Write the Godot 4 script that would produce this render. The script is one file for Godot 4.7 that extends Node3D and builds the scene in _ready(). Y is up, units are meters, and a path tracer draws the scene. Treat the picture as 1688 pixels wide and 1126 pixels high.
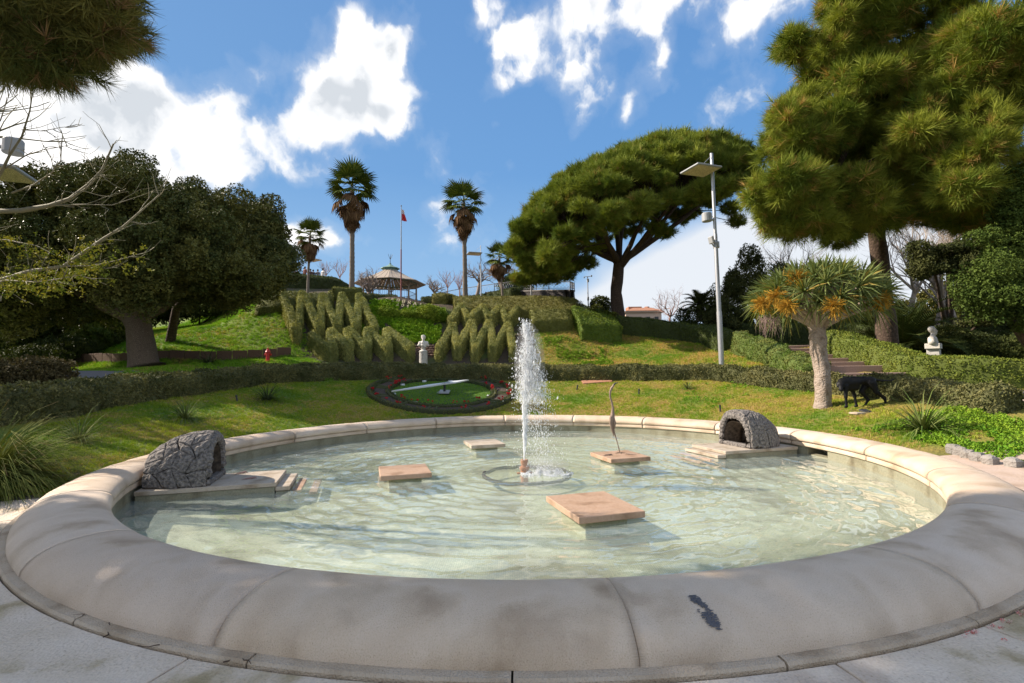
extends Node3D

const CX := 0.18      # centre of the pool: x, and metres ahead of the camera
const CD := 10.18
const WATER := -0.2
const AXIS := 17.0    # the pool's own axis, degrees
var rng := RandomNumberGenerator.new()
var nz := FastNoiseLite.new()
var M := {}
var used := {}
var LEAF: ArrayMesh
var LEAF_BIG: ArrayMesh
var NEEDLE: ArrayMesh
var NEEDLE_LONG: ArrayMesh
var BLADES: ArrayMesh
var DROP: ArrayMesh

# ---------------------------------------------------------------- small helpers
class MB:
	var v := PackedVector3Array()
	var c := PackedColorArray()
	var i := PackedInt32Array()
	var tint := Color.WHITE
	func add(p: Vector3) -> int:
		v.append(p); c.append(tint)
		return v.size() - 1
	func tri(a: int, b: int, d: int) -> void:      # counter-clockwise seen from outside
		i.append(a); i.append(d); i.append(b)
	func quad(a: int, b: int, d: int, e: int) -> void:
		tri(a, b, d); tri(a, d, e)
	func face(p: Array) -> void:
		var k := []
		for q in p: k.append(add(q))
		for n in range(1, k.size() - 1): tri(k[0], k[n], k[n + 1])
	func normals() -> PackedVector3Array:
		var n := PackedVector3Array(); n.resize(v.size())
		for k in range(0, i.size(), 3):
			var f := (v[i[k + 2]] - v[i[k]]).cross(v[i[k + 1]] - v[i[k]])
			n[i[k]] += f; n[i[k + 1]] += f; n[i[k + 2]] += f
		for k in n.size(): n[k] = n[k].normalized() if n[k].length_squared() > 1e-20 else Vector3.UP
		return n
	func done(smooth := true, given = null) -> ArrayMesh:
		var a := []; a.resize(Mesh.ARRAY_MAX)
		var m := ArrayMesh.new()
		if smooth:
			a[Mesh.ARRAY_VERTEX] = v; a[Mesh.ARRAY_COLOR] = c; a[Mesh.ARRAY_INDEX] = i
			a[Mesh.ARRAY_NORMAL] = normals() if given == null else given
		else:
			var vv := PackedVector3Array(); var cc := PackedColorArray(); var nn := PackedVector3Array()
			vv.resize(i.size()); cc.resize(i.size()); nn.resize(i.size())
			for k in range(0, i.size(), 3):
				var f := (v[i[k + 2]] - v[i[k]]).cross(v[i[k + 1]] - v[i[k]]).normalized()
				for j in 3:
					vv[k + j] = v[i[k + j]]; cc[k + j] = c[i[k + j]]; nn[k + j] = f
			a[Mesh.ARRAY_VERTEX] = vv; a[Mesh.ARRAY_COLOR] = cc; a[Mesh.ARRAY_NORMAL] = nn
		m.add_surface_from_arrays(Mesh.PRIMITIVE_TRIANGLES, a)
		return m
	func box(at: Vector3, s: Vector3, bevel := 0.0, b := Basis()) -> void:   # a box with chamfered edges
		var h := s * 0.5
		var k := {}
		for sx in [-1, 1]:
			for sy in [-1, 1]:
				for sz in [-1, 1]:
					var g := Vector3(sx, sy, sz)
					for ax in 3:
						var p := Vector3(g.x * (h.x - bevel), g.y * (h.y - bevel), g.z * (h.z - bevel))
						p[ax] = g[ax] * h[ax]
						k[[sx, sy, sz, ax]] = add(at + b * p)
		var q := func(l: Array) -> void:
			var n: Vector3 = (v[l[1]] - v[l[0]]).cross(v[l[2]] - v[l[0]])
			var mid: Vector3 = (v[l[0]] + v[l[1]] + v[l[2]]) / 3.0 - at
			if n.dot(mid) < 0.0: l.reverse()
			for t in range(1, l.size() - 1): tri(l[0], l[t], l[t + 1])
		for sg in [-1, 1]:
			q.call([k[[sg, -1, -1, 0]], k[[sg, 1, -1, 0]], k[[sg, 1, 1, 0]], k[[sg, -1, 1, 0]]])
			q.call([k[[-1, sg, -1, 1]], k[[1, sg, -1, 1]], k[[1, sg, 1, 1]], k[[-1, sg, 1, 1]]])
			q.call([k[[-1, -1, sg, 2]], k[[1, -1, sg, 2]], k[[1, 1, sg, 2]], k[[-1, 1, sg, 2]]])
		if bevel <= 0.0: return
		for s1 in [-1, 1]:
			for s2 in [-1, 1]:
				q.call([k[[s1, s2, -1, 0]], k[[s1, s2, 1, 0]], k[[s1, s2, 1, 1]], k[[s1, s2, -1, 1]]])
				q.call([k[[s1, -1, s2, 0]], k[[s1, 1, s2, 0]], k[[s1, 1, s2, 2]], k[[s1, -1, s2, 2]]])
				q.call([k[[-1, s1, s2, 1]], k[[1, s1, s2, 1]], k[[1, s1, s2, 2]], k[[-1, s1, s2, 2]]])
				for s3 in [-1, 1]: q.call([k[[s1, s2, s3, 0]], k[[s1, s2, s3, 1]], k[[s1, s2, s3, 2]]])
	func tube(p: Array, r: Array, sides := 6, rough := 0.0, noise: FastNoiseLite = null, capped := true) -> void:
		var first := v.size()
		var u := Vector3.ZERO
		for k in p.size():
			var t: Vector3 = (p[min(k + 1, p.size() - 1)] - p[max(k - 1, 0)]).normalized()
			if u == Vector3.ZERO: u = t.cross(Vector3.UP if absf(t.y) < 0.9 else Vector3.RIGHT)
			u = (u - t * u.dot(t)).normalized()
			var w := t.cross(u)
			for s in sides:
				var an := TAU * s / sides
				var d := u * cos(an) + w * sin(an)
				var rr: float = r[k]
				var q: Vector3 = p[k] + d * rr
				if rough > 0.0: q += d * noise.get_noise_3dv(q * 3.0) * rough
				add(q)
		for k in p.size() - 1:
			for s in sides:
				var a := first + k * sides + s
				var b := first + k * sides + (s + 1) % sides
				quad(a, b, b + sides, a + sides)
		if capped:
			for e in [0, p.size() - 1]:
				var m := add(p[e])
				for s in sides:
					var a: int = first + e * sides + s
					var b: int = first + e * sides + (s + 1) % sides
					if e == 0: tri(m, b, a)
					else: tri(m, a, b)
	func lathe(prof: Array, segs := 16, at := Vector3.ZERO, a0 := 0.0, a1 := TAU) -> void:   # profile of (radius, height), from bottom to top outside
		var first := v.size()
		var whole := absf(a1 - a0 - TAU) < 1e-4
		var cols := segs if whole else segs + 1
		for p in prof:
			for s in cols:
				var an := a0 + (a1 - a0) * s / segs
				add(at + Vector3(p.x * cos(an), p.y, -p.x * sin(an)))
		for k in prof.size() - 1:
			for s in segs:
				var a := first + k * cols + s
				var b := first + k * cols + (s + 1) % cols
				quad(a, b, b + cols, a + cols)

func lin(r: float, g: float, b: float) -> Color: return Color(r, g, b).linear_to_srgb()
func V(x: float, y: float, d: float) -> Vector3: return Vector3(x, y, -d)
func rf(a: float, b: float) -> float: return rng.randf_range(a, b)
func ss(a: float, b: float, x: float) -> float: return smoothstep(a, b, x)
func pl(x: float, xs: Array, ys: Array) -> float:
	if x <= xs[0]: return ys[0]
	for k in range(1, xs.size()):
		if x < xs[k]: return lerpf(ys[k - 1], ys[k], (x - xs[k - 1]) / (xs[k] - xs[k - 1]))
	return ys[-1]
func rnd_dir() -> Vector3:
	var y := rf(-1, 1); var a := rf(0, TAU); var r := sqrt(1 - y * y)
	return Vector3(r * cos(a), y, r * sin(a))
func up_basis(n: Vector3, s: float, spin: float) -> Basis:
	var t := n.cross(Vector3.RIGHT if absf(n.x) < 0.8 else Vector3.FORWARD).normalized()
	var b := n.cross(t)
	var x := t * cos(spin) + b * sin(spin)
	return Basis(x * s, n * s, x.cross(n) * s)
func mix3(a: Color, b: Color, t: float) -> Color: return a.lerp(b, t)

func gh(x: float, d: float) -> float:               # height of the ground
	var r := Vector2(x - CX, d - CD).length()
	var ph := rad_to_deg(atan2(x - CX, d - CD))
	var w := 1.0 - ss(72, 122, absf(ph))
	var cap := pl(ph, [-180, -62, -37, -20, 8, 17, 34, 48, 56, 64, 75, 180], [15, 15.5, 18.5, 17, 17, 19, 21, 19, 15.5, 12.5, 11.5, 11.5])
	var y := 0.13 * w + 0.22 * w * maxf(0.0, minf(r, cap) - 7.3)
	var A := pl(ph, [-66, -58, -50, -43, -37, -22, 4, 10, 17, 24, 36], [0, 0.05, 0.42, 0.55, 0.95, 1, 1, 0.95, 0.5, 0.3, 0])
	if A > 0.0:
		var t := r - pl(ph, [-62, -37, -20, 8, 17, 34], [19.4, 18.7, 17, 17, 18, 19])
		y += A * pl(t, [0, 5.5, 10, 25, 30, 45], [0, 4.0, 4.55, 6.9, 7.3, 8.6]) + 1.3 * ss(16, 26, t) * (1.0 - ss(-25, -21, ph)) * ss(-50, -42, ph)
	return y
func G(p: Vector2, up := 0.0) -> Vector3: return Vector3(p.x, gh(p.x, p.y) + up, -p.y)
func gn(x: float, d: float) -> Vector3:             # its normal
	var e := 0.12
	return Vector3(gh(x - e, d) - gh(x + e, d), 2 * e, gh(x, d + e) - gh(x, d - e)).normalized()

func numbered(called: String) -> String:
	if not used.has(called):
		used[called] = 0
		return called
	used[called] += 1
	return "%s_%03d" % [called, used[called]]
func obj(called: String, mesh: Mesh, m: Material, parent: Node = self) -> MeshInstance3D:
	var o := MeshInstance3D.new()
	o.name = numbered(called) if parent == self else called
	if parent != self and parent.has_node(called):
		var k := 1
		while parent.has_node("%s_%03d" % [called, k]): k += 1
		o.name = "%s_%03d" % [called, k]
	o.mesh = mesh; o.material_override = m
	parent.add_child(o, true)
	return o
func tag(o: Node, label: String, category: String, group := "") -> Node:
	o.set_meta("label", label); o.set_meta("category", category)
	if group: o.set_meta("group", group)
	return o
func thing(called: String, label: String, category: String, at := Vector3.ZERO, turn := 0.0, group := "") -> Node3D:
	var o := Node3D.new(); o.name = numbered(called); add_child(o, true)
	o.position = at; o.rotation.y = turn
	tag(o, label, category, group)
	return o
func struct(called: String, mesh: Mesh, m: Material) -> MeshInstance3D:
	var o := obj(called, mesh, m); o.set_meta("kind", "structure")
	return o
func copy_of(src: Node3D, label: String, at: Vector3, turn := 0.0, size := 1.0) -> Node3D:
	var o: Node3D = src.duplicate(); o.name = numbered(src.name); add_child(o, true)
	o.position = at; o.rotation.y = turn; o.scale = Vector3.ONE * size
	o.set_meta("label", label)
	return o
func scatter(called: String, mesh: Mesh, m: Material, xf: Array, col: PackedColorArray, parent: Node = self) -> MultiMeshInstance3D:
	var mm := MultiMesh.new()
	mm.transform_format = MultiMesh.TRANSFORM_3D; mm.use_colors = true
	mm.mesh = mesh; mm.instance_count = xf.size()
	var k_: float = 2.1 if m == M.grass else (2.35 if m == M.needles else (1.25 if m == M.leaf else (1.3 if m == M.glossy_leaf else 1.0)))
	for k in xf.size():
		mm.set_instance_transform(k, xf[k])
		mm.set_instance_color(k, Color(col[k].r * k_, col[k].g * k_, col[k].b * k_))
	var o := MultiMeshInstance3D.new()
	o.name = numbered(called) if parent == self else called
	o.multimesh = mm; o.material_override = m
	o.set_meta("kind", "stuff")
	parent.add_child(o, true)
	return o

# ---------------------------------------------------------------- materials
func noise_tex(seed_: int, freq: float, stops: Array, octaves := 5, size := 512, kind := FastNoiseLite.TYPE_SIMPLEX_SMOOTH, warp := 0.0) -> NoiseTexture2D:
	var n := FastNoiseLite.new()
	n.seed = seed_; n.frequency = freq; n.fractal_octaves = octaves; n.noise_type = kind
	if warp > 0.0:
		n.domain_warp_enabled = true; n.domain_warp_amplitude = warp; n.domain_warp_frequency = freq * 0.7
	if kind == FastNoiseLite.TYPE_CELLULAR:
		n.cellular_return_type = FastNoiseLite.RETURN_DISTANCE2_SUB
	var t := NoiseTexture2D.new()
	t.width = size; t.height = size; t.seamless = true; t.noise = n; t.generate_mipmaps = false
	if stops.size():
		var g := Gradient.new()
		var off := PackedFloat32Array(); var cols := PackedColorArray()
		for s in stops: off.append(s[0]); cols.append(s[1])
		g.offsets = off; g.colors = cols
		t.color_ramp = g
	return t
func mat(r: float, g: float, b: float, rough := 0.8, metal := 0.0, vc := false) -> StandardMaterial3D:
	var m := StandardMaterial3D.new()
	m.albedo_color = lin(r, g, b); m.roughness = rough; m.metallic = metal
	m.vertex_color_use_as_albedo = vc
	return m
func skin(m: StandardMaterial3D, t: Texture2D, scale: float, bump: Texture2D = null, cm := 1.0, world := true) -> StandardMaterial3D:
	m.albedo_texture = t; m.uv1_triplanar = true; m.uv1_world_triplanar = world; m.uv1_scale = Vector3.ONE * scale
	m.uv1_triplanar_sharpness = 4.0
	if bump:
		m.heightmap_enabled = true; m.heightmap_texture = bump; m.heightmap_scale = cm
	return m
func over(m: StandardMaterial3D, t: Texture2D, scale: float) -> StandardMaterial3D:   # a second, coarser pattern multiplied over the first
	m.detail_enabled = true; m.detail_albedo = t; m.detail_blend_mode = BaseMaterial3D.BLEND_MODE_MUL
	m.detail_uv_layer = BaseMaterial3D.DETAIL_UV_2
	m.uv2_triplanar = true; m.uv2_world_triplanar = true; m.uv2_scale = Vector3.ONE * scale
	return m
func leafy(back := 0.35, rough := 0.55) -> StandardMaterial3D:
	var m := mat(1, 1, 1, rough, 0.0, true)
	m.backlight_enabled = true; m.backlight = Color(back, back, back * 0.6)
	m.metallic_specular = 0.15
	return m
func mosaic() -> ImageTexture:                      # small glass tiles with pale grout: no light in it, only glaze
	var n := 512; var cell := 16
	var im := Image.create(n, n, false, Image.FORMAT_RGB8)
	var rg := RandomNumberGenerator.new(); rg.seed = 5
	im.fill(lin(0.34, 0.37, 0.28))
	for a in n / cell:
		for b in n / cell:
			var t := rg.randf()
			var c := Color(0.50, 0.53, 0.41).lerp(Color(0.60, 0.61, 0.50), t)
			if rg.randf() < 0.12: c = c * 0.82
			im.fill_rect(Rect2i(a * cell + 1, b * cell + 1, cell - 2, cell - 2), c.linear_to_srgb())
	return ImageTexture.create_from_image(im)

func make_materials() -> void:
	var fine := noise_tex(11, 0.02, [], 6, 512)
	var fleck := noise_tex(12, 0.05, [[0.0, lin(0.82, 0.79, 0.75)], [0.35, lin(0.93, 0.91, 0.89)], [0.6, Color.WHITE], [1.0, lin(0.93, 0.9, 0.86)]], 6, 512)
	var grain := noise_tex(15, 0.07, [], 5, 1024)
	var pitted := noise_tex(16, 0.075, [[0.0, lin(0.50, 0.46, 0.42)], [0.16, lin(0.68, 0.64, 0.59)], [0.27, lin(0.88, 0.86, 0.83)], [0.5, lin(0.95, 0.94, 0.92)], [0.72, Color.WHITE], [0.85, lin(0.95, 0.92, 0.88)], [1.0, lin(0.87, 0.82, 0.77)]], 5, 1024, FastNoiseLite.TYPE_SIMPLEX_SMOOTH, 12.0)
	var stain := noise_tex(13, 0.008, [[0.0, lin(0.46, 0.40, 0.33)], [0.22, lin(0.70, 0.65, 0.58)], [0.36, lin(0.90, 0.87, 0.82)], [0.52, Color.WHITE], [0.75, lin(0.94, 0.91, 0.87)], [1.0, lin(0.8, 0.75, 0.70)]], 5, 512, FastNoiseLite.TYPE_SIMPLEX_SMOOTH, 40.0)
	M.stone = over(skin(mat(0.64, 0.53, 0.425, 0.75), pitted, 1.15, grain, 0.4), stain, 0.23)
	for k in 4:
		M["stone_%d" % k] = M.stone.duplicate()
		M["stone_%d" % k].albedo_color = lin(0.64 + [0.0, 0.03, -0.03, 0.01][k], 0.53 + [0.0, 0.03, -0.035, -0.005][k], 0.425 + [0.0, 0.035, -0.03, -0.02][k])
	M.plinth = over(skin(mat(0.52, 0.43, 0.335, 0.85), pitted, 0.8, grain, 0.9), stain, 0.3)
	M.slab_pink = over(skin(mat(0.42, 0.285, 0.20, 0.6), fleck, 0.6, fine, 0.4), stain, 0.35)
	M.slab_white = over(skin(mat(0.45, 0.39, 0.32, 0.7), fleck, 0.6, fine, 0.4), stain, 0.35)
	var moss := noise_tex(14, 0.012, [[0.0, lin(0.34, 0.34, 0.18)], [0.25, lin(0.56, 0.52, 0.38)], [0.42, lin(0.9, 0.88, 0.84)], [0.7, Color.WHITE], [1.0, lin(0.66, 0.62, 0.6)]], 5, 512, FastNoiseLite.TYPE_SIMPLEX_SMOOTH, 30.0)
	M.paving = over(skin(mat(0.70, 0.60, 0.50, 0.85), pitted, 0.5, grain, 0.6), moss, 0.14)
	M.mortar = skin(mat(0.16, 0.14, 0.11, 0.95), fleck, 0.8, fine, 1.0)
	var tiles := mosaic()
	M.mosaic = over(skin(mat(0.80, 0.83, 0.72, 0.5), tiles, 1.3), stain, 0.12)
	M.mosaic_grey = over(skin(mat(0.50, 0.46, 0.41, 0.7), tiles, 1.6, fine, 0.3), stain, 0.4)
	var lava := noise_tex(21, 0.02, [[0.0, lin(0.05, 0.045, 0.042)], [0.45, lin(0.15, 0.135, 0.125)], [0.8, lin(0.24, 0.215, 0.195)], [1.0, lin(0.32, 0.29, 0.26)]], 6, 512)
	M.lava = skin(mat(1.0, 1.0, 1.0, 0.95), lava, 1.4, fine, 3.0)
	M.lava_dark = skin(mat(0.24, 0.23, 0.24, 0.95), lava, 0.5, fine, 4.0)
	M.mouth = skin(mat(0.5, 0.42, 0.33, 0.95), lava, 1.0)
	var grass := noise_tex(31, 0.06, [[0.0, lin(0.45, 0.45, 0.4)], [0.5, lin(0.85, 0.85, 0.8)], [1.0, lin(1, 1, 1)]], 5, 512)
	M.ground = skin(mat(1, 1, 1, 1.0, 0.0, true), grass, 0.9, fine, 3.0)
	M.grass = leafy(0.7, 0.7)
	M.leaf = leafy(0.5, 0.5)
	M.glossy_leaf = leafy(0.2, 0.38)
	M.needles = leafy(0.6, 0.5)
	M.body = skin(mat(1, 1, 1, 0.95, 0.0, true), grass, 2.0)
	var bark := noise_tex(41, 0.03, [[0.0, lin(0.28, 0.25, 0.23)], [0.5, lin(0.7, 0.66, 0.62)], [1.0, lin(1, 0.97, 0.92)]], 5, 512, FastNoiseLite.TYPE_CELLULAR)
	M.bark = skin(mat(0.15, 0.105, 0.078, 0.95), bark, 0.5, bark, 4.0)
	M.bark_big = skin(mat(0.30, 0.23, 0.165, 0.95), bark, 1.2, bark, 1.6)
	M.bark_pale = skin(mat(0.42, 0.35, 0.29, 0.9), fleck, 0.8, fine, 1.5)
	M.bark_green = skin(mat(0.22, 0.20, 0.125, 0.8), fleck, 1.0)
	M.bark_grey = skin(mat(0.26, 0.21, 0.18, 0.95), fleck, 0.8)
	M.twig_red = mat(0.30, 0.19, 0.17, 0.95)
	M.palm_bark = skin(mat(0.19, 0.155, 0.125, 0.95), fleck, 1.2, fine, 2.0)
	M.dragon_bark = over(skin(mat(0.37, 0.305, 0.26, 0.9), fleck, 1.2, fine, 3.0), stain, 0.9)
	M.dead = leafy(0.3, 0.8)
	M.steel = mat(0.50, 0.50, 0.51, 0.42, 0.7)
	M.grey_paint = mat(0.34, 0.345, 0.35, 0.5)
	M.tar = skin(mat(0.10, 0.10, 0.115, 0.8), fleck, 3.0, fine, 1.0)
	M.dark_paint = mat(0.035, 0.037, 0.04, 0.5)
	M.lens = skin(mat(0.95, 0.80, 0.56, 0.5), noise_tex(51, 0.12, [[0.0, lin(0.45, 0.42, 0.36)], [0.4, lin(0.9, 0.9, 0.9)], [1.0, Color.WHITE]], 1, 128, FastNoiseLite.TYPE_CELLULAR), 1.5)
	M.marble = skin(mat(0.60, 0.57, 0.52, 0.6), fleck, 1.2, fine, 0.6)
	M.pedestal = over(skin(mat(0.50, 0.49, 0.47, 0.8), fleck, 1.2, fine, 0.8), stain, 0.8)
	M.black = mat(0.012, 0.012, 0.013, 0.5)
	M.black.metallic_specular = 0.25
	M.bronze = skin(mat(0.24, 0.175, 0.135, 0.6, 0.25), fleck, 2.0, fine, 0.5)
	M.rust = skin(mat(0.34, 0.17, 0.09, 0.8), fleck, 2.0, fine, 0.6)
	M.white_paint = mat(0.62, 0.64, 0.66, 0.4)
	M.red_paint = mat(0.50, 0.022, 0.02, 0.45)
	M.green_paint = mat(0.05, 0.22, 0.16, 0.5)
	M.pole_red = mat(0.22, 0.06, 0.05, 0.5)
	M.flag_red = leafy(0.4, 0.8); M.flag_white = leafy(0.4, 0.8)
	M.asphalt = skin(mat(0.15, 0.145, 0.15, 0.9), fleck, 1.5, fine, 0.6)
	M.path = over(skin(mat(0.46, 0.36, 0.30, 0.9), fleck, 1.2, fine, 0.5), stain, 0.2)
	M.step = skin(mat(0.33, 0.24, 0.20, 0.9), fleck, 1.2, fine, 0.5)
	M.wood = skin(mat(0.13, 0.075, 0.048, 0.9), fleck, 1.0, fine, 0.8)
	M.roof = skin(mat(0.36, 0.30, 0.235, 0.7), fleck, 0.9)
	M.roof_edge = mat(0.30, 0.24, 0.18, 0.8)
	M.verdigris = skin(mat(0.16, 0.27, 0.22, 0.8), fleck, 1.0)
	M.cream = mat(0.55, 0.40, 0.32, 0.8)
	M.terracotta = mat(0.36, 0.17, 0.10, 0.85)
	M.soil = skin(mat(0.07, 0.050, 0.036, 1.0), fleck, 1.0, fine, 4.0)
	M.letter = skin(mat(0.50, 0.44, 0.30, 0.9), fleck, 2.0)
	M.foam = mat(0.92, 0.94, 0.96, 0.25)
	M.foam.backlight_enabled = true; M.foam.backlight = Color(0.9, 0.9, 0.9)
	M.foam.vertex_color_use_as_albedo = true
	M.cloth = mat(1, 1, 1, 0.9, 0.0, true)
	M.petal = mat(1, 1, 1, 0.8, 0.0, true)
	M.stonebits = skin(mat(1, 1, 1, 0.95, 0.0, true), fleck, 2.0, fine, 1.5)
	M.water = mat(0.62, 0.74, 0.69, 0.02)
	M.water.transparency = BaseMaterial3D.TRANSPARENCY_ALPHA
	M.water.albedo_color.a = 0.20

# small template shapes that get scattered many times
func diamond(m: MB, base: Vector3, dir: Vector3, side: Vector3, l: float, w: float) -> void:
	var up := dir.cross(side).normalized() * w * 0.35
	m.face([base, base + dir * l * 0.5 - side * w + up, base + dir * l])
	m.face([base, base + dir * l, base + dir * l * 0.5 + side * w + up])
func make_templates() -> void:
	for spec in [[8, 0.62, 0.20], [10, 0.60, 0.27]]:
		var m := MB.new()
		for k in spec[0]:
			var d := rnd_dir(); d.y = absf(d.y) * 0.8 + 0.05; d = d.normalized()
			var s := d.cross(rnd_dir()).normalized()
			diamond(m, d * rf(0.05, 0.45), (d + rnd_dir() * 0.6).normalized(), s, spec[1], spec[2])
		if spec[0] == 8: LEAF = m.done(false)
		else: LEAF_BIG = m.done(false)
	for spec in [[16, 0.030], [22, 0.016]]:
		var m := MB.new()
		for k in spec[0]:
			var a: float = TAU * k / spec[0] + rf(-0.2, 0.2)
			var e := rf(0.25, 1.5)
			var d := Vector3(cos(a) * cos(e), sin(e), sin(a) * cos(e))
			var s: Vector3 = d.cross(rnd_dir()).normalized() * spec[1] * 1.4
			var b := Vector3(0, rf(-0.35, 0.1), 0)
			m.face([b - s, b + s, b + d * rf(0.8, 1.1)])
		if spec[0] == 16: NEEDLE = m.done(false)
		else: NEEDLE_LONG = m.done(false)
	var g := MB.new()
	for k in 9:
		var a := rf(0, TAU); var o := Vector3(rf(-0.5, 0.5), 0, rf(-0.5, 0.5))
		var d := Vector3(cos(a) * 0.5, 1.0, sin(a) * 0.5) * rf(0.6, 1.1)
		var s := Vector3(-sin(a), 0, cos(a)) * 0.07
		var mid := o + Vector3(d.x * 0.3, d.y * 0.6, d.z * 0.3)
		g.face([o - s, o + s, mid + s * 0.7, mid - s * 0.7]); g.face([mid - s * 0.7, mid + s * 0.7, o + d])
	BLADES = g.done(false)
	var o8 := MB.new()
	var pts := [Vector3.RIGHT, Vector3.BACK, Vector3.LEFT, Vector3.FORWARD]
	for p in pts: o8.add(p)
	var t := o8.add(Vector3.UP); var b := o8.add(Vector3.DOWN)
	for k in 4: o8.tri(k, t, (k + 1) % 4); o8.tri((k + 1) % 4, b, k)
	DROP = o8.done(true)

# ---------------------------------------------------------------- plants
func cover(m: MB, per_m2: float, size: float, c1: Color, c2: Color, xf: Array, col: PackedColorArray, patch := 0.6, jut := 0.3, skip_low := -9.0) -> void:   # leaf clumps over every face of a body
	for k in range(0, m.i.size(), 3):
		var a := m.v[m.i[k]]; var b := m.v[m.i[k + 2]]; var c := m.v[m.i[k + 1]]
		var f := (b - a).cross(c - a)
		var area := f.length() * 0.5
		if area < 1e-6: continue
		var n := f / (area * 2.0)
		if n.y < skip_low: continue
		var want := area * per_m2
		var cnt := int(want) + (1 if rng.randf() < want - int(want) else 0)
		for q in cnt:
			var u := rng.randf(); var w := rng.randf()
			if u + w > 1.0: u = 1.0 - u; w = 1.0 - w
			var p := a + (b - a) * u + (c - a) * w
			var s := size * rf(0.7, 1.25)
			xf.append(Transform3D(up_basis((n + rnd_dir() * 0.7).normalized(), s, rf(0, TAU)), p + n * rf(-0.3, jut) * size))
			var t := clampf(0.5 + nz.get_noise_3dv(p * 1.7) * patch + rf(-0.35, 0.35), 0, 1)
			col.append(c1.lerp(c2, t))

func hedge_body(m: MB, pts: Array, w: float, h: float, bump := 0.05, lift := 0.0, step := 0.3, hs: Array = []) -> void:   # pts: (x, d) of the middle line
	var line := []
	for k in pts.size() - 1:
		var l: float = pts[k].distance_to(pts[k + 1])
		var n := maxi(1, int(l / step))
		for q in n: line.append([lerp(pts[k], pts[k + 1], float(q) / n), k + float(q) / n])
	line.append([pts[-1], float(pts.size() - 1)])
	var cs := []
	for e in [[-0.5, 0.0], [-0.51, 0.4], [-0.505, 0.78], [-0.48, 0.95], [-0.40, 1.0], [0.0, 1.01], [0.40, 1.0], [0.48, 0.95], [0.505, 0.78], [0.51, 0.4], [0.5, 0.0]]: cs.append(e)
	var first := m.v.size()
	for k in line.size():
		var p: Vector2 = line[k][0]
		var t: Vector2 = (line[mini(k + 1, line.size() - 1)][0] - line[maxi(k - 1, 0)][0]).normalized()
		var s := Vector2(t.y, -t.x)
		var hh := h
		if hs.size():
			var f: float = line[k][1]
			hh = lerpf(hs[int(f)], hs[mini(int(f) + 1, hs.size() - 1)], f - int(f))
		for e in cs:
			var q: Vector2 = p + s * (e[0] * w)
			var pos := Vector3(q.x, gh(q.x, q.y) - (0.08 if e[1] == 0.0 else 0.0) + e[1] * hh + lift, -q.y)
			var nn := Vector3(nz.get_noise_3dv(pos * 2.2), nz.get_noise_3dv(pos * 2.2 + Vector3(40, 0, 0)), nz.get_noise_3dv(pos * 2.2 + Vector3(0, 40, 0)))
			m.add(pos + nn * bump * 2.0)
	var nC := cs.size()
	for k in line.size() - 1:
		for e in nC - 1:
			var a := first + k * nC + e
			m.quad(a, a + 1, a + nC + 1, a + nC)
	for k in [0, line.size() - 1]:
		var o: int = first + k * nC
		for e in range(1, nC - 1):
			if k == 0: m.tri(o, o + e + 1, o + e)
			else: m.tri(o, o + e, o + e + 1)

func hedge(called: String, label: String, group: String, strokes: Array, w: float, h: float, dens: float, size: float, c1: Color, c2: Color, patch := 0.6, hs: Array = [], category := "hedge", bump := 0.045) -> Node3D:
	var m := MB.new()
	m.tint = c1.lerp(c2, 0.3)
	var n := 0
	for s in strokes:
		hedge_body(m, s, w, h, bump, 0.012 * (n % 3), 0.3, hs)
		n += 1
	var mid: Vector2 = strokes[0][0]
	var o := thing(called, label, category, G(mid), 0.0, group)
	for k in m.v.size(): m.v[k] -= o.position
	obj("trimmed_body", m.done(), M.body, o)
	var xf := []; var col := PackedColorArray()
	cover(m, dens, size, c1, c2, xf, col, patch)
	scatter("leaves", LEAF, M.leaf, xf, col, o)
	return o

func puffs(list: Array, per: float, mesh: ArrayMesh, size: float, c1: Color, c2: Color, xf: Array, col: PackedColorArray, shell := 0.72, up := 0.25, droop := 0.0, c3 = null, share := 0.0, sprays := false) -> void:
	# list of [centre, radius x, radius y, radius z]
	for p in list:
		var at: Vector3 = p[0]
		var r := Vector3(p[1], p[2], p[3])
		var area := 4.0 * PI * pow((pow(r.x * r.y, 1.6) + pow(r.x * r.z, 1.6) + pow(r.y * r.z, 1.6)) / 3.0, 1.0 / 1.6)
		var tone := rf(-0.32, 0.32)
		for k in int(area * per):
			var d := rnd_dir()
			var f := shell + (1.0 - shell) * sqrt(rng.randf())
			f *= 1.0 + 0.38 * nz.get_noise_3dv(at * 7.0 + d * 3.0 * minf(r.x, 3.0))
			var pos := at + d * r * f
			if sprays and nz.get_noise_3dv(pos * 3.4) < -0.16: continue
			var n := (d + Vector3(0, up - droop, 0) + rnd_dir() * 0.45).normalized()
			var long_ := rf(1.3, 1.8) if sprays and rng.randf() < 0.14 else 1.0
			xf.append(Transform3D(up_basis(n, size * rf(0.7, 1.25) * long_, rf(0, TAU)), pos + n * size * (long_ - 1.0) * 0.7))
			var c := c1.lerp(c2, clampf(0.5 + tone + nz.get_noise_3dv(pos * 1.3) * 0.5 + rf(-0.35, 0.35), 0, 1))
			if share > 0.0 and rng.randf() < share: c = c3
			col.append(c)

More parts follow.
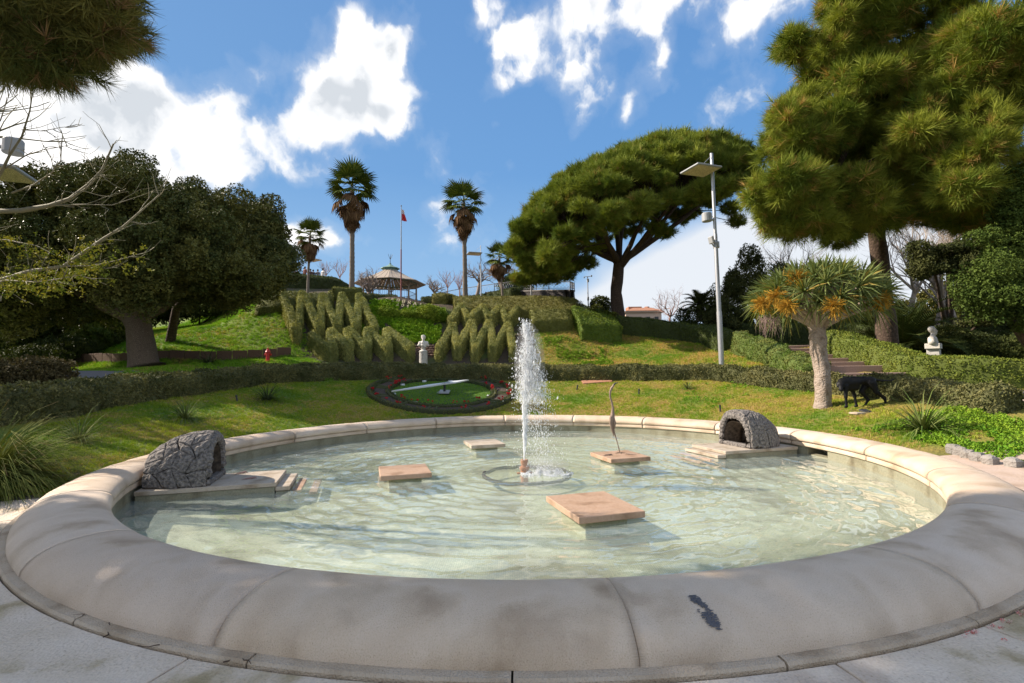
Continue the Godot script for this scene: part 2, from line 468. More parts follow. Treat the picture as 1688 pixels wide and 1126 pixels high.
func billow(lobes: Array, per: float, r0: float, r1: float, low := 0.0) -> Array:   # many small puffs over the surface of large lobes
	var out := []
	for p in lobes:
		var r := Vector3(p[1], p[2], p[3])
		var area := 4.0 * PI * pow((pow(r.x * r.y, 1.6) + pow(r.x * r.z, 1.6) + pow(r.y * r.z, 1.6)) / 3.0, 1.0 / 1.6)
		out.append([p[0], p[1] * 0.72, p[2] * 0.72, p[3] * 0.72])
		for k in int(area * per) + 2:
			var d := rnd_dir()
			var q := rf(r0, r1)
			out.append([p[0] + d * r * rf(0.68, 1.02) - Vector3(0, low * rng.randf() * q, 0), q, q * rf(0.7, 1.1 + low), q])
	return out
func bent(a: Vector3, b: Vector3, n: int, sway: float, sag := 0.0) -> Array:
	var out := []
	var side := Vector3(rf(-1, 1), rf(-0.4, 0.4), rf(-1, 1)) * sway
	for k in n + 1:
		var t := float(k) / n
		out.append(a.lerp(b, t) + side * sin(t * PI) + Vector3(rf(-1, 1), rf(-1, 1), rf(-1, 1)) * sway * 0.15 * sin(t * PI) + Vector3(0, -sag * sin(t * PI), 0))
	return out
func taper(r0: float, r1: float, n: int) -> Array:
	var out := []
	for k in n + 1: out.append(lerpf(r0, r1, float(k) / n))
	return out

func twigs(m: MB, a: Vector3, dir: Vector3, l: float, r: float, depth: int, spread := 0.6, lift := 0.15, ends = null, fork := 3) -> void:   # a bare branch with its branches
	var n := 3
	var p := [a]; var d := dir.normalized(); var q := a
	for k in n:
		d = (d + rnd_dir() * 0.16 + Vector3(0, lift * 0.3, 0)).normalized()
		q += d * l / n
		p.append(q)
	m.tube(p, taper(r, r * 0.6, n), 5 if depth > 2 else (4 if depth > 1 else 3), 0.0, null, false)
	if ends != null and depth <= 1: ends.append(q)
	if depth <= 0: return
	for k in fork:
		var t := rf(0.35, 1.0) if k < fork - 1 else 1.0
		var at: Vector3 = p[0].lerp(p[3], t) if t < 1.0 else q
		if t < 1.0: at = p[clampi(int(t * 3.0), 1, 3)]
		var nd := (d + rnd_dir() * spread * 1.5 + Vector3(0, lift, 0)).normalized()
		twigs(m, at, nd, l * rf(0.6, 0.82), r * 0.6 * rf(0.75, 1.0), depth - 1, spread, lift, ends, fork)

func bare_tree(label: String, at: Vector3, h: float, r: float, depth: int, m: Material, spread := 0.6, lean := Vector3.ZERO, trunk := 0.33, group := "bare winter trees") -> Node3D:
	var o := thing("bare_tree", label, "tree", at, 0.0, group)
	var t := MB.new()
	var top := Vector3(lean.x, trunk * h, lean.z)
	t.tube(bent(Vector3(0, -0.2, 0), top, 4, r * 0.8), taper(r * 1.25, r * 0.8, 4), 7)
	obj("trunk", t.done(), m, o)
	var b := MB.new()
	for k in 5:
		var a := TAU * k / 5.0 + rf(-0.4, 0.4)
		twigs(b, top - Vector3(0, rf(0, 0.12) * h * trunk, 0), Vector3(cos(a) * spread * 1.5, 1.0, sin(a) * spread * 1.5), h * 0.27, r * 0.6, depth, spread)
	obj("branches", b.done(), m, o)
	return o

func fan_frond(dead: bool) -> ArrayMesh:           # stalk along +z, then a folded fan of pointed blades
	var m := MB.new()
	var stalk := 0.75
	var sag := 0.12 if not dead else 0.3
	m.tint = Color(0.12, 0.12, 0.035) if not dead else Color(0.18, 0.11, 0.06)
	m.face([Vector3(-0.022, 0, 0), Vector3(0.022, 0, 0), Vector3(0.013, -0.02, stalk), Vector3(-0.013, -0.02, stalk)])
	var nb := 19
	for k in nb:
		var an := lerpf(-1.75, 1.75, k / float(nb - 1)) * (0.45 if dead else 1.0)
		var l := (0.85 - 0.25 * absf(an) / 1.75) * rf(0.9, 1.08)
		var d := Vector3(sin(an), 0.02 * (k % 2), cos(an))
		var s := Vector3(cos(an), 0.25 if k % 2 else -0.25, -sin(an)) * 0.042
		var o := Vector3(0, -0.02, stalk)
		var mid := o + d * l * 0.6 + Vector3(0, -sag * 0.15, 0)
		var tip := o + d * l + Vector3(0, -sag * (1.0 + absf(an) * 0.5), 0)
		m.tint = (Color(0.062, 0.098, 0.020).lerp(Color(0.155, 0.175, 0.042), rng.randf())) if not dead else Color(0.10, 0.055, 0.028).lerp(Color(0.22, 0.13, 0.07), rng.randf())
		m.face([o - s * 0.4, o + s * 0.4, mid + s, mid - s]); m.face([mid - s, mid + s, tip])
	return m.done(false)
var FROND: ArrayMesh
var DEADF: ArrayMesh
func frond_basis(az: float, el: float, s: float, roll := 0.0) -> Basis:
	return (Basis(Vector3.UP, az) * Basis(Vector3.RIGHT, -el) * Basis(Vector3.BACK, roll)).scaled_local(Vector3.ONE * s)
func fan_palm(label: String, at: Vector3, h: float, r: float, size: float, skirt: float, green: int, lean := 0.0) -> Node3D:
	var o := thing("fan_palm", label, "palm tree", at, rf(0, TAU), "fan palms on the terraced slope")
	var t := MB.new()
	var p := []; var rr := []
	var n := int(h / 0.16)
	for k in n + 1:
		var f := float(k) / n
		p.append(Vector3(lean * f * f, h * f - 0.3 * (1.0 - f), 0))
		rr.append(r * (1.0 + 0.45 * pow(1.0 - f, 6.0)) * (1.0 - 0.2 * f) * (1.06 if k % 2 else 0.95))
	t.tube(p, rr, 12, 0.02, nz)
	obj("trunk", t.done(), M.palm_bark, o)
	var hub := Vector3(lean, h, 0)
	for k in green:
		var f := (k + 0.5) / green
		var el := lerpf(1.45, -0.55, pow(f, 0.85)) + rf(-0.12, 0.12)
		var fr := obj("frond", FROND, M.dead, o)
		fr.transform = Transform3D(frond_basis(k * 2.39996 + rf(-0.2, 0.2), el, size * rf(0.9, 1.1), rf(-0.25, 0.25)), hub + Vector3(0, 0.1 * size, 0))
	var nd := int(46 * minf(1.0, 0.35 + size * 0.4))
	for k in nd:
		var f := (k + 0.5) / nd
		var el := lerpf(-0.55, -1.42, pow(f, 0.6)) + rf(-0.12, 0.12)
		var fr := obj("dead_frond", DEADF, M.dead, o)
		fr.transform = Transform3D(frond_basis(k * 2.39996 + rf(-0.3, 0.3), el, size * rf(0.8, 1.05) * lerpf(1.05, 0.8, f), rf(-0.4, 0.4)), hub + Vector3(0, -skirt * f * 0.85, 0))
	return o

func feather_palm(called: String, label: String, at: Vector3, trunk_h: float, l: float, n: int, c1: Color, c2: Color) -> Node3D:
	var o := thing(called, label, "palm", at)
	var t := MB.new()
	t.tube([Vector3(0, -0.2, 0), Vector3(0, trunk_h * 0.5, 0), Vector3(0, trunk_h, 0)], [0.3, 0.28, 0.25], 10, 0.03, nz)
	obj("trunk", t.done(), M.palm_bark, o)
	for k in n:
		var m := MB.new()
		var f := (k + 0.5) / n
		var el := lerpf(1.35, 0.0, f)
		var az := k * 2.39996
		var p := []
		for q in 9:
			var s := q / 8.0
			var e := el - s * s * 1.15
			p.append(Vector3(0, 0, 0) if q == 0 else p[-1] + Vector3(cos(az) * cos(e), sin(e), sin(az) * cos(e)) * l / 8.0)
		m.tint = Color(0.06, 0.06, 0.02)
		m.tube(p, taper(0.03, 0.006, 8), 3, 0, null, false)
		for q in range(1, 9):
			for j in 5:
				var a: Vector3 = p[q - 1].lerp(p[q], j / 5.0)
				var d: Vector3 = (p[q] - p[q - 1]).normalized()
				var s := d.cross(Vector3.UP).normalized()
				var up := s.cross(d)
				var ll := l * 0.24 * sin(PI * clampf((q - 1 + j / 5.0) / 8.5 + 0.08, 0, 1)) + 0.05
				m.tint = c1.lerp(c2, rng.randf())
				for sg in [-1.0, 1.0]:
					var b: Vector3 = (s * sg + d * 0.55 + up * 0.35 + Vector3(0, -0.1, 0)).normalized() * ll
					m.face([a - d * 0.03, a + d * 0.03, a + b])
		var fr := obj("frond", m.done(false), M.dead, o)
		fr.position = Vector3(0, trunk_h, 0)
	return o

func tuft(called: String, label: String, category: String, group: String, at: Vector3, n: int, l: float, w: float, droop: float, c1: Color, c2: Color, tips = null, lo := 0.2) -> Node3D:   # a clump of long narrow leaves
	var o := thing(called, label, category, at, 0.0, group)
	var m := MB.new()
	for k in n:
		var az := k * 2.39996 + rf(-0.3, 0.3)
		var el := lerpf(1.5, lo, sqrt((k + 0.5) / n)) + rf(-0.15, 0.15)
		var ll := l * rf(0.65, 1.1)
		var p := Vector3(cos(az), 0, sin(az)) * rf(0.0, 0.07) * l
		var s := Vector3(-sin(az), 0, cos(az)) * w
		var c := c1.lerp(c2, rng.randf())
		var seg := 4
		var prev_a := -1; var prev_b := -1
		for q in seg + 1:
			var t := q / float(seg)
			if q > 0:
				var e := el - droop * t * t * rf(0.8, 1.2)
				p += Vector3(cos(az) * cos(e), sin(e), sin(az) * cos(e)) * ll / seg
			m.tint = c if tips == null or t < 0.95 or el < 0.9 else c.lerp(tips, 0.9)
			var ww := 1.0 - 0.85 * t
			var a := m.add(p - s * ww); var b := m.add(p + s * ww)
			if q > 0: m.quad(prev_a, prev_b, b, a)
			prev_a = a; prev_b = b
	var leaves := obj("leaves", m.done(false), M.dead, o)
	leaves.set_meta("kind", "stuff")
	return o

func bush(called: String, label: String, group: String, list: Array, per: float, size: float, c1: Color, c2: Color, droop := 0.0, mesh: ArrayMesh = null) -> Node3D:   # leaves on a few stems
	var base: Vector3 = list[0][0]
	var at := Vector3(base.x, gh(base.x, -base.z), base.z)
	var o := thing(called, label, "bush", at, 0.0, group)
	var st := MB.new()
	var local := []
	for p in list:
		local.append([p[0] - at, p[1], p[2], p[3]])
		var to: Vector3 = p[0] - at
		st.tube(bent(Vector3(rf(-0.1, 0.1), -0.1, rf(-0.1, 0.1)), to, 3, 0.1), taper(0.06, 0.025, 3), 5)
	obj("stems", st.done(), M.bark, o)
	var xf := []; var col := PackedColorArray()
	puffs(local, per, mesh if mesh else LEAF, size, c1, c2, xf, col, 0.45, 0.2, droop)
	scatter("leaves", mesh if mesh else LEAF, M.leaf, xf, col, o)
	return o

# ---------------------------------------------------------------- bodies: capsules joined smoothly and meshed as surface nets
func sdf(prims: Array, cell: float, k: float, colors: Array) -> ArrayMesh:   # prim: [a, b, ra, rb, colour number]
	var lo := Vector3.ONE * 1e9; var hi := -lo
	for p in prims:
		var r: float = maxf(p[2], p[3]) + k + 2.0 * cell
		for e in 2:
			lo = lo.min(p[e] - Vector3.ONE * r); hi = hi.max(p[e] + Vector3.ONE * r)
	var nx := int((hi.x - lo.x) / cell) + 2; var ny := int((hi.y - lo.y) / cell) + 2; var nzz := int((hi.z - lo.z) / cell) + 2
	var val := PackedFloat32Array(); val.resize(nx * ny * nzz); val.fill(1.0)
	var near := PackedFloat32Array(); near.resize(val.size()); near.fill(9.0)
	var who := PackedByteArray(); who.resize(val.size())
	for p in prims:
		var a: Vector3 = p[0]; var ab: Vector3 = p[1] - a
		var ra: float = p[2]; var rb: float = p[3]
		var l2 := maxf(ab.length_squared(), 1e-9)
		var r := Vector3.ONE * (maxf(ra, rb) + k + cell)
		var i0 := Vector3i((a.min(p[1]) - r - lo) / cell).max(Vector3i.ZERO)
		var i1 := Vector3i((a.max(p[1]) + r - lo) / cell) + Vector3i.ONE
		for z in range(i0.z, mini(i1.z, nzz - 1) + 1):
			for y in range(i0.y, mini(i1.y, ny - 1) + 1):
				var row := (z * ny + y) * nx
				for x in range(i0.x, mini(i1.x, nx - 1) + 1):
					var q := lo + Vector3(x, y, z) * cell - a
					var t := clampf(q.dot(ab) / l2, 0.0, 1.0)
					var d := (q - ab * t).length() - lerpf(ra, rb, t)
					var o := val[row + x]
					var h := maxf(k - absf(o - d), 0.0) / k
					val[row + x] = minf(o, d) - h * h * k * 0.25
					if d < near[row + x]:
						near[row + x] = d; who[row + x] = p[4]
	var m := MB.new()
	var idx := PackedInt32Array(); idx.resize(val.size()); idx.fill(-1)
	var off := [0, 1, nx, nx + 1, nx * ny, nx * ny + 1, nx * ny + nx, nx * ny + nx + 1]
	var corner := [Vector3(0, 0, 0), Vector3(1, 0, 0), Vector3(0, 1, 0), Vector3(1, 1, 0), Vector3(0, 0, 1), Vector3(1, 0, 1), Vector3(0, 1, 1), Vector3(1, 1, 1)]
	var edges := [[0, 1], [2, 3], [4, 5], [6, 7], [0, 2], [1, 3], [4, 6], [5, 7], [0, 4], [1, 5], [2, 6], [3, 7]]
	for z in nzz - 1:
		for y in ny - 1:
			for x in nx - 1:
				var b := (z * ny + y) * nx + x
				var s0 := val[b] < 0.0
				var cross := false
				for e in range(1, 8):
					if (val[b + off[e]] < 0.0) != s0: cross = true; break
				if not cross: continue
				var sum := Vector3.ZERO; var cnt := 0
				for e in edges:
					var va := val[b + off[e[0]]]; var vb := val[b + off[e[1]]]
					if (va < 0.0) != (vb < 0.0):
						sum += corner[e[0]].lerp(corner[e[1]], va / (va - vb)); cnt += 1
				m.tint = colors[who[b]]
				idx[b] = m.add(lo + (Vector3(x, y, z) + sum / cnt) * cell)
	for z in range(1, nzz - 1):
		for y in range(1, ny - 1):
			for x in range(1, nx - 1):
				var b := (z * ny + y) * nx + x
				var ins := val[b] < 0.0
				for ax in 3:
					var st: int = [1, nx, nx * ny][ax]
					if (val[b + st] < 0.0) == ins: continue
					var u: int = [nx, nx * ny, 1][ax]; var w: int = [nx * ny, 1, nx][ax]
					var q := [idx[b - u - w], idx[b - w], idx[b], idx[b - u]]
					if q.min() < 0: continue
					if ins: m.quad(q[0], q[1], q[2], q[3])
					else: m.quad(q[3], q[2], q[1], q[0])
	return m.done()

func person(label: String, at: Vector3, turn: float, top: Color, legs: Color, hair: Color, h: float, wave := false) -> Node3D:
	var o := thing("person", label, "person", at, turn, "people at the terrace railing")
	var s := h / 1.75
	var P := []
	for sg in [-1.0, 1.0]:
		P.append([Vector3(0.09 * sg, 0.88, 0), Vector3(0.10 * sg, 0.48, 0.02), 0.085, 0.06, 1])
		P.append([Vector3(0.10 * sg, 0.48, 0.02), Vector3(0.10 * sg, 0.09, -0.01), 0.058, 0.04, 1])
		P.append([Vector3(0.10 * sg, 0.05, -0.02), Vector3(0.11 * sg, 0.04, 0.13), 0.045, 0.035, 3])
		P.append([Vector3(0.19 * sg, 1.40, 0), Vector3(0.25 * sg, 1.12, 0.02), 0.055, 0.045, 0])
		var hand := Vector3(0.20 * sg, 0.98, 0.18) if not (wave and sg > 0) else Vector3(0.32, 1.35, 0.16)
		P.append([Vector3(0.25 * sg, 1.12, 0.02), hand, 0.045, 0.032, 0])
		P.append([hand, hand + Vector3(0, -0.03, 0.06), 0.035, 0.025, 2])
	P.append([Vector3(0, 0.92, 0), Vector3(0, 1.15, 0), 0.14, 0.13, 0])
	P.append([Vector3(-0.08, 1.34, 0), Vector3(0.08, 1.34, 0), 0.13, 0.13, 0])
	P.append([Vector3(0, 1.42, 0), Vector3(0, 1.54, 0.01), 0.055, 0.05, 2])
	P.append([Vector3(0, 1.60, 0.015), Vector3(0, 1.66, 0), 0.075, 0.085, 2])
	P.append([Vector3(0, 1.66, -0.02), Vector3(0, 1.68, -0.01), 0.092, 0.088, 4])
	P.append([Vector3(0, 1.60, 0.09), Vector3(0, 1.585, 0.1), 0.018, 0.016, 2])
	for p in P:
		p[0] *= s; p[1] *= s; p[2] *= s; p[3] *= s
	obj("body", sdf(P, 0.032, 0.05, [top, legs, lin(0.38, 0.22, 0.15), lin(0.02, 0.02, 0.02), hair]), M.cloth, o)
	return o

# ---------------------------------------------------------------- sky
func cloud_field(w: int, h: int, az0: float, az1: float, el0: float, el1: float, list: Array) -> Array:   # two float images: billowing and veil cloud cover
	var out := []
	for soft in 2:
		var a := PackedFloat32Array(); a.resize(w * h)
		for y in h:
			var el := lerpf(el1, el0, (y + 0.5) / h)
			for x in w:
				var az := lerpf(az0, az1, (x + 0.5) / w)
				var s := 0.0
				for b in list:
					if int(b[6]) != soft: continue
					var dx: float = (az - b[0]) * cos(deg_to_rad(el)); var dy: float = el - b[1]
					if absf(dx) > 40.0 or absf(dy) > 40.0: continue
					var c: float = cos(b[4]); var sn: float = sin(b[4])
					var u: float = (dx * c + dy * sn) / b[2]; var v: float = (dy * c - dx * sn) / b[3]
					var q := u * u + v * v
					if q < 6.0: s = maxf(s, b[5] * exp(-q * 0.75)) if soft == 0 else s + b[5] * exp(-q)
				a[y * w + x] = s
		out.append(Image.create_from_data(w, h, false, Image.FORMAT_RF, a.to_byte_array()))
	return out
func noise_floats(w: int, h: int, seed_: int, freq: float, oct: int, warp: float) -> PackedByteArray:
	var n := FastNoiseLite.new()
	n.seed = seed_; n.frequency = freq; n.fractal_octaves = oct; n.fractal_gain = 0.55
	if warp > 0.0:
		n.domain_warp_enabled = true; n.domain_warp_amplitude = warp; n.domain_warp_frequency = freq * 1.5
	return n.get_seamless_image(w, h).get_data()
func paint_sky(w: int, h: int, az0: float, az1: float, el0: float, el1: float, list: Array, freq: float) -> Image:
	var f := cloud_field(maxi(w / 8, 90), maxi(h / 8, 45), az0, az1, el0, el1, list)
	var fl := []
	for im in f:
		im.resize(w, h, Image.INTERPOLATE_CUBIC)
		fl.append(im.get_data().to_float32_array())
	var n1 := noise_floats(w, h, 3, freq, 7, 40.0 * 0.006 / freq)
	var n2 := noise_floats(w, h, 9, freq * 0.55, 5, 0.0)
	var out := PackedFloat32Array(); out.resize(w * h * 3)
	for y in h:
		var el := lerpf(el1, el0, (y + 0.5) / h)
		var t := clampf(el / 42.0, 0.0, 1.0)
		var top := Color(0.075, 0.225, 0.56); var mid := Color(0.145, 0.37, 0.74); var low := Color(0.42, 0.65, 0.89)
		var base := low.lerp(mid, clampf(t * 1.9, 0, 1)).lerp(top, clampf((t - 0.35) * 1.25, 0, 1))
		for x in w:
			var k := y * w + x
			var az := lerpf(az0, az1, (x + 0.5) / w)
			var a := n1[k] / 255.0; var g := n2[k] / 255.0
			var c := base.lerp(Color(0.40, 0.60, 0.85), 0.30 * (0.5 - 0.5 * sin(deg_to_rad(az))))
			var b: float = fl[0][k] + (a - 0.5) * 1.35
			var thick := clampf((b - 0.38) / 0.42, 0.0, 1.0); thick = thick * thick * (3.0 - 2.0 * thick)
			var wisp: float = clampf((fl[0][k] * 0.75 + (a - 0.5) * 0.9 - 0.16) / 0.6, 0.0, 1.0) * 0.35
			var veil: float = clampf((fl[1][k] + (g - 0.5) * 0.7 + (a - 0.5) * 0.35 - 0.18) / 0.75, 0.0, 1.0) * 0.86
			var cov: float = maxf(maxf(thick, wisp), veil)
			var grey: float = clampf((b - 0.62) * 2.0, 0.0, 1.0) * clampf((g - 0.40) * 5.0, 0.0, 1.0)
			var white := Color(1.02, 1.02, 1.02).lerp(Color(1.85, 1.8, 1.76), clampf(b * 1.2 - 0.65, 0, 1)).lerp(Color(0.70, 0.745, 0.80), grey)
			if veil > thick: white = Color(0.92, 0.94, 0.97)
			c = c.lerp(white, cov)
			out[k * 3] = c.r; out[k * 3 + 1] = c.g; out[k * 3 + 2] = c.b
	return Image.create_from_data(w, h, false, Image.FORMAT_RGBF, out.to_byte_array())
func make_sky() -> Image:
	# clouds: azimuth, elevation, half width, half height (degrees), turn, strength, 0 billowing / 1 veil
	var list := [
		[-38.42, 23.37, 10,5.5,-0.3,1.0,0], [-32.86, 21.63, 5,3.6,-0.6,1.0,0], [-43.33, 20.99, 9,6.5,0.0,1.0,0], [-45.38, 16.39, 8,5,0,0.9,0], [-38.99, 26.71, 5,2.6,-0.5,0.95,0], [-30.19, 19.67, 3.0,2.0,0.3,0.85,0], [-27.92, 23.85, 1.1,1.4,0.6,0.62,0],
		[-19.75, 29.39, 5.0,4.6,0.2,0.95,0], [-17.50, 32.84, 4,3.2,0.4,0.85,0], [-20.97, 25.92, 4.2,2.4,0.1,0.8,0], [-14.65, 27.80, 1.8,2.0,0.4,0.75,0],
		[7.05, 35.47, 6.2,4.4,0.3,1.0,0], [2.27, 31.93, 4,1.6,0.25,0.8,0], [15.85, 36.02, 5,3,0.1,0.85,0], [17.02, 31.57, 2.0,4.2,-0.4,0.72,0], [14.21, 28.70, 0.9,2.4,-0.3,0.65,0], [26.87, 33.42, 5.5,1.8,0.5,0.85,0], [23.14, 31.55, 2.2,1.3,0.6,0.7,0],
		[25.00, 11.77, 12,4,0.18,0.85,1], [16.26, 9.25, 11,3.4,0.2,0.85,1], [32.55, 9.99, 11,6,0.0,0.7,1], [40.73, 9.41, 10,6,0.0,0.7,1], [8.16, 7.91, 6,1.6,0.2,0.5,1], [23.90, 13.75, 9,2.2,0.2,0.4,1],
		[-21.13, 14.72, 4.6,2.2,-0.2,0.8,0], [-26.52, 16.74, 2.6,1.4,0,0.62,0], [-24.17, 15.19, 2.5,2.0,0,0.6,0], [-8.93, 18.99, 1.6,1.0,0.3,0.46,0], [-2.75, 36.62, 1.6,1.0,0.3,0.44,0], [-1.78, 27.29, 1.0,0.7,0,0.4,0]]
	var r := RandomNumberGenerator.new(); r.seed = 77
	for k in 260:  # unseen clouds outside the view, extra ones added for brighter, whiter sky fill
		var az := r.randf_range(-180, 180)
		var el := r.randf_range(4, 60)
		if absf(az) < 64.0 and el < 54.0: continue
		list.append([az, el, r.randf_range(4, 12), r.randf_range(3, 6), r.randf_range(-0.4, 0.4), r.randf_range(0.7, 1.0), 0])
	var whole := paint_sky(1024, 512, -180, 180, -90, 90, list, 0.02)
	whole.resize(4096, 2048, Image.INTERPOLATE_CUBIC)
	var px0 := 1460; var px1 := 2636; var py0 := 500; var py1 := 1060
	var part := paint_sky(px1 - px0, py1 - py0, (px0 / 4096.0 - 0.5) * 360.0, (px1 / 4096.0 - 0.5) * 360.0, (0.5 - py1 / 2048.0) * 180.0, (0.5 - py0 / 2048.0) * 180.0, list, 0.0062)
	whole.blit_rect(part, Rect2i(0, 0, px1 - px0, py1 - py0), Vector2i(px0, py0))
	var turned := Image.create(4096, 2048, false, Image.FORMAT_RGBF)      # the panorama's edge lies ahead (-z)
	turned.blit_rect(whole, Rect2i(2048, 0, 2048, 2048), Vector2i(0, 0))
	turned.blit_rect(whole, Rect2i(0, 0, 2048, 2048), Vector2i(2048, 0))
	return turned

func _ready() -> void:
	rng.seed = 20160215
	nz.seed = 7; nz.frequency = 0.5; nz.fractal_octaves = 3
	# ---- camera, sky, sun, exposure
	var cam := Camera3D.new(); cam.name = "camera"
	cam.fov = rad_to_deg(2.0 * atan(563.0 / 820.0)); cam.near = 0.05; cam.far = 3000.0
	add_child(cam)
	cam.position = Vector3(0, 1.7, 0)
	cam.rotation = Vector3(atan(53.0 / 820.0), 0, -0.012)
	var env := Environment.new()
	env.background_mode = Environment.BG_SKY
	env.sky = Sky.new()
	var pano := PanoramaSkyMaterial.new()
	pano.panorama = ImageTexture.create_from_image(make_sky())
	pano.energy_multiplier = 1.0 / 1.9
	env.sky.sky_material = pano
	env.tonemap_mode = Environment.TONE_MAPPER_LINEAR
	env.tonemap_exposure = 1.9
	env.volumetric_fog_enabled = true; env.volumetric_fog_density = 0.0      # for the mist round the jet alone
	env.sdfgi_enabled = true; env.ssao_enabled = true; env.ssil_enabled = true
	var we := WorldEnvironment.new(); we.name = "world"; we.environment = env
	add_child(we)
	var sun := DirectionalLight3D.new(); sun.name = "sun"
	sun.light_color = Color(1.0, 0.945, 0.875); sun.light_energy = 1.52
	sun.light_angular_distance = 0.5; sun.shadow_enabled = true
	add_child(sun)
	sun.look_at_from_position(Vector3.ZERO, Vector3(0.797, -0.588, 0.140))
	make_materials(); make_templates()
	FROND = fan_frond(false); DEADF = fan_frond(true)
	ground()
	basin()
	water_and_jet()
	lawn()
	clock()
	hedges()
	terrace()
	trees_left()
	trees_right()
	small_things()

# ---------------------------------------------------------------- the ground
func ground() -> void:
	var rs := [6.9]
	var r := 7.36
	while r < 24.0: rs.append(r); r += 0.25
	while r < 52.0: rs.append(r); r += 0.7
	while r < 1100.0: rs.append(r); r *= 1.35
	var m := MB.new()
	var n := 360
	var green := Color(0.105, 0.185, 0.016); var olive := Color(0.22, 0.21, 0.025); var dry := Color(0.31, 0.20, 0.06)
	var soil := Color(0.085, 0.060, 0.042); var weed := Color(0.12, 0.21, 0.018); var far := Color(0.05, 0.06, 0.025)
	for rr in rs:
		for s in n:
			var a := TAU * s / n
			var x: float = CX + rr * sin(a); var d: float = CD + rr * cos(a)
			var ph := rad_to_deg(atan2(sin(a), cos(a)))
			var y := gh(x, d) if rr > 7.2 else gh(x, d) - 0.12
			var p := Vector3(x, y, -d)
			var q := nz.get_noise_3d(x * 0.7, 0, d * 0.7); var q2 := nz.get_noise_3d(x * 2.6, 9, d * 2.6); var q3 := nz.get_noise_3d(x * 0.25, 30, d * 0.25)
			var c := green.lerp(olive, clampf(0.5 + q * 1.1 + ss(-50, 20, ph) * 0.35, 0, 1))
			c = c.lerp(dry, clampf(q * 0.9 + q2 * 0.8 - 0.05 + 0.6 * ss(-40, 10, ph) * (1.0 - ss(7.4, 10.5, rr)), 0, 0.9))
			if rr > 13.5:
				c = c.lerp(weed, 0.6 * ss(-30, -40, ph))
				if ph > -36.0 and ph < 4.0 and rr > 16.6: c = soil.lerp(weed, clampf(q * 1.5 + q2, 0, 0.6))
				if rr > 26.0 and ph > -36.0: c = c.lerp(Color(0.10, 0.085, 0.05), 0.6)
			if absf(ph) > 92.0: c = c.lerp(soil, ss(92, 104, absf(ph)))
			if rr < 7.5 and ph < -10.0 and q2 > -0.1: c = c.lerp(soil, 0.7)
			if rr > 60.0: c = far
			m.tint = c
			m.add(p)
	for k in rs.size() - 1:
		for s in n:
			var a := k * n + s; var b := k * n + (s + 1) % n
			m.quad(a, b, b + n, a + n)
	struct("ground", m.done(), M.ground)
	# the paving before the pool, slab by slab
	var pv := struct("paving", ring_sheet(7.30, 13.5, 114.0, 250.0, 0.002), M.mortar)
	for row in 3:
		var r0: float = [7.415, 8.62, 9.9][row]; var r1: float = [8.605, 9.885, 11.3][row]
		var cnt: int = [13, 14, 15][row]
		for k in cnt:
			var a0 := deg_to_rad(118.0 + (128.0 / cnt) * (k + (0.5 if row == 1 else 0.0)))
			var a1 := a0 + deg_to_rad(128.0 / cnt) - 0.012 / r0
			var sl := MB.new()
			var lift := 0.030 + rf(-0.004, 0.004)
			var loop := []
			for t in 5: loop.append([r0, lerpf(a0, a1, t / 4.0)])
			for t in 5: loop.append([r1, lerpf(a1, a0, t / 4.0)])
			var mid := (a0 + a1) * 0.5; var rm := (r0 + r1) * 0.5
			var o0 := Vector3(rm * sin(mid), 0, -rm * cos(mid))
			var topk := []; var sidek := []; var lowk := []
			for e in loop:
				var q := Vector3(e[0] * sin(e[1]), 0, -e[0] * cos(e[1]))
				var inn := q.lerp(o0, 0.006)
				topk.append(sl.add(inn + Vector3(0, lift, 0))); sidek.append(sl.add(q + Vector3(0, lift - 0.006, 0))); lowk.append(sl.add(q + Vector3(0, -0.01, 0)))
			var cc := sl.add(o0 + Vector3(0, lift, 0))
			for t in loop.size():
				var u := (t + 1) % loop.size()
				sl.tri(cc, topk[t], topk[u]); sl.quad(topk[t], sidek[t], sidek[u], topk[u]); sl.quad(sidek[t], lowk[t], lowk[u], sidek[u])
			var so := obj("slab", sl.done(false), M.paving, pv)
			so.position = Vector3(CX, 0, -CD)
	# asphalt path on the left, pale path and steps on the right
	struct("path", ribbon([Vector2(-12.0, 12.4), Vector2(-12.6, 14.2), Vector2(-13.3, 15.9), Vector2(-15.2, 18.0), Vector2(-17.6, 19.6), Vector2(-22.0, 21.0)], 2.3, 0.035), M.asphalt)
	struct("path", ribbon([Vector2(16.5, 8.2), Vector2(14.2, 10.2), Vector2(12.9, 12.4), Vector2(12.1, 14.6), Vector2(11.9, 16.7)], 3.0, 0.03), M.path)
	struct("pavement", ring_sheet(7.5, 12.0, 98.0, 118.5, 0.03), M.path)
	struct("path", ribbon([Vector2(-22.5, 47.5), Vector2(-18.5, 50.5), Vector2(-14.5, 53.0), Vector2(-9.0, 53.5), Vector2(-4.0, 51.5), Vector2(1.0, 46.5)], 4.0, 0.25), M.path)

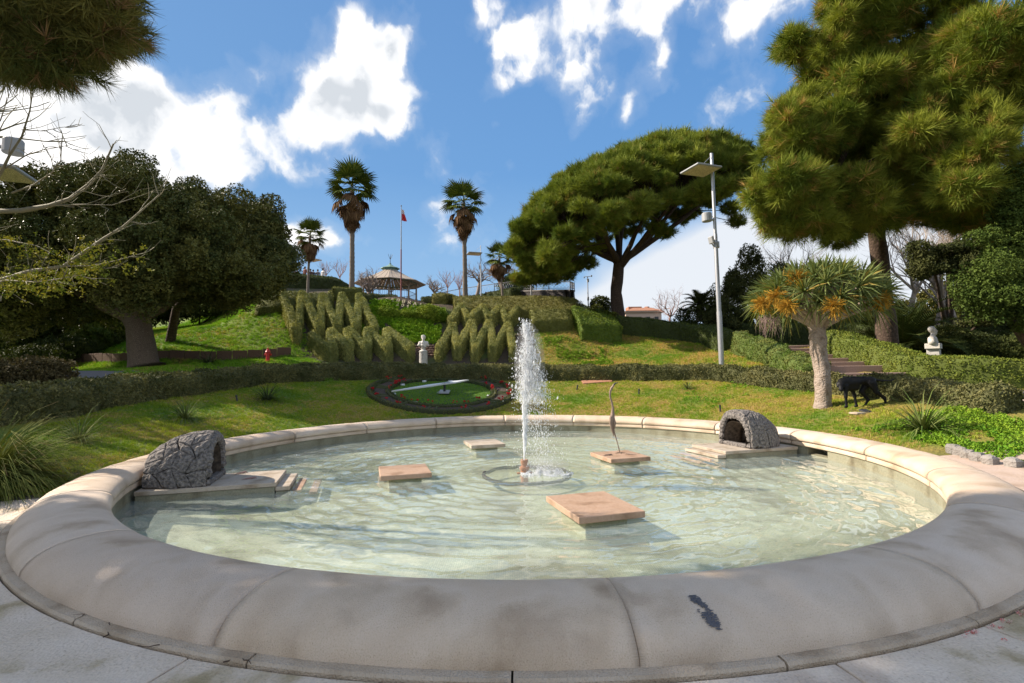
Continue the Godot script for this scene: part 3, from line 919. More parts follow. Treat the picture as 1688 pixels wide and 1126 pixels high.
func ring_sheet(r0: float, r1: float, a0: float, a1: float, lift: float) -> ArrayMesh:
	var m := MB.new()
	var na := int((a1 - a0) * 0.8); var nr := 14
	for k in nr + 1:
		for s in na + 1:
			var r := lerpf(r0, r1, k / float(nr)); var a := deg_to_rad(lerpf(a0, a1, s / float(na)))
			m.add(G(Vector2(CX + r * sin(a), CD + r * cos(a)), lift))
	for k in nr:
		for s in na:
			var a := k * (na + 1) + s
			m.quad(a, a + 1, a + na + 2, a + na + 1)
	return m.done()
func ribbon(pts: Array, w: float, lift: float) -> ArrayMesh:
	var cv := Curve2D.new()
	for k in pts.size():
		var t: Vector2 = (pts[mini(k + 1, pts.size() - 1)] - pts[maxi(k - 1, 0)]) / 6.0
		cv.add_point(pts[k], -t, t)
	var l := cv.get_baked_length(); var n := int(l / 0.3) + 1; var nw := 10
	var m := MB.new()
	for k in n + 1:
		var p := cv.sample_baked(l * k / n, true)
		var t := (cv.sample_baked(minf(l, l * k / n + 0.2), true) - cv.sample_baked(maxf(0, l * k / n - 0.2), true)).normalized()
		for e in nw + 1:
			var q := p + Vector2(t.y, -t.x) * w * (e / float(nw) - 0.5) * (1.0 + 0.06 * nz.get_noise_1d(k * 0.8))
			m.add(G(q, lift))
	for k in n:
		for e in nw:
			var a := k * (nw + 1) + e
			m.quad(a, a + 1, a + nw + 2, a + nw + 1)
	return m.done()

# ---------------------------------------------------------------- the pool
func basin() -> void:
	var o := thing("fountain_basin", "large round fountain basin with rounded pale stone rim and mosaic floor", "fountain basin", Vector3(CX, 0, -CD))
	var prof := []
	for p in [[6.56, -0.015], [6.505, -0.02], [6.50, 0.0], [6.50, 0.065], [6.53, 0.072], [6.53, 0.082], [6.488, 0.088], [6.472, 0.12], [6.476, 0.16], [6.50, 0.205], [6.545, 0.238], [6.61, 0.264], [6.70, 0.282], [6.80, 0.290], [6.90, 0.289], [7.0, 0.280], [7.09, 0.262], [7.17, 0.234], [7.235, 0.196], [7.285, 0.150], [7.315, 0.105], [7.325, 0.062]]: prof.append(Vector2(p[0], p[1]))
	var cnt := 18; var seg := 40
	for k in cnt:
		var m := MB.new()
		var np := prof.size()
		var half := PI / cnt
		var mid := Vector2(6.9, 0.1)
		for s in seg + 3:
			var e := clampi(s - 1, 0, seg)
			var a := -half + 0.0004 + (half * 2.0 - 0.0008) * e / seg
			var cap := s == 0 or s == seg + 2
			if not cap and (e == 0 or e == seg): cap = false
			for p in prof:
				var q: Vector2 = p
				if cap: q = p.lerp(mid, 0.5)
				elif e == 0 or e == seg: q = p.lerp(mid, 0.003)
				var world := Vector3(q.x * cos(a + k * 2.0), q.y, q.x * sin(a + k * 2.0))
				var b: float = nz.get_noise_3dv(world * 3.0) * 0.006 + nz.get_noise_3dv(world * 16.0) * 0.003
				if cap: b = 0.0
				m.add(Vector3((q.x + b) * sin(a), q.y + (b if q.y > 0.1 else 0.0), -(q.x + b) * cos(a)))
		for s in seg + 2:
			for e in np - 1:
				var a := s * np + e
				m.quad(a, a + np, a + np + 1, a + 1)
		var st := obj("rim_stone", m.done(), M["stone_%d" % ((k * 7) % 4)], o)
		st.rotation.y = -(deg_to_rad(6.0) + TAU * k / cnt)
	# a dark tar-like patch on the rim at the right of the foreground
	var patch := MB.new()
	for k in 520:
		var f := rng.randf(); var u := rng.randfn(0.0, 0.5)
		if absf(u) > 1.0 - 0.45 * absf(f * 2.0 - 1.0) or nz.get_noise_2d(f * 5.0, u * 2.0) < -0.2: continue
		var rr := rf(0.0008, 0.0022)
		var ring := []
		for q in 6:
			var an := TAU * q / 6.0
			var pq := _along(prof, lerpf(0.29, 0.135, clampf(f + 9.0 * rr * rf(0.5, 1.4) * sin(an), 0, 1)))
			var pa := deg_to_rad(172.3) + 0.0066 * u - 0.004 * f + rr * rf(0.5, 1.4) * cos(an)
			ring.append(Vector3((pq.x + 0.005) * sin(pa), pq.y + 0.007, -(pq.x + 0.005) * cos(pa)))
		patch.face(ring)
	obj("tar_patch", patch.done(), M.tar, o)
	var pc := 30
	for k in pc:
		var m := MB.new()
		var a1 := PI / pc - 0.0009
		var pr := [Vector2(7.20, 0.0), Vector2(7.40, -0.01), Vector2(7.402, 0.045), Vector2(7.388, 0.060), Vector2(7.31, 0.064), Vector2(7.2, 0.05)]
		for s in 9:
			var a := -a1 + 2.0 * a1 * s / 8.0
			for p in pr:
				var b: float = nz.get_noise_3d(p.x * cos(a + k), p.y * 4.0, p.x * sin(a + k) * 3.0) * 0.006
				m.add(Vector3((p.x + b) * sin(a), p.y + b * 0.5, -(p.x + b) * cos(a)))
		for s in 8:
			for e in pr.size() - 1:
				var q := s * pr.size() + e
				m.quad(q, q + 1, q + pr.size() + 1, q + pr.size())
		var f0 := []; var f1 := []
		for e in pr.size():
			f0.append(m.v[e]); f1.append(m.v[8 * pr.size() + e])
		m.face(f0); m.face(f1)
		var pst := obj("plinth_stone", m.done(false), M.plinth, o)
		pst.rotation.y = TAU * (k + 0.37) / pc
	# the wall below the rim, with the overflow opening on the right, and the floor
	var wall := MB.new()
	var hole := atan2(6.54 - CX, 11.0 - CD)
	var hw := 0.045
	var n := 240
	var spans := [[hole + hw, hole - hw + TAU, -0.64, 0.03], [hole - hw, hole + hw, -0.64, -0.17]]
	for sp in spans:
		var c := n if sp == spans[0] else 6
		var first := wall.v.size()
		for s in c + 1:
			var a := lerpf(sp[0], sp[1], s / float(c))
			for y in [sp[2], lerpf(sp[2], sp[3], 0.5), sp[3]]: wall.add(Vector3(6.53 * sin(a), y, -6.53 * cos(a)))
		for s in c:
			for e in 2:
				var q := first + s * 3 + e
				wall.quad(q, q + 3, q + 4, q + 1)
	for e in [[hole - hw, 6.53, 6.95], [hole + hw, 6.53, 6.95]]:
		wall.face([Vector3(e[1] * sin(e[0]), -0.17, -e[1] * cos(e[0])), Vector3(e[2] * sin(e[0]), -0.17, -e[2] * cos(e[0])), Vector3(e[2] * sin(e[0]), 0.03, -e[2] * cos(e[0])), Vector3(e[1] * sin(e[0]), 0.03, -e[1] * cos(e[0]))])
	var A0 := Vector3(sin(hole - hw), 0, -cos(hole - hw)); var A1 := Vector3(sin(hole + hw), 0, -cos(hole + hw))
	wall.face([A0 * 6.53 + Vector3(0, -0.17, 0), A1 * 6.53 + Vector3(0, -0.17, 0), A1 * 6.95 + Vector3(0, -0.17, 0), A0 * 6.95 + Vector3(0, -0.17, 0)])
	wall.face([A0 * 6.95 + Vector3(0, -0.17, 0), A1 * 6.95 + Vector3(0, -0.17, 0), A1 * 6.95 + Vector3(0, 0.03, 0), A0 * 6.95 + Vector3(0, 0.03, 0)])
	obj("basin_wall", wall.done(false), M.mosaic_grey, o)
	var fl := MB.new()
	fl.lathe([Vector2(6.6, -0.40), Vector2(4.0, -0.41), Vector2(1.5, -0.42), Vector2(0.02, -0.42)], 96)
	obj("basin_floor", fl.done(), M.mosaic, o)
	var collar := MB.new()
	for s in 60:
		var a := TAU * s / 60.0
		for e in 8:
			var b := TAU * e / 8.0
			var rr := 0.034 + 0.016 * nz.get_noise_2d(s * 1.7, e)
			collar.add(Vector3((0.83 + rr * cos(b)) * cos(a), -0.243 + rr * sin(b) + 0.034 * nz.get_noise_2d(cos(a) * 3.0, sin(a) * 3.0), (0.83 + rr * cos(b)) * sin(a)))
	for s in 60:
		for e in 8:
			collar.quad(s * 8 + e, s * 8 + (e + 1) % 8, ((s + 1) % 60) * 8 + (e + 1) % 8, ((s + 1) % 60) * 8 + e)
	var co := obj("stone_collar", collar.done(), M.lava_dark, o)
	co.position = Vector3(0.07, 0, CD - 9.72)

	# four square stone slabs standing in the water
	var al := deg_to_rad(16.5)
	for spec in [["large square pinkish stone slab standing nearest in the pool", 1.04, 6.70, 0.90, 1.12, "slab_pink"], ["square brown stone slab in the water left of the jet", -1.99, 9.19, 0.88, 0.96, "slab_pink"], ["pale whitish stone slab in the water behind the jet", -0.74, 12.72, 0.86, 0.98, "slab_white"], ["square stone slab carrying the thin heron sculpture", 2.23, 10.58, 0.90, 0.95, "slab_pink"]]:
		var b := thing("stone_slab", spec[0], "stone slab", V(spec[1] * 1.033, 0, spec[2] * 1.033), al, "square slabs standing in the pool")
		var t := MB.new(); t.box(Vector3(0, -0.117, 0), Vector3(spec[3] * 1.03, 0.085, spec[4] * 1.03), 0.008)
		obj("top_slab", t.done(false), M[spec[5]], b)
		var f := MB.new(); f.box(Vector3(0, -0.41, 0), Vector3(spec[3] - 0.30, 0.50, spec[4] - 0.30), 0.01)
		obj("support", f.done(false), M.mosaic, b)

	# the two lava-stone shelters on their tiled platforms
	for side in [1, -1]:
		var name_: String = "right" if side > 0 else "left"
		var e1: Vector2 = Vector2(cos(deg_to_rad(AXIS)), sin(deg_to_rad(AXIS))) * side
		var front: Vector2 = Vector2(CX, CD) + e1 * 4.47
		var turn: float = deg_to_rad(AXIS) + (0.0 if side > 0 else PI)
		var pf := thing("platform", "tiled stone platform with steps under the %s lava shelter" % ("smaller far right" if side > 0 else "larger near left"), "platform", V(front.x, 0, front.y), turn, "platforms with shelters at the rim")
		var dk := MB.new(); dk.box(Vector3(0.98, -0.075, 0), Vector3(2.0, 0.07, 1.16), 0.008)
		obj("deck", dk.done(false), M.slab_white, pf)
		var bs := MB.new(); bs.box(Vector3(0.99, -0.39, 0), Vector3(1.96, 0.555, 1.12), 0.005)
		obj("tiled_base", bs.done(false), M.mosaic_grey, pf)
		var s1 := MB.new(); s1.box(Vector3(-0.11, -0.15, 0), Vector3(0.22, 0.07, 1.14), 0.008)
		obj("step", s1.done(false), M.slab_white, pf)
		var s2 := MB.new(); s2.box(Vector3(-0.10, -0.43, 0), Vector3(0.19, 0.48, 1.10), 0.005)
		obj("step_base", s2.done(false), M.mosaic_grey, pf)
		for q in 2:
			var s3 := MB.new(); s3.box(Vector3(-0.33 - 0.25 * q, -0.225 - 0.045 * q, 0), Vector3(0.13, 0.045, 1.08), 0.008)
			obj("step_board", s3.done(false), M.slab_pink, pf)
		shelter(side, V(front.x, -0.04, front.y), turn)

func _along(prof: Array, f: float) -> Vector2:      # a point on the rim's outline, from its outer foot up
	var x := (prof.size() - 1) * (1.0 - f)
	return (prof[int(x)] as Vector2).lerp(prof[mini(int(x) + 1, prof.size() - 1)], x - int(x))
func shelter(side: int, at: Vector3, turn: float) -> void:
	# vault of rough lava pieces: the mouth faces -x, the back leans to a rounded end
	var o := thing("lava_shelter", "dome-shaped lava stone shelter on the %s" % ("far right platform, its arched mouth facing the jet" if side > 0 else "near left platform, seen from its cracked flank"), "stone shelter", at, turn, "lava shelters at the pool rim")
	var L := 0.95; var x0 := 0.72 if side > 0 else 1.0; var hw := 0.53; var H := 0.80
	var pos := func(u: float, t: float, k: float) -> Vector3:      # u along, t from -1 (one foot) to 1 (the other), k scale of the section
		var a := t * PI * 0.5
		var sh := 1.0 - 0.42 * pow(maxf(0.0, u - 0.25) / 0.75, 2.0) * 0.9
		var x := x0 + L * u + 0.06 * (1.0 - cos(a)) * 0.0
		return Vector3(x, H * k * sh * pow(maxf(0.0, cos(a)), 0.75), -hw * k * (1.0 - 0.3 * pow(maxf(0.0, u - 0.3) / 0.7, 2.0)) * signf(sin(a)) * pow(absf(sin(a)), 0.8))
	var core := MB.new()
	var nu := 12; var nt := 20
	for e in nu + 1:
		for t in nt + 1: core.add(pos.call(e / float(nu) * 0.985 + 0.01, -1.0 + 2.0 * t / nt, 0.965))
	for e in nu:
		for t in nt: core.quad(e * (nt + 1) + t, e * (nt + 1) + t + 1, (e + 1) * (nt + 1) + t + 1, (e + 1) * (nt + 1) + t)
	var back := core.add(Vector3(x0 + L * 0.99, 0.2, 0))
	for t in nt: core.tri(back, nu * (nt + 1) + t, nu * (nt + 1) + t + 1)
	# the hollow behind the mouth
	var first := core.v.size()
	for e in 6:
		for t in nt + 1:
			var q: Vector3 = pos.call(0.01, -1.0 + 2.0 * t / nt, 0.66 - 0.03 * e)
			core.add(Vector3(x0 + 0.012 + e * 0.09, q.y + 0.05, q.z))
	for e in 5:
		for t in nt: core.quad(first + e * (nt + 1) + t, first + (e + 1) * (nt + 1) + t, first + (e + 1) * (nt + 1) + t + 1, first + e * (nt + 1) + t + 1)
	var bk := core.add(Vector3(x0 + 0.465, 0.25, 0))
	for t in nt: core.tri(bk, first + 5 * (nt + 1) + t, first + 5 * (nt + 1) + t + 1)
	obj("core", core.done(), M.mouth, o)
	var piece := func(poly: Array, u0: float, thick: float) -> void:      # one proud rough piece over a patch of the vault
		var m := MB.new()
		var c := Vector2.ZERO
		for p in poly: c += p / poly.size()
		var ring := []; var ring2 := []; var low := []
		var dense := []
		for k in poly.size():
			for q in 3: dense.append(poly[k].lerp(poly[(k + 1) % poly.size()], q / 3.0))
		for p in dense:
			var w := Vector2(nz.get_noise_3d(p.x * 20.0 + u0, p.y * 20.0, 1), nz.get_noise_3d(p.x * 20.0, p.y * 20.0 + u0, 7)) * 0.035
			var e: Vector2 = p.lerp(c, 0.025) + w
			var f: Vector2 = p.lerp(c, 0.13) + w
			low.append(m.add(pos.call(e.x, e.y, 0.95)))
			ring.append(m.add(pos.call(e.x, e.y, 1.0 + thick * 0.35)))
			ring2.append(m.add(pos.call(f.x, f.y, 1.0 + thick * (0.85 + 0.45 * nz.get_noise_2d(f.x * 30.0, f.y * 30.0 + u0)))))
		var inner := []
		for p in dense:
			var f: Vector2 = p.lerp(c, 0.58)
			inner.append(m.add(pos.call(f.x, f.y, 1.0 + thick * (0.95 + 0.8 * nz.get_noise_2d(f.x * 40.0, f.y * 40.0 + u0)))))
		var mid := m.add(pos.call(c.x, c.y, 1.0 + thick * 1.2))
		for k in dense.size():
			var j := (k + 1) % dense.size()
			m.quad(low[k], low[j], ring[j], ring[k]); m.quad(ring[k], ring[j], ring2[j], ring2[k]); m.quad(ring2[k], ring2[j], inner[j], inner[k]); m.tri(inner[k], inner[j], mid)
		obj("lava_piece", m.done(false), M.lava, o)
	var rows := 4; var cols := 9
	var grid := []
	for e in rows + 1:
		var row := []
		for t in cols + 1:
			var ju := 0.0 if e == 0 or e == rows else rf(-0.075, 0.075)
			var jt := 0.0 if t == 0 or t == cols else rf(-0.07, 0.07)
			row.append(Vector2(0.02 + 0.97 * e / rows + ju, -1.0 + 2.0 * t / cols + jt + (0.1 if e % 2 and t > 0 and t < cols else 0.0)))
		grid.append(row)
	for e in rows:
		for t in cols: piece.call([grid[e][t], grid[e][t + 1], grid[e + 1][t + 1], grid[e + 1][t]], e * 10.0 + t, 0.045)
	# rough stones round the mouth
	var nb := 21
	for k in nb:
		var t := -1.0 + 2.0 * k / (nb - 1)
		var a: Vector3 = pos.call(0.0, t, 0.84)
		var m := MB.new()
		var rr := rf(0.07, 0.095)
		for y in 5:
			for s in 8:
				var la := -PI / 2 + PI * y / 4.0; var lo := TAU * s / 8.0
				var d := Vector3(cos(la) * cos(lo), sin(la), cos(la) * sin(lo))
				m.add(d * Vector3(rr * 0.75, rr, rr) * (1.0 + 0.35 * nz.get_noise_3dv(d * 3.0 + Vector3(k * 5, 0, 0))))
		for y in 4:
			for s in 8: m.quad(y * 8 + s, y * 8 + (s + 1) % 8, (y + 1) * 8 + (s + 1) % 8, (y + 1) * 8 + s)
		var ms := obj("mouth_stone", m.done(false), M.lava, o)
		ms.position = a + Vector3(0.02, 0.04, 0)
	var sill := MB.new(); sill.box(Vector3(x0 + 0.04, 0.035, 0), Vector3(0.13, 0.1, 0.72), 0.02)
	obj("sill", sill.done(false), M.lava, o)

func water_and_jet() -> void:
	var m := MB.new()
	var n := 300; var rings := 170
	var jx := 0.25; var jd := 9.72
	var wave := func(x: float, d: float) -> float:
		var q := Vector2(x - jx, d - jd).length()
		var ph := nz.get_noise_2d(x * 1.3, d * 1.3) * 3.2 + nz.get_noise_2d(x * 3.2 + 50.0, d * 3.2) * 2.4
		var rip := sin(q * 21.0 + ph * 0.7) * 0.0064 * ss(0.5, 1.3, q) * (1.15 - 0.08 * q)
		var rip2 := sin(q * 7.0 - ph * 0.8 + 1.0) * 0.0088 * ss(0.9, 2.2, q)
		var sw := nz.get_noise_2d(x * 2.1 + 7.0, d * 3.0) * 0.012 + nz.get_noise_2d(x * 6.0, d * 7.5 + 20.0) * 0.0055
		return rip + rip2 + sw * ss(0.4, 1.6, q)
	var nor := PackedVector3Array()
	for k in rings + 1:
		var r := 6.53 * sqrt(k / float(rings)) if k > 0 else 0.001
		r = 6.53 * pow(k / float(rings), 0.8) if k > 0 else 0.001
		for s in n:
			var a := TAU * s / n
			var x := CX + r * sin(a); var d := CD + r * cos(a)
			m.add(Vector3(x, WATER + wave.call(x, d), -d))
			var e := 0.02
			nor.append(Vector3(wave.call(x - e, d) - wave.call(x + e, d), 2.0 * e, wave.call(x, d + e) - wave.call(x, d - e)).normalized())
	for k in rings:
		for s in n:
			var a := k * n + s; var b := k * n + (s + 1) % n
			m.quad(a, b, b + n, a + n)
	var w := obj("water", m.done(true, nor), M.water)
	w.set_meta("kind", "structure")
	# nozzle
	var noz := thing("fountain_nozzle", "short rusty brown nozzle pipe in the middle of the pool", "nozzle", V(jx - 0.04, WATER, jd))
	var p := MB.new(); p.lathe([Vector2(0.0, -0.45), Vector2(0.075, -0.45), Vector2(0.075, 0.06), Vector2(0.095, 0.065), Vector2(0.095, 0.11), Vector2(0.06, 0.115), Vector2(0.06, 0.165), Vector2(0.072, 0.17), Vector2(0.072, 0.245), Vector2(0.045, 0.25), Vector2(0.03, 0.22), Vector2(0.0, 0.22)], 14)
	obj("pipe", p.done(false), M.rust, noz)
	for k in 3:
		var b := MB.new(); b.box(Vector3(0.14 * cos(k * 2.1 + 0.4), 0.0, 0.14 * sin(k * 2.1 + 0.4)), Vector3(0.07, 0.03, 0.05), 0.006)
		obj("flange_lug", b.done(false), M.rust, noz)
	# the jet: a column that breaks into drops, which fall to the right
	var jet := thing("water_jet", "tall white water jet rising from the nozzle and breaking into drops", "water jet", V(jx - 0.04, WATER, jd))
	var c := MB.new()
	var pts := []; var rr := []
	for k in 46:
		var t := k / 45.0
		pts.append(Vector3(0.025 * sin(t * 9.0) * t + 0.03 * t * t + 0.015 * nz.get_noise_1d(k * 0.9), 0.2 + 1.75 * t, 0.02 * nz.get_noise_1d(k * 1.3 + 40)))
		rr.append((0.014 + 0.016 * t) * (1.0 + 0.9 * nz.get_noise_1d(k * 2.7 + 90) * minf(1.0, t * 3.0)) * (1.0 - 0.8 * ss(0.7, 1.0, t)))
	c.tube(pts, rr, 9, 0.02, nz)
	obj("column", c.done(), M.foam, jet)
	var xf := []; var col := PackedColorArray()
	for k in 17000:
		var y: float; var x: float; var z: float; var s: float
		var kind := rng.randf()
		if kind < 0.62:      # the crown: thrown up, wide in its lower half
			var t := pow(rng.randf(), 0.75)
			y = lerpf(2.98, 1.35, t) + rf(-0.06, 0.06)
			var wd := 0.05 + 0.27 * pow(t, 0.7)
			x = 0.06 + 0.11 * t + rng.randfn(0.0, 1.0) * wd * 0.52
			z = rng.randfn(0.0, 1.0) * wd * 0.5
			s = rf(0.0016, 0.0065) if rng.randf() > 0.05 else rf(0.009, 0.018)
			if nz.get_noise_3d(x * 9.0, y * 5.0, z * 9.0) < -0.12: continue
		elif kind < 0.83:    # rain on the lee side
			var t := rng.randf()
			y = lerpf(1.9, 0.0, t)
			x = 0.17 + 0.16 * t + rng.randfn(0.0, 1.0) * (0.13 + 0.12 * t); z = rng.randfn(0.0, 1.0) * (0.13 + 0.12 * t)
			if rng.randf() > 1.0 - 0.45 * t: continue
			s = rf(0.0018, 0.007)
		else:                # spray stripped from the column
			var t := rng.randf()
			y = 0.5 + 1.7 * t
			x = 0.02 + 0.05 * t + rng.randfn(0.0, 1.0) * (0.012 + 0.05 * t); z = rng.randfn(0.0, 1.0) * (0.012 + 0.05 * t)
			s = rf(0.002, 0.008)
		xf.append(Transform3D(Basis(rnd_dir(), rf(0, 0.5)) * Basis.from_scale(Vector3(1, rf(1.0, 3.6), 1) * s), Vector3(x, y, z)))
		col.append(Color.WHITE)
	scatter("drops", DROP, M.foam, xf, col, jet)
	var fx := []; var fc := PackedColorArray()
	for k in 5200:
		var a := rf(0, TAU); var q := sqrt(rng.randf())
		var at := Vector3(0.40 + 0.52 * q * cos(a), rf(-0.012, 0.02) + 0.20 * pow(rng.randf(), 4.0) * (1.0 - q), 0.16 + 0.30 * q * sin(a))
		if nz.get_noise_2d(at.x * 12.0, at.z * 12.0) < -0.25 + q * 0.45: continue
		fx.append(Transform3D(Basis(rnd_dir(), rf(0, TAU)) * Basis.from_scale(Vector3(1, 0.7, 1) * rf(0.003, 0.014)), at))
		fc.append(Color.WHITE)
	scatter("splash_foam", DROP, M.foam, fx, fc, jet)
	var fm := FogMaterial.new(); fm.albedo = Color(1, 1, 1); fm.density = 0.5
	for e in [[Vector3(0.13, 2.05, 0), Vector3(0.62, 1.7, 0.62), "drifting_mist"], [Vector3(0.36, 0.14, 0.1), Vector3(1.0, 0.36, 0.7), "splash_mist"]]:
		var fog := FogVolume.new(); fog.name = e[2]
		fog.shape = RenderingServer.FOG_VOLUME_SHAPE_ELLIPSOID; fog.size = e[1]; fog.material = fm; fog.position = e[0]
		jet.add_child(fog, true)

# ---------------------------------------------------------------- lawn and flower clock
func grass_on(called: String, n: int, r0: float, r1: float, a0: float, a1: float, size: float, c1: Color, c2: Color, dry: Color, share: float) -> void:
	var xf := []; var col := PackedColorArray()
	for k in n:
		var r := sqrt(lerpf(r0 * r0, r1 * r1, rng.randf())); var a := deg_to_rad(rf(a0, a1))
		var x := CX + r * sin(a); var d := CD + r * cos(a)
		if Vector2(x + 2.92, d - 20.7).length() < 3.05: continue
		if called == "lawn_grass" and absf(rad_to_deg(a)) > 60.0 and r > pl(rad_to_deg(a), [-112, -81, -68, -47, 54, 72, 86, 95], [9.6, 10.6, 11.4, 13, 11.4, 10.1, 10.2, 10.2]): continue
		var q := nz.get_noise_3d(x * 0.7, 0, d * 0.7); var q2 := nz.get_noise_3d(x * 2.6, 9, d * 2.6)
		var s := size * rf(0.6, 1.2) * (1.0 + 0.7 * maxf(0.0, -q2))
		xf.append(Transform3D(up_basis((gn(x, d) + Vector3.UP * 2.0 + rnd_dir() * 0.5).normalized(), s, rf(0, TAU)), G(Vector2(x, d), -0.004)))
		var ph := rad_to_deg(a)
		var c := c1.lerp(c2, clampf(0.5 + q * 1.2 + rf(-0.3, 0.3), 0, 1))
		if rng.randf() < clampf(share * (0.25 + 0.75 * ss(-55, 5, ph)) + q * 0.8 + q2 * 0.7, 0.02, 0.9): c = dry * rf(0.75, 1.2)
		c.a = 1.0
		col.append(c)
	scatter(called, BLADES, M.grass, xf, col)
func lawn() -> void:
	grass_on("lawn_grass", 62000, 7.45, 13.3, -112, 92, 0.055, Color(0.075, 0.130, 0.013), Color(0.165, 0.188, 0.020), Color(0.22, 0.175, 0.055), 0.36)
	grass_on("bank_grass", 17000, 13.3, 22.5, 3.5, 48, 0.085, Color(0.075, 0.135, 0.014), Color(0.15, 0.165, 0.022), Color(0.24, 0.17, 0.055), 0.30)
	grass_on("bank_grass", 34000, 13.5, 36.0, -64, -34, 0.10, Color(0.075, 0.155, 0.012), Color(0.13, 0.20, 0.020), Color(0.20, 0.17, 0.05), 0.10)
	# leafy weeds: on the slope between the topiary letters, on the right bank, beside the pool on the right
	var spots := [["weeds", 5200, -8.9, -4.2, 27.6, 31.6, 0.13, Color(0.09, 0.19, 0.012), Color(0.17, 0.26, 0.02), 0], ["weeds", 1300, 1.9, 5.2, 25.2, 29.2, 0.10, Color(0.07, 0.17, 0.012), Color(0.15, 0.23, 0.02), 1], ["ground_cover", 5200, 7.4, 11.4, 7.8, 11.8, 0.075, Color(0.07, 0.17, 0.014), Color(0.18, 0.27, 0.025), 2], ["weeds", 900, 6.0, 10.6, 16.0, 22.5, 0.06, Color(0.07, 0.19, 0.012), Color(0.12, 0.24, 0.02), 3]]
	for s in spots:
		var xf := []; var col := PackedColorArray()
		for k in s[1]:
			var x := rf(s[2], s[3]); var d := rf(s[4], s[5])
			var r := Vector2(x - CX, d - CD).length(); var ph := rad_to_deg(atan2(x - CX, d - CD))
			var q := nz.get_noise_3d(x * 1.2, 3, d * 1.2)
			if s[9] == 0 and (q < -0.22 or r < 18.6): continue
			if s[9] == 1 and q < 0.02: continue
			if s[9] == 2 and (r < 7.75 + 0.012 * (ph - 60.0) or r > 10.3 or ph < 74.0 or ph > 112.0 or q < -0.3 + 0.5 * ss(86, 74, ph)): continue
			if s[9] == 3 and (q < 0.22 or r < 8.2 or (r > 12.2 and r < 13.6) or ph > 66): continue
			var sz: float = s[6] * rf(0.6, 1.4)
			xf.append(Transform3D(up_basis((Vector3.UP + rnd_dir() * 0.6).normalized(), sz, rf(0, TAU)), G(Vector2(x, d), rf(0.0, 1.4) * s[6] * (0.6 + q))))
			col.append((s[7] as Color).lerp(s[8], clampf(0.5 + q + rf(-0.4, 0.4), 0, 1)))
		scatter(s[0], LEAF_BIG, M.leaf, xf, col)

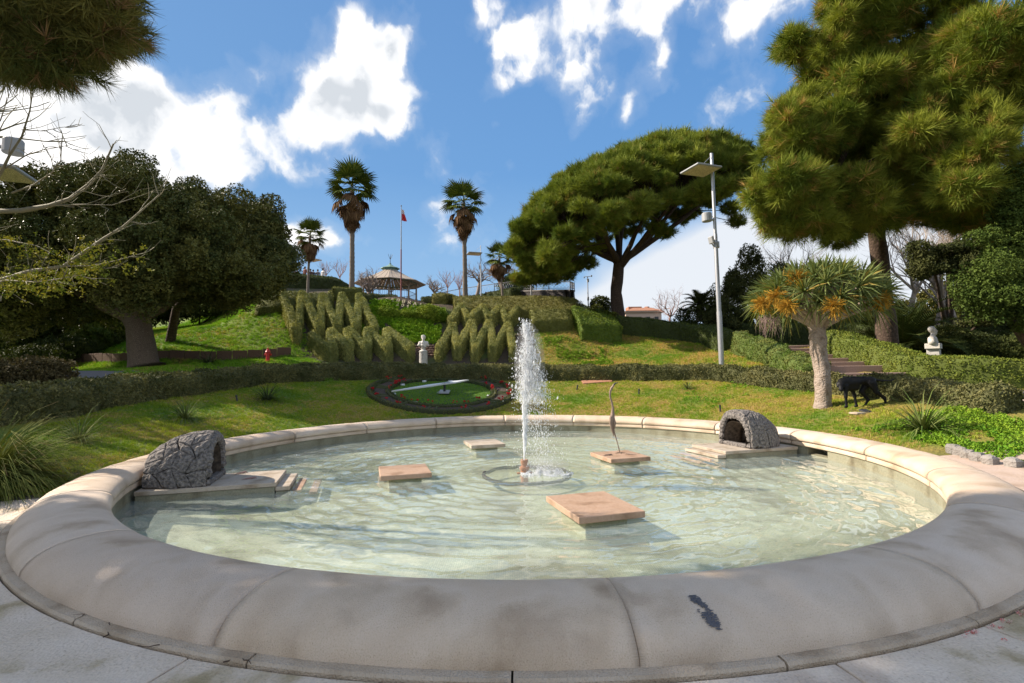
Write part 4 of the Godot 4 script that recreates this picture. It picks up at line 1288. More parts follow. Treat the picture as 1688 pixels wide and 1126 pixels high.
func clock() -> void:
	var x0 := -2.92; var d0 := 20.72
	var o := thing("flower_clock", "large floral clock of clipped rings and red flowers on the lawn", "flower clock", G(Vector2(x0, d0)))
	var P := func(r: float, a: float, up: float) -> Vector3: return G(Vector2(x0 + r * sin(a), d0 + r * cos(a)), up) - o.position
	var soil := MB.new()
	for k in 9:
		for s in 72: soil.add(P.call(2.05 + 0.92 * k / 8.0, TAU * s / 72.0, 0.015 + 0.03 * sin(PI * k / 8.0) + 0.012 * nz.get_noise_2d(k * 3, s * 2)))
	for k in 8:
		for s in 72: soil.quad(k * 72 + s, k * 72 + (s + 1) % 72, (k + 1) * 72 + (s + 1) % 72, (k + 1) * 72 + s)
	obj("flower_bed", soil.done(), M.soil, o)
	var face := MB.new()
	var cc := face.add(P.call(0, 0, 0.012))
	face.tint = Color(0.055, 0.115, 0.012)
	for k in 8:
		for s in 64: face.add(P.call(2.06 * (k + 1) / 8.0, TAU * s / 64.0, 0.012))
	for s in 64: face.tri(cc, 1 + (s + 1) % 64, 1 + s)
	for k in 7:
		for s in 64: face.quad(1 + k * 64 + s, 1 + k * 64 + (s + 1) % 64, 1 + (k + 1) * 64 + (s + 1) % 64, 1 + (k + 1) * 64 + s)
	obj("clock_face", face.done(), M.body, o)
	var gx := []; var gc := PackedColorArray()
	for k in 7000:
		var r := 2.03 * sqrt(rng.randf()); var a := rf(0, TAU)
		gx.append(Transform3D(up_basis((Vector3.UP + rnd_dir() * 0.4).normalized(), 0.032 * rf(0.6, 1.2), rf(0, TAU)), P.call(r, a, 0.01)))
		gc.append(Color(0.06, 0.14, 0.012).lerp(Color(0.12, 0.19, 0.02), rng.randf()))
	scatter("face_grass", BLADES, M.grass, gx, gc, o)
	# clipped low rings, outer and inner, and the twelve short rows between them
	for spec in [[2.94, 0.17, 0.15], [2.20, 0.13, 0.11]]:
		var m := MB.new(); m.tint = Color(0.05, 0.055, 0.02)
		for s in 96:
			var a := TAU * s / 96.0
			for e in [[-0.5, -0.03], [-0.48, 0.7], [-0.25, 1.0], [0.25, 1.0], [0.48, 0.7], [0.5, -0.03]]: m.add(P.call(spec[0] + e[0] * spec[1] * (1.0 + 0.25 * nz.get_noise_1d(s * 1.7)), a, e[1] * spec[2]))
		for s in 96:
			for e in 5: m.quad(s * 6 + e, s * 6 + e + 1, ((s + 1) % 96) * 6 + e + 1, ((s + 1) % 96) * 6 + e)
		var ring := obj("clipped_ring", m.done(), M.body, o)
		var xf := []; var col := PackedColorArray()
		cover(m, 260.0, 0.055, Color(0.085, 0.095, 0.022), Color(0.16, 0.15, 0.045), xf, col, 0.8)
		scatter("ring_leaves" if spec[1] > 0.15 else "inner_ring_leaves", LEAF, M.leaf, xf, col, o)
	for k in 12:
		var a := TAU * k / 12.0
		for side in [-1.0, 1.0]:
			var m := MB.new(); m.tint = Color(0.07, 0.075, 0.025)
			for q in 5:
				for e in [[-1.0, 0.0], [-0.8, 1.0], [0.8, 1.0], [1.0, 0.0]]:
					var r := lerpf(2.30, 2.82, q / 4.0)
					m.add(P.call(r, a + side * 0.055 + e[0] * 0.05 / r, e[1] * 0.11 * (0.8 + 0.4 * nz.get_noise_1d(k * 9 + q * 2))))
			for q in 4:
				for e in 3: m.quad(q * 4 + e, q * 4 + e + 1, q * 4 + e + 5, q * 4 + e + 4)
			obj("hour_mark", m.done(), M.body, o)
	# bedding plants, then red cyclamens in clusters
	var bx := []; var bc := PackedColorArray()
	for k in 2600:
		var ring := rng.randf() < 0.5
		var r := rf(2.74, 2.86) if ring else rf(2.03, 2.13)
		var a := rf(0, TAU)
		bx.append(Transform3D(up_basis((Vector3.UP + rnd_dir() * 0.8).normalized(), 0.065 * rf(0.6, 1.3), rf(0, TAU)), P.call(r, a, rf(0.03, 0.1))))
		bc.append(Color(0.04, 0.07, 0.022).lerp(Color(0.12, 0.13, 0.07), rng.randf()))
	scatter("bedding_leaves", LEAF, M.leaf, bx, bc, o)
	var fl := MB.new()
	for k in 5:
		var a := TAU * k / 5.0
		var d := Vector3(cos(a) * 0.5, 0.8, sin(a) * 0.5).normalized()
		diamond(fl, Vector3.ZERO, d, d.cross(Vector3.UP).normalized(), 1.0, 0.45)
	fl.face([Vector3(-0.04, -1.2, 0), Vector3(0.04, -1.2, 0), Vector3(0, 0, 0)])
	var flower := fl.done(false)
	var clusters := [[2.12, -1.2, 9], [2.1, -1.35, 7], [2.1, -1.05, 5], [2.13, -1.75, 3], [2.12, 1.3, 8], [2.1, 1.45, 5], [2.1, 1.0, 3], [2.8, -0.35, 8], [2.78, -0.2, 6], [2.8, -0.05, 2], [2.8, 0.25, 3], [2.8, 0.62, 4], [2.82, 1.05, 8], [2.8, 1.3, 6], [2.8, 1.62, 5], [2.8, 1.8, 6], [2.8, 2.05, 7], [2.82, 2.35, 4], [2.8, 2.7, 3], [2.1, 2.3, 4], [2.1, 2.55, 4], [2.1, 2.8, 3], [2.1, 3.2, 3], [2.1, 3.5, 3], [2.12, -2.5, 5], [2.8, -2.7, 4], [2.8, -3.0, 3], [2.8, -2.2, 5], [2.8, -1.9, 4], [2.82, -1.1, 4], [2.8, -0.9, 4], [2.8, -2.45, 4], [2.1, -0.4, 3], [2.8, 3.0, 3]]
	var n := 0
	for c in clusters:
		for k in c[2]:
			if n >= 150: break
			n += 1
			var f := obj("red_flower", flower, M.petal, o)
			f.transform = Transform3D(up_basis((Vector3.UP + rnd_dir() * 0.5).normalized(), rf(0.05, 0.075), rf(0, TAU)), P.call(c[0] + rf(-0.05, 0.05), c[1] + rf(-0.06, 0.06), rf(0.14, 0.22)))
	M.petal.albedo_color = lin(0.50, 0.010, 0.018)
	# pale lamps sunk in the rim of the face
	for a in [-0.55, 0.05, -1.15, -2.0, -2.75, 2.78, 1.75]:
		var m := MB.new(); m.lathe([Vector2(0, 0.075), Vector2(0.085, 0.075), Vector2(0.10, 0.06), Vector2(0.10, 0.0)], 10)
		var l := obj("marker_cap", m.done(false), M.white_paint, o)
		l.position = P.call(2.0, a, 0.0)
	# foot plate, post and the two hands, tilted with the lawn
	var base := MB.new(); base.box(Vector3.ZERO, Vector3(0.5, 0.05, 0.42), 0.008)
	var n0 := gn(x0, d0)
	var bp := obj("foot_plate", base.done(false), M.grey_paint, o)
	bp.transform = Transform3D(up_basis(n0, 1.0, 0.0), P.call(0, 0, 0.05) + Vector3(0.12, 0, 0.2))
	var po := MB.new(); po.lathe([Vector2(0.05, 0), Vector2(0.045, 0.26), Vector2(0.07, 0.27), Vector2(0.07, 0.36), Vector2(0.0, 0.37)], 10)
	var pp := obj("spindle", po.done(false), M.dark_paint, o)
	pp.transform = Transform3D(up_basis(n0, 1.0, 0.0), P.call(0, 0, 0.06) + Vector3(0.12, 0, 0.2))
	var hub: Vector3 = P.call(0, 0, 0.06) + Vector3(0.12, 0, 0.2) + n0 * 0.34
	for spec in [[Vector3(-1.75, 0, 1.7), 0.12, 0.30, "minute_hand"], [Vector3(0.9, 0, -0.85), 0.14, 0.36, "hour_hand"]]:
		var m := MB.new()
		var d: Vector3 = spec[0]; d = (d - n0 * d.dot(n0)).normalized() * (spec[0] as Vector3).length()
		var s: Vector3 = d.cross(n0).normalized() * spec[1]
		var up := n0 * 0.025
		var q0 := hub - d * 0.12; var q1: Vector3 = hub + d * spec[2]; var q2 := hub + d
		m.face([q0 - s * 0.6 + up, q0 + s * 0.6 + up, q1 + s + up, q1 - s + up]); m.face([q1 - s + up, q1 + s + up, q2 + up])
		m.face([q0 - s * 0.6 - up, q1 - s - up, q1 + s - up, q0 + s * 0.6 - up]); m.face([q1 - s - up, q2 - up, q1 + s - up])
		m.face([q0 - s * 0.6 - up, q0 - s * 0.6 + up, q1 - s + up, q1 - s - up]); m.face([q0 + s * 0.6 - up, q1 + s - up, q1 + s + up, q0 + s * 0.6 + up])
		m.face([q1 - s - up, q1 - s + up, q2 + up, q2 - up]); m.face([q1 + s + up, q1 + s - up, q2 - up, q2 + up])
		obj(spec[3], m.done(false), M.white_paint, o)

# ---------------------------------------------------------------- hedges
func hedges() -> void:
	var dk := Color(0.050, 0.062, 0.022); var md := Color(0.105, 0.115, 0.035); var yl := Color(0.15, 0.15, 0.035); var gr := Color(0.075, 0.13, 0.018)
	hedge("low_hedge", "long low clipped hedge curving round the back of the pool lawn", "", [[Vector2(-11.6, 9.4), Vector2(-10.75, 11.9), Vector2(-10.75, 14.6), Vector2(-9.75, 19.3), Vector2(-7.9, 21.4), Vector2(-5.75, 22.85), Vector2(-2.6, 23.4), Vector2(0.43, 23.45), Vector2(3.0, 22.95), Vector2(5.3, 22.2), Vector2(8.3, 20.5), Vector2(9.75, 17.0), Vector2(10.35, 14.8), Vector2(10.6, 13.2), Vector2(10.9, 11.0)]], 0.60, 0.62, 240.0, 0.105, Color(0.070, 0.078, 0.030), Color(0.17, 0.16, 0.065), 1.2, [0.68, 0.66, 0.64, 0.62, 0.62, 0.62, 0.62, 0.62, 0.60, 0.56, 0.50, 0.48, 0.46, 0.46, 0.44], "hedge", 0.09)
	# four zigzag topiary letters lying on the slope
	var zz := func(caps: Array, bots: Array, first_cap: bool) -> Array:
		var s := []
		for k in caps.size():
			if first_cap:
				s.append([caps[k], bots[k]])
				if k + 1 < caps.size(): s.append([bots[k], caps[k + 1]])
			else:
				s.append([bots[k], caps[k]])
				if k + 1 < bots.size(): s.append([caps[k], bots[k + 1]])
		return s
	var lu := zz.call([Vector2(-13.510, 29.080), Vector2(-12.563, 29.540), Vector2(-11.458, 29.880), Vector2(-10.408, 30.240), Vector2(-9.398, 30.460)], [Vector2(-11.367, 26.200), Vector2(-10.433, 26.840), Vector2(-9.590, 27.240), Vector2(-8.631, 27.580), Vector2(-7.601, 27.640)], true)
	hedge("topiary_letters", "upper left zigzag of tall clipped topiary strokes on the slope", "zigzag topiary on the slope", lu, 0.37, 0.85, 260.0, 0.078, Color(0.15, 0.165, 0.05), Color(0.34, 0.325, 0.10), 1.1)
	var ll := zz.call([Vector2(-10.612, 26.240), Vector2(-9.841, 26.840), Vector2(-9.042, 27.200), Vector2(-8.021, 27.460), Vector2(-6.982, 27.600)], [Vector2(-9.053, 25.140), Vector2(-8.409, 25.700), Vector2(-7.562, 26.020), Vector2(-6.501, 26.220), Vector2(-5.290, 26.400)], true)
	hedge("topiary_letters", "lower left zigzag of low clipped topiary strokes beside the white bust", "zigzag topiary on the slope", ll, 0.38, 0.85, 260.0, 0.078, Color(0.15, 0.165, 0.05), Color(0.34, 0.325, 0.10), 1.1)
	var ru := zz.call([Vector2(-3.192, 31.180), Vector2(-1.854, 31.160), Vector2(-0.708, 31.120), Vector2(0.360, 31.120)], [Vector2(-3.649, 29.580), Vector2(-2.615, 29.760), Vector2(-1.392, 30.120), Vector2(-0.286, 29.940)], false)
	hedge("topiary_letters", "upper right zigzag of clipped topiary strokes under the flat terrace hedge", "zigzag topiary on the slope", ru, 0.36, 0.82, 260.0, 0.078, Color(0.15, 0.165, 0.05), Color(0.36, 0.33, 0.10), 1.1)
	var rl := zz.call([Vector2(-3.444, 29.060), Vector2(-2.381, 29.560), Vector2(-1.339, 29.720), Vector2(-0.212, 29.540)], [Vector2(-4.007, 26.860), Vector2(-2.988, 27.120), Vector2(-2.033, 27.160), Vector2(-1.077, 27.260), Vector2(0.053, 27.280)], false)
	hedge("topiary_letters", "lower right zigzag of clipped topiary strokes between bust and water jet", "zigzag topiary on the slope", rl, 0.36, 0.82, 260.0, 0.078, Color(0.15, 0.165, 0.05), Color(0.36, 0.33, 0.10), 1.1)
	# flat hedges along the top of the slope
	hedge("flat_hedge", "flat-topped hedge above the upper left topiary, under the first tall palm", "", [[Vector2(-14.759, 28.940), Vector2(-13.018, 29.180), Vector2(-10.840, 29.900)]], 1.6, 0.5, 120.0, 0.10, md, yl)
	hedge("flat_hedge", "short hedge block at the foot of the taller left palm", "", [[Vector2(-12.0, 33.4), Vector2(-10.2, 33.0)]], 1.6, 0.7, 120.0, 0.10, md, yl)
	hedge("flat_hedge", "stepped hedge piece right of the left flat hedge, above the zigzag", "", [[Vector2(-11.2, 31.2), Vector2(-9.6, 31.4)]], 1.0, 0.85, 120.0, 0.10, md, yl)
	hedge("flat_hedge", "wide flat hedge on the right terrace with a long shaded front", "", [[Vector2(-3.7, 31.7), Vector2(-1.0, 32.0), Vector2(1.6, 32.0), Vector2(4.2, 31.6)]], 1.7, 0.55, 120.0, 0.10, yl, Color(0.17, 0.145, 0.045))
	hedge("flat_hedge", "upper flat hedge around the foot of the right tall palm", "", [[Vector2(-4.2, 34.0), Vector2(-1.8, 34.6), Vector2(1.2, 34.6), Vector2(3.6, 34.2)]], 2.6, 0.5, 120.0, 0.10, yl, Color(0.17, 0.145, 0.045))
	hedge("flat_hedge", "narrow end hedge left of the flat right terrace, beside the lettering", "", [[Vector2(-4.75, 32.4), Vector2(-4.55, 34.0), Vector2(-4.4, 35.4)]], 0.9, 0.7, 120.0, 0.10, yl, Color(0.17, 0.145, 0.045))
	hedge("flat_hedge", "low hedge strip behind the water jet, between zigzag and box hedge", "", [[Vector2(1.2, 30.3), Vector2(3.6, 30.4)]], 1.2, 0.7, 120.0, 0.10, yl, md)
	# box hedge and ridge hedge on the right bank
	hedge("box_hedge", "bright green square hedge block on the right bank under the umbrella pine", "", [[Vector2(3.9, 29.9), Vector2(6.4, 30.3)]], 1.7, 1.05, 150.0, 0.10, gr, Color(0.16, 0.20, 0.03))
	hedge("ridge_hedge", "dark hedge running down the ridge of the right bank past the lamp post", "", [[Vector2(6.7, 31.3), Vector2(8.9, 31.2), Vector2(10.5, 30.2), Vector2(11.1, 28.0), Vector2(11.2, 26.0)]], 0.9, 1.0, 140.0, 0.10, dk, Color(0.10, 0.135, 0.03))
	hedge("step_hedge", "ragged green hedge with reddish tips descending beside the garden steps", "", [[Vector2(11.5, 25.2), Vector2(11.3, 22.2), Vector2(10.9, 19.2), Vector2(10.75, 17.6)]], 0.75, 0.85, 190.0, 0.085, gr, Color(0.16, 0.17, 0.05), 1.0, [0.95, 0.8, 0.7, 0.6], "hedge", 0.14)
	hedge("back_hedge", "dark tall hedge behind the garden steps and dragon tree", "", [[Vector2(12.6, 31.0), Vector2(15.0, 28.5), Vector2(16.6, 25.5), Vector2(17.0, 23.0)]], 1.0, 1.35, 120.0, 0.11, dk, Color(0.07, 0.10, 0.028))
	hedge("clipped_hedge", "big clipped green hedge right of the steps, below the right bust", "", [[Vector2(14.1, 21.5), Vector2(13.9, 18.8), Vector2(13.6, 16.7), Vector2(14.6, 15.6), Vector2(16.2, 14.9), Vector2(17.6, 14.4)]], 1.6, 0.95, 170.0, 0.095, Color(0.085, 0.125, 0.02), Color(0.17, 0.19, 0.035), 0.8, [0.95, 0.9, 0.85, 0.85, 0.75, 0.7])
	hedge("clipped_hedge", "russet brown low hedge at the right edge beyond the pale path", "", [[Vector2(17.0, 13.4), Vector2(19.5, 12.0)]], 1.2, 0.7, 170.0, 0.095, Color(0.17, 0.10, 0.05), Color(0.21, 0.16, 0.06), 0.8)
	# hedges on the embankment below the terrace railing
	hedge("bank_hedge", "dark sloping hedge under the left terrace railing", "", [[Vector2(-24.0, 44.0), Vector2(-19.0, 47.0), Vector2(-15.0, 49.4), Vector2(-11.0, 50.6)]], 1.6, 1.0, 80.0, 0.14, dk, Color(0.07, 0.09, 0.03), 0.6, [1.5, 1.1, 0.75, 0.4])
	hedge("bank_hedge", "dark sloping hedge under the right terrace railing, left of the black wall", "", [[Vector2(-6.8, 49.3), Vector2(-3.5, 47.8), Vector2(-0.8, 45.4), Vector2(0.6, 43.6)]], 1.4, 0.9, 80.0, 0.14, dk, Color(0.09, 0.11, 0.03), 0.6, [0.3, 0.7, 1.2, 1.4])
	hedge("bank_hedge", "dark low hedge left of the lettering bed, below the bandstand", "", [[Vector2(-11.2, 33.6), Vector2(-9.0, 33.4), Vector2(-7.9, 33.9)]], 0.8, 0.55, 120.0, 0.10, dk, md)
	hedge("bank_hedge", "dark low hedge right of the lettering bed, under the bare tree", "", [[Vector2(-6.2, 34.6), Vector2(-4.8, 34.4)]], 0.8, 0.5, 120.0, 0.10, dk, md)

# ---------------------------------------------------------------- terrace at the top of the slope
func rail(label: String, pts: Array, h: float, thick: bool) -> void:
	var o := thing("railing", label, "railing", pts[0], 0.0, "railings along the terrace")
	var org: Vector3 = pts[0]
	var bars := MB.new(); var nets := MB.new()
	for k in pts.size() - 1:
		var a: Vector3 = pts[k] - org; var b: Vector3 = pts[k + 1] - org
		var l := a.distance_to(b)
		bars.tube([a + Vector3(0, h, 0), b + Vector3(0, h, 0)], [0.035, 0.035], 5)
		bars.tube([a + Vector3(0, 0.1, 0), b + Vector3(0, 0.1, 0)], [0.025, 0.025], 5)
		var n := maxi(1, int(l / 1.6))
		for q in n + (1 if k == pts.size() - 2 else 0):
			var p := a.lerp(b, q / float(n))
			var m := MB.new(); m.tube([p + Vector3(0, -0.15, 0), p + Vector3(0, h + 0.06, 0)], [0.04, 0.035], 6)
			obj("post", m.done(), M.dark_paint, o)
		var nn := int(l / 0.32)
		for q in nn:
			var p := a.lerp(b, q / float(nn)); var p2 := a.lerp(b, (q + 1.0) / nn)
			var lo := Vector3(0, 0.1, 0); var hi := Vector3(0, h, 0); var mid := Vector3(0, h * 0.55, 0)
			var r := 0.014 if thick else 0.010
			nets.tube([p + lo, p2 + mid, p + hi], [r, r, r], 3, 0, null, false)
			nets.tube([p2 + lo, p + mid, p2 + hi], [r, r, r], 3, 0, null, false)
	obj("rails", bars.done(), M.dark_paint, o)
	obj("lattice", nets.done(), M.grey_paint, o).set_meta("kind", "stuff")
func terrace() -> void:
	rail("left terrace railing sloping down from the standing people to the bandstand", [Vector3(-25.369, 11.491, -47.000), Vector3(-22.504, 11.006, -49.000), Vector3(-17.584, 10.407, -50.500), Vector3(-15.220, 9.599, -52.000)], 0.95, false)
	rail("right terrace railing climbing from the bandstand towards the black wall", [Vector3(-8.463, 9.266, -52.500), Vector3(-5.211, 9.582, -51.000), Vector3(-1.656, 9.496, -48.000), Vector3(1.142, 9.120, -44.200)], 0.95, false)
	# the dark lava bastion with its own railing
	var o := thing("bastion_wall", "black lava stone bastion wall at the right end of the terrace", "stone wall", Vector3(0.987, 7.536, -43.000))
	var plan := [Vector3(-2.435, 9.181, -46.000), Vector3(1.125, 8.911, -43.600), Vector3(3.126, 8.507, -41.000), Vector3(4.712, 8.238, -39.500), Vector3(5.499, 8.759, -43.000), Vector3(5.965, 9.975, -50.000)]
	var wall := MB.new(); var cap := MB.new()
	for k in plan.size() - 1:
		var a: Vector3 = plan[k] - o.position; var b: Vector3 = plan[k + 1] - o.position
		var s := (b - a).cross(Vector3.UP).normalized()
		var lo := Vector3(0, -3.0, 0)
		wall.face([a + lo + s * 0.14, b + lo + s * 0.14, b, a]); wall.face([a - s * 0.4, b - s * 0.4, b - s * 0.4 + lo, a - s * 0.4 + lo])
		cap.face([a + s * 0.06, b + s * 0.06, b + s * 0.06 + Vector3(0, 0.14, 0), a + s * 0.06 + Vector3(0, 0.14, 0)])
		cap.face([a + s * 0.06 + Vector3(0, 0.14, 0), b + s * 0.06 + Vector3(0, 0.14, 0), b - s * 0.46 + Vector3(0, 0.14, 0), a - s * 0.46 + Vector3(0, 0.14, 0)])
		cap.face([a - s * 0.46, a - s * 0.46 + Vector3(0, 0.14, 0), b - s * 0.46 + Vector3(0, 0.14, 0), b - s * 0.46])
		cap.face([a + s * 0.06, a - s * 0.46, b - s * 0.46, b + s * 0.06])
	obj("masonry", wall.done(false), M.lava_dark, o)
	obj("coping", cap.done(false), M.lava, o)
	var top := []
	for p in plan.slice(1, 5): top.append(p + Vector3(0, 0.14, 0))
	rail("teal and white railing panel on top of the black bastion wall", top, 0.62, true)
	bandstand()
	# people behind the left railing
	var skin_ := [["visitor in a white shirt and brown trousers standing rightmost at the railing", 556, 467, 50.6, Color(0.75, 0.72, 0.70), Color(0.20, 0.10, 0.06), 1.82, 2.6], ["visitor in a grey hooded jacket and dark trousers, second from the right", 523.5, 466, 50.2, Color(0.16, 0.15, 0.17), Color(0.07, 0.06, 0.07), 1.7, 3.4], ["visitor in dark blue leaning close to a companion at the railing", 515.5, 465, 50.0, Color(0.06, 0.06, 0.09), Color(0.05, 0.05, 0.06), 1.6, 2.9], ["visitor in dark clothes just right of the thin left palm trunk", 511, 464, 49.6, Color(0.09, 0.06, 0.06), Color(0.04, 0.04, 0.05), 1.6, 3.5], ["visitor in a dark red jacket left of the thin palm trunk", 502, 463, 49.4, Color(0.22, 0.09, 0.07), Color(0.05, 0.05, 0.07), 1.72, 2.7]]
	for s in [[0, Vector3(-19.484, 11.003, -50.900)], [1, Vector3(-19.938, 10.973, -50.700)], [2, Vector3(-20.327, 11.005, -50.500)], [3, Vector3(-20.526, 11.034, -50.300)], [4, Vector3(-20.960, 11.109, -50.000)]]:
		var q: Array = skin_[s[0]]
		person(q[0], s[1], q[7], q[4], q[5], Color(0.02, 0.015, 0.012), q[6], s[0] == 0)
	# flagpole with a limp flag
	var fp := thing("flagpole", "tall slim red and grey flagpole before the bandstand", "flagpole", Vector3(-9.402, 7.941, -42.000))
	var m := MB.new(); m.tube([Vector3(0, -0.3, 0), Vector3(0, 4.5, 0)], [0.065, 0.055], 8)
	obj("lower_pole", m.done(), M.pole_red, fp)
	m = MB.new(); m.tube([Vector3(0, 4.5, 0), Vector3(0, 8.25, 0)], [0.05, 0.03], 8)
	obj("upper_pole", m.done(), M.grey_paint, fp)
	m = MB.new(); m.lathe([Vector2(0.0, 8.22), Vector2(0.05, 8.26), Vector2(0.05, 8.33), Vector2(0, 8.38)], 8)
	obj("finial", m.done(), M.dark_paint, fp)
	var fl := thing("flag", "small limp red and white flag near the top of the pole", "flag", Vector3(-9.402, 7.941, -42.000) + Vector3(0.05, 7.0, 0))
	for part in 2:
		m = MB.new(); m.tint = lin(0.62, 0.05, 0.05) if part == 0 else lin(0.78, 0.68, 0.66)
		m.tint = Color(0.55, 0.03, 0.03) if part == 0 else Color(0.75, 0.6, 0.58)
		for y in 7:
			for x in 7:
				var f := y / 6.0; var u := x / 6.0
				var hgt := lerpf(0.0, 0.62, f) if part == 0 else lerpf(0.62, 1.0, f)
				var wd := lerpf(0.46, 0.26, f) if part == 0 else lerpf(0.26, 0.18, f)
				m.add(Vector3(u * wd, hgt - u * 0.10, 0.07 * sin(u * 9.0 + f) * (0.3 + u)))
		for y in 6:
			for x in 6: m.quad(y * 7 + x, y * 7 + x + 1, (y + 1) * 7 + x + 1, (y + 1) * 7 + x)
		obj("red_half" if part == 0 else "white_half", m.done(), M.cloth, fl)
	# month and year in raised letters on a bed of dark soil
	var bed := thing("lettering_bed", "dark earth bed with the month and year in pale raised letters", "planted lettering", Vector3(-6.6, 5.4, -31.2))
	var bm := MB.new()
	for y in 7:
		for x in 15:
			var u := -1.0 + x / 7.0; var w := y / 6.0
			var px := -6.6 + u * 1.95; var pd := 30.75 + w * 0.95
			bm.add(Vector3(px, bed_y(px, w) + 0.03 * nz.get_noise_2d(x * 2, y * 3), -pd) - bed.position)
	for y in 6:
		for x in 14: bm.quad(y * 15 + x, y * 15 + x + 1, (y + 1) * 15 + x + 1, (y + 1) * 15 + x)
	obj("soil", bm.done(), M.soil, bed)
	var lay := func(text: String, px: float, w: float, size: float) -> void:
		var font := SystemFont.new(); font.font_names = PackedStringArray(["Droid Sans"])
		for k in text.length():
			var t := TextMesh.new(); t.text = text[k]; t.font = font; t.font_size = 64; t.pixel_size = size / 46.0; t.depth = 0.10; t.curve_step = 4.0
			var q := Vector3(px, bed_y(px, w) + 0.03, -(30.75 + w * 0.95))
			var ch := obj("letter" if size > 0.27 else "numeral", t, M.letter, bed)
			ch.position = q - bed.position
			ch.rotation = Vector3(-0.72, 0, 0)
			px += size * (1.22 if text[k] != "I" else 0.95)
	lay.call("FEBBRAIO", -7.9, 0.62, 0.29)
	lay.call("201", -7.15, 0.30, 0.26)
	for e in [[-6.15, 0.40], [-6.0, 0.24]]:
		var fr := MB.new(); fr.box(Vector3.ZERO, Vector3(0.12, 0.06, 0.09), 0.01)
		var fo := obj("numeral_fragment", fr.done(false), M.letter, bed)
		fo.position = Vector3(e[0], bed_y(e[0], e[1]) + 0.04, -(30.75 + e[1] * 0.95)) - bed.position

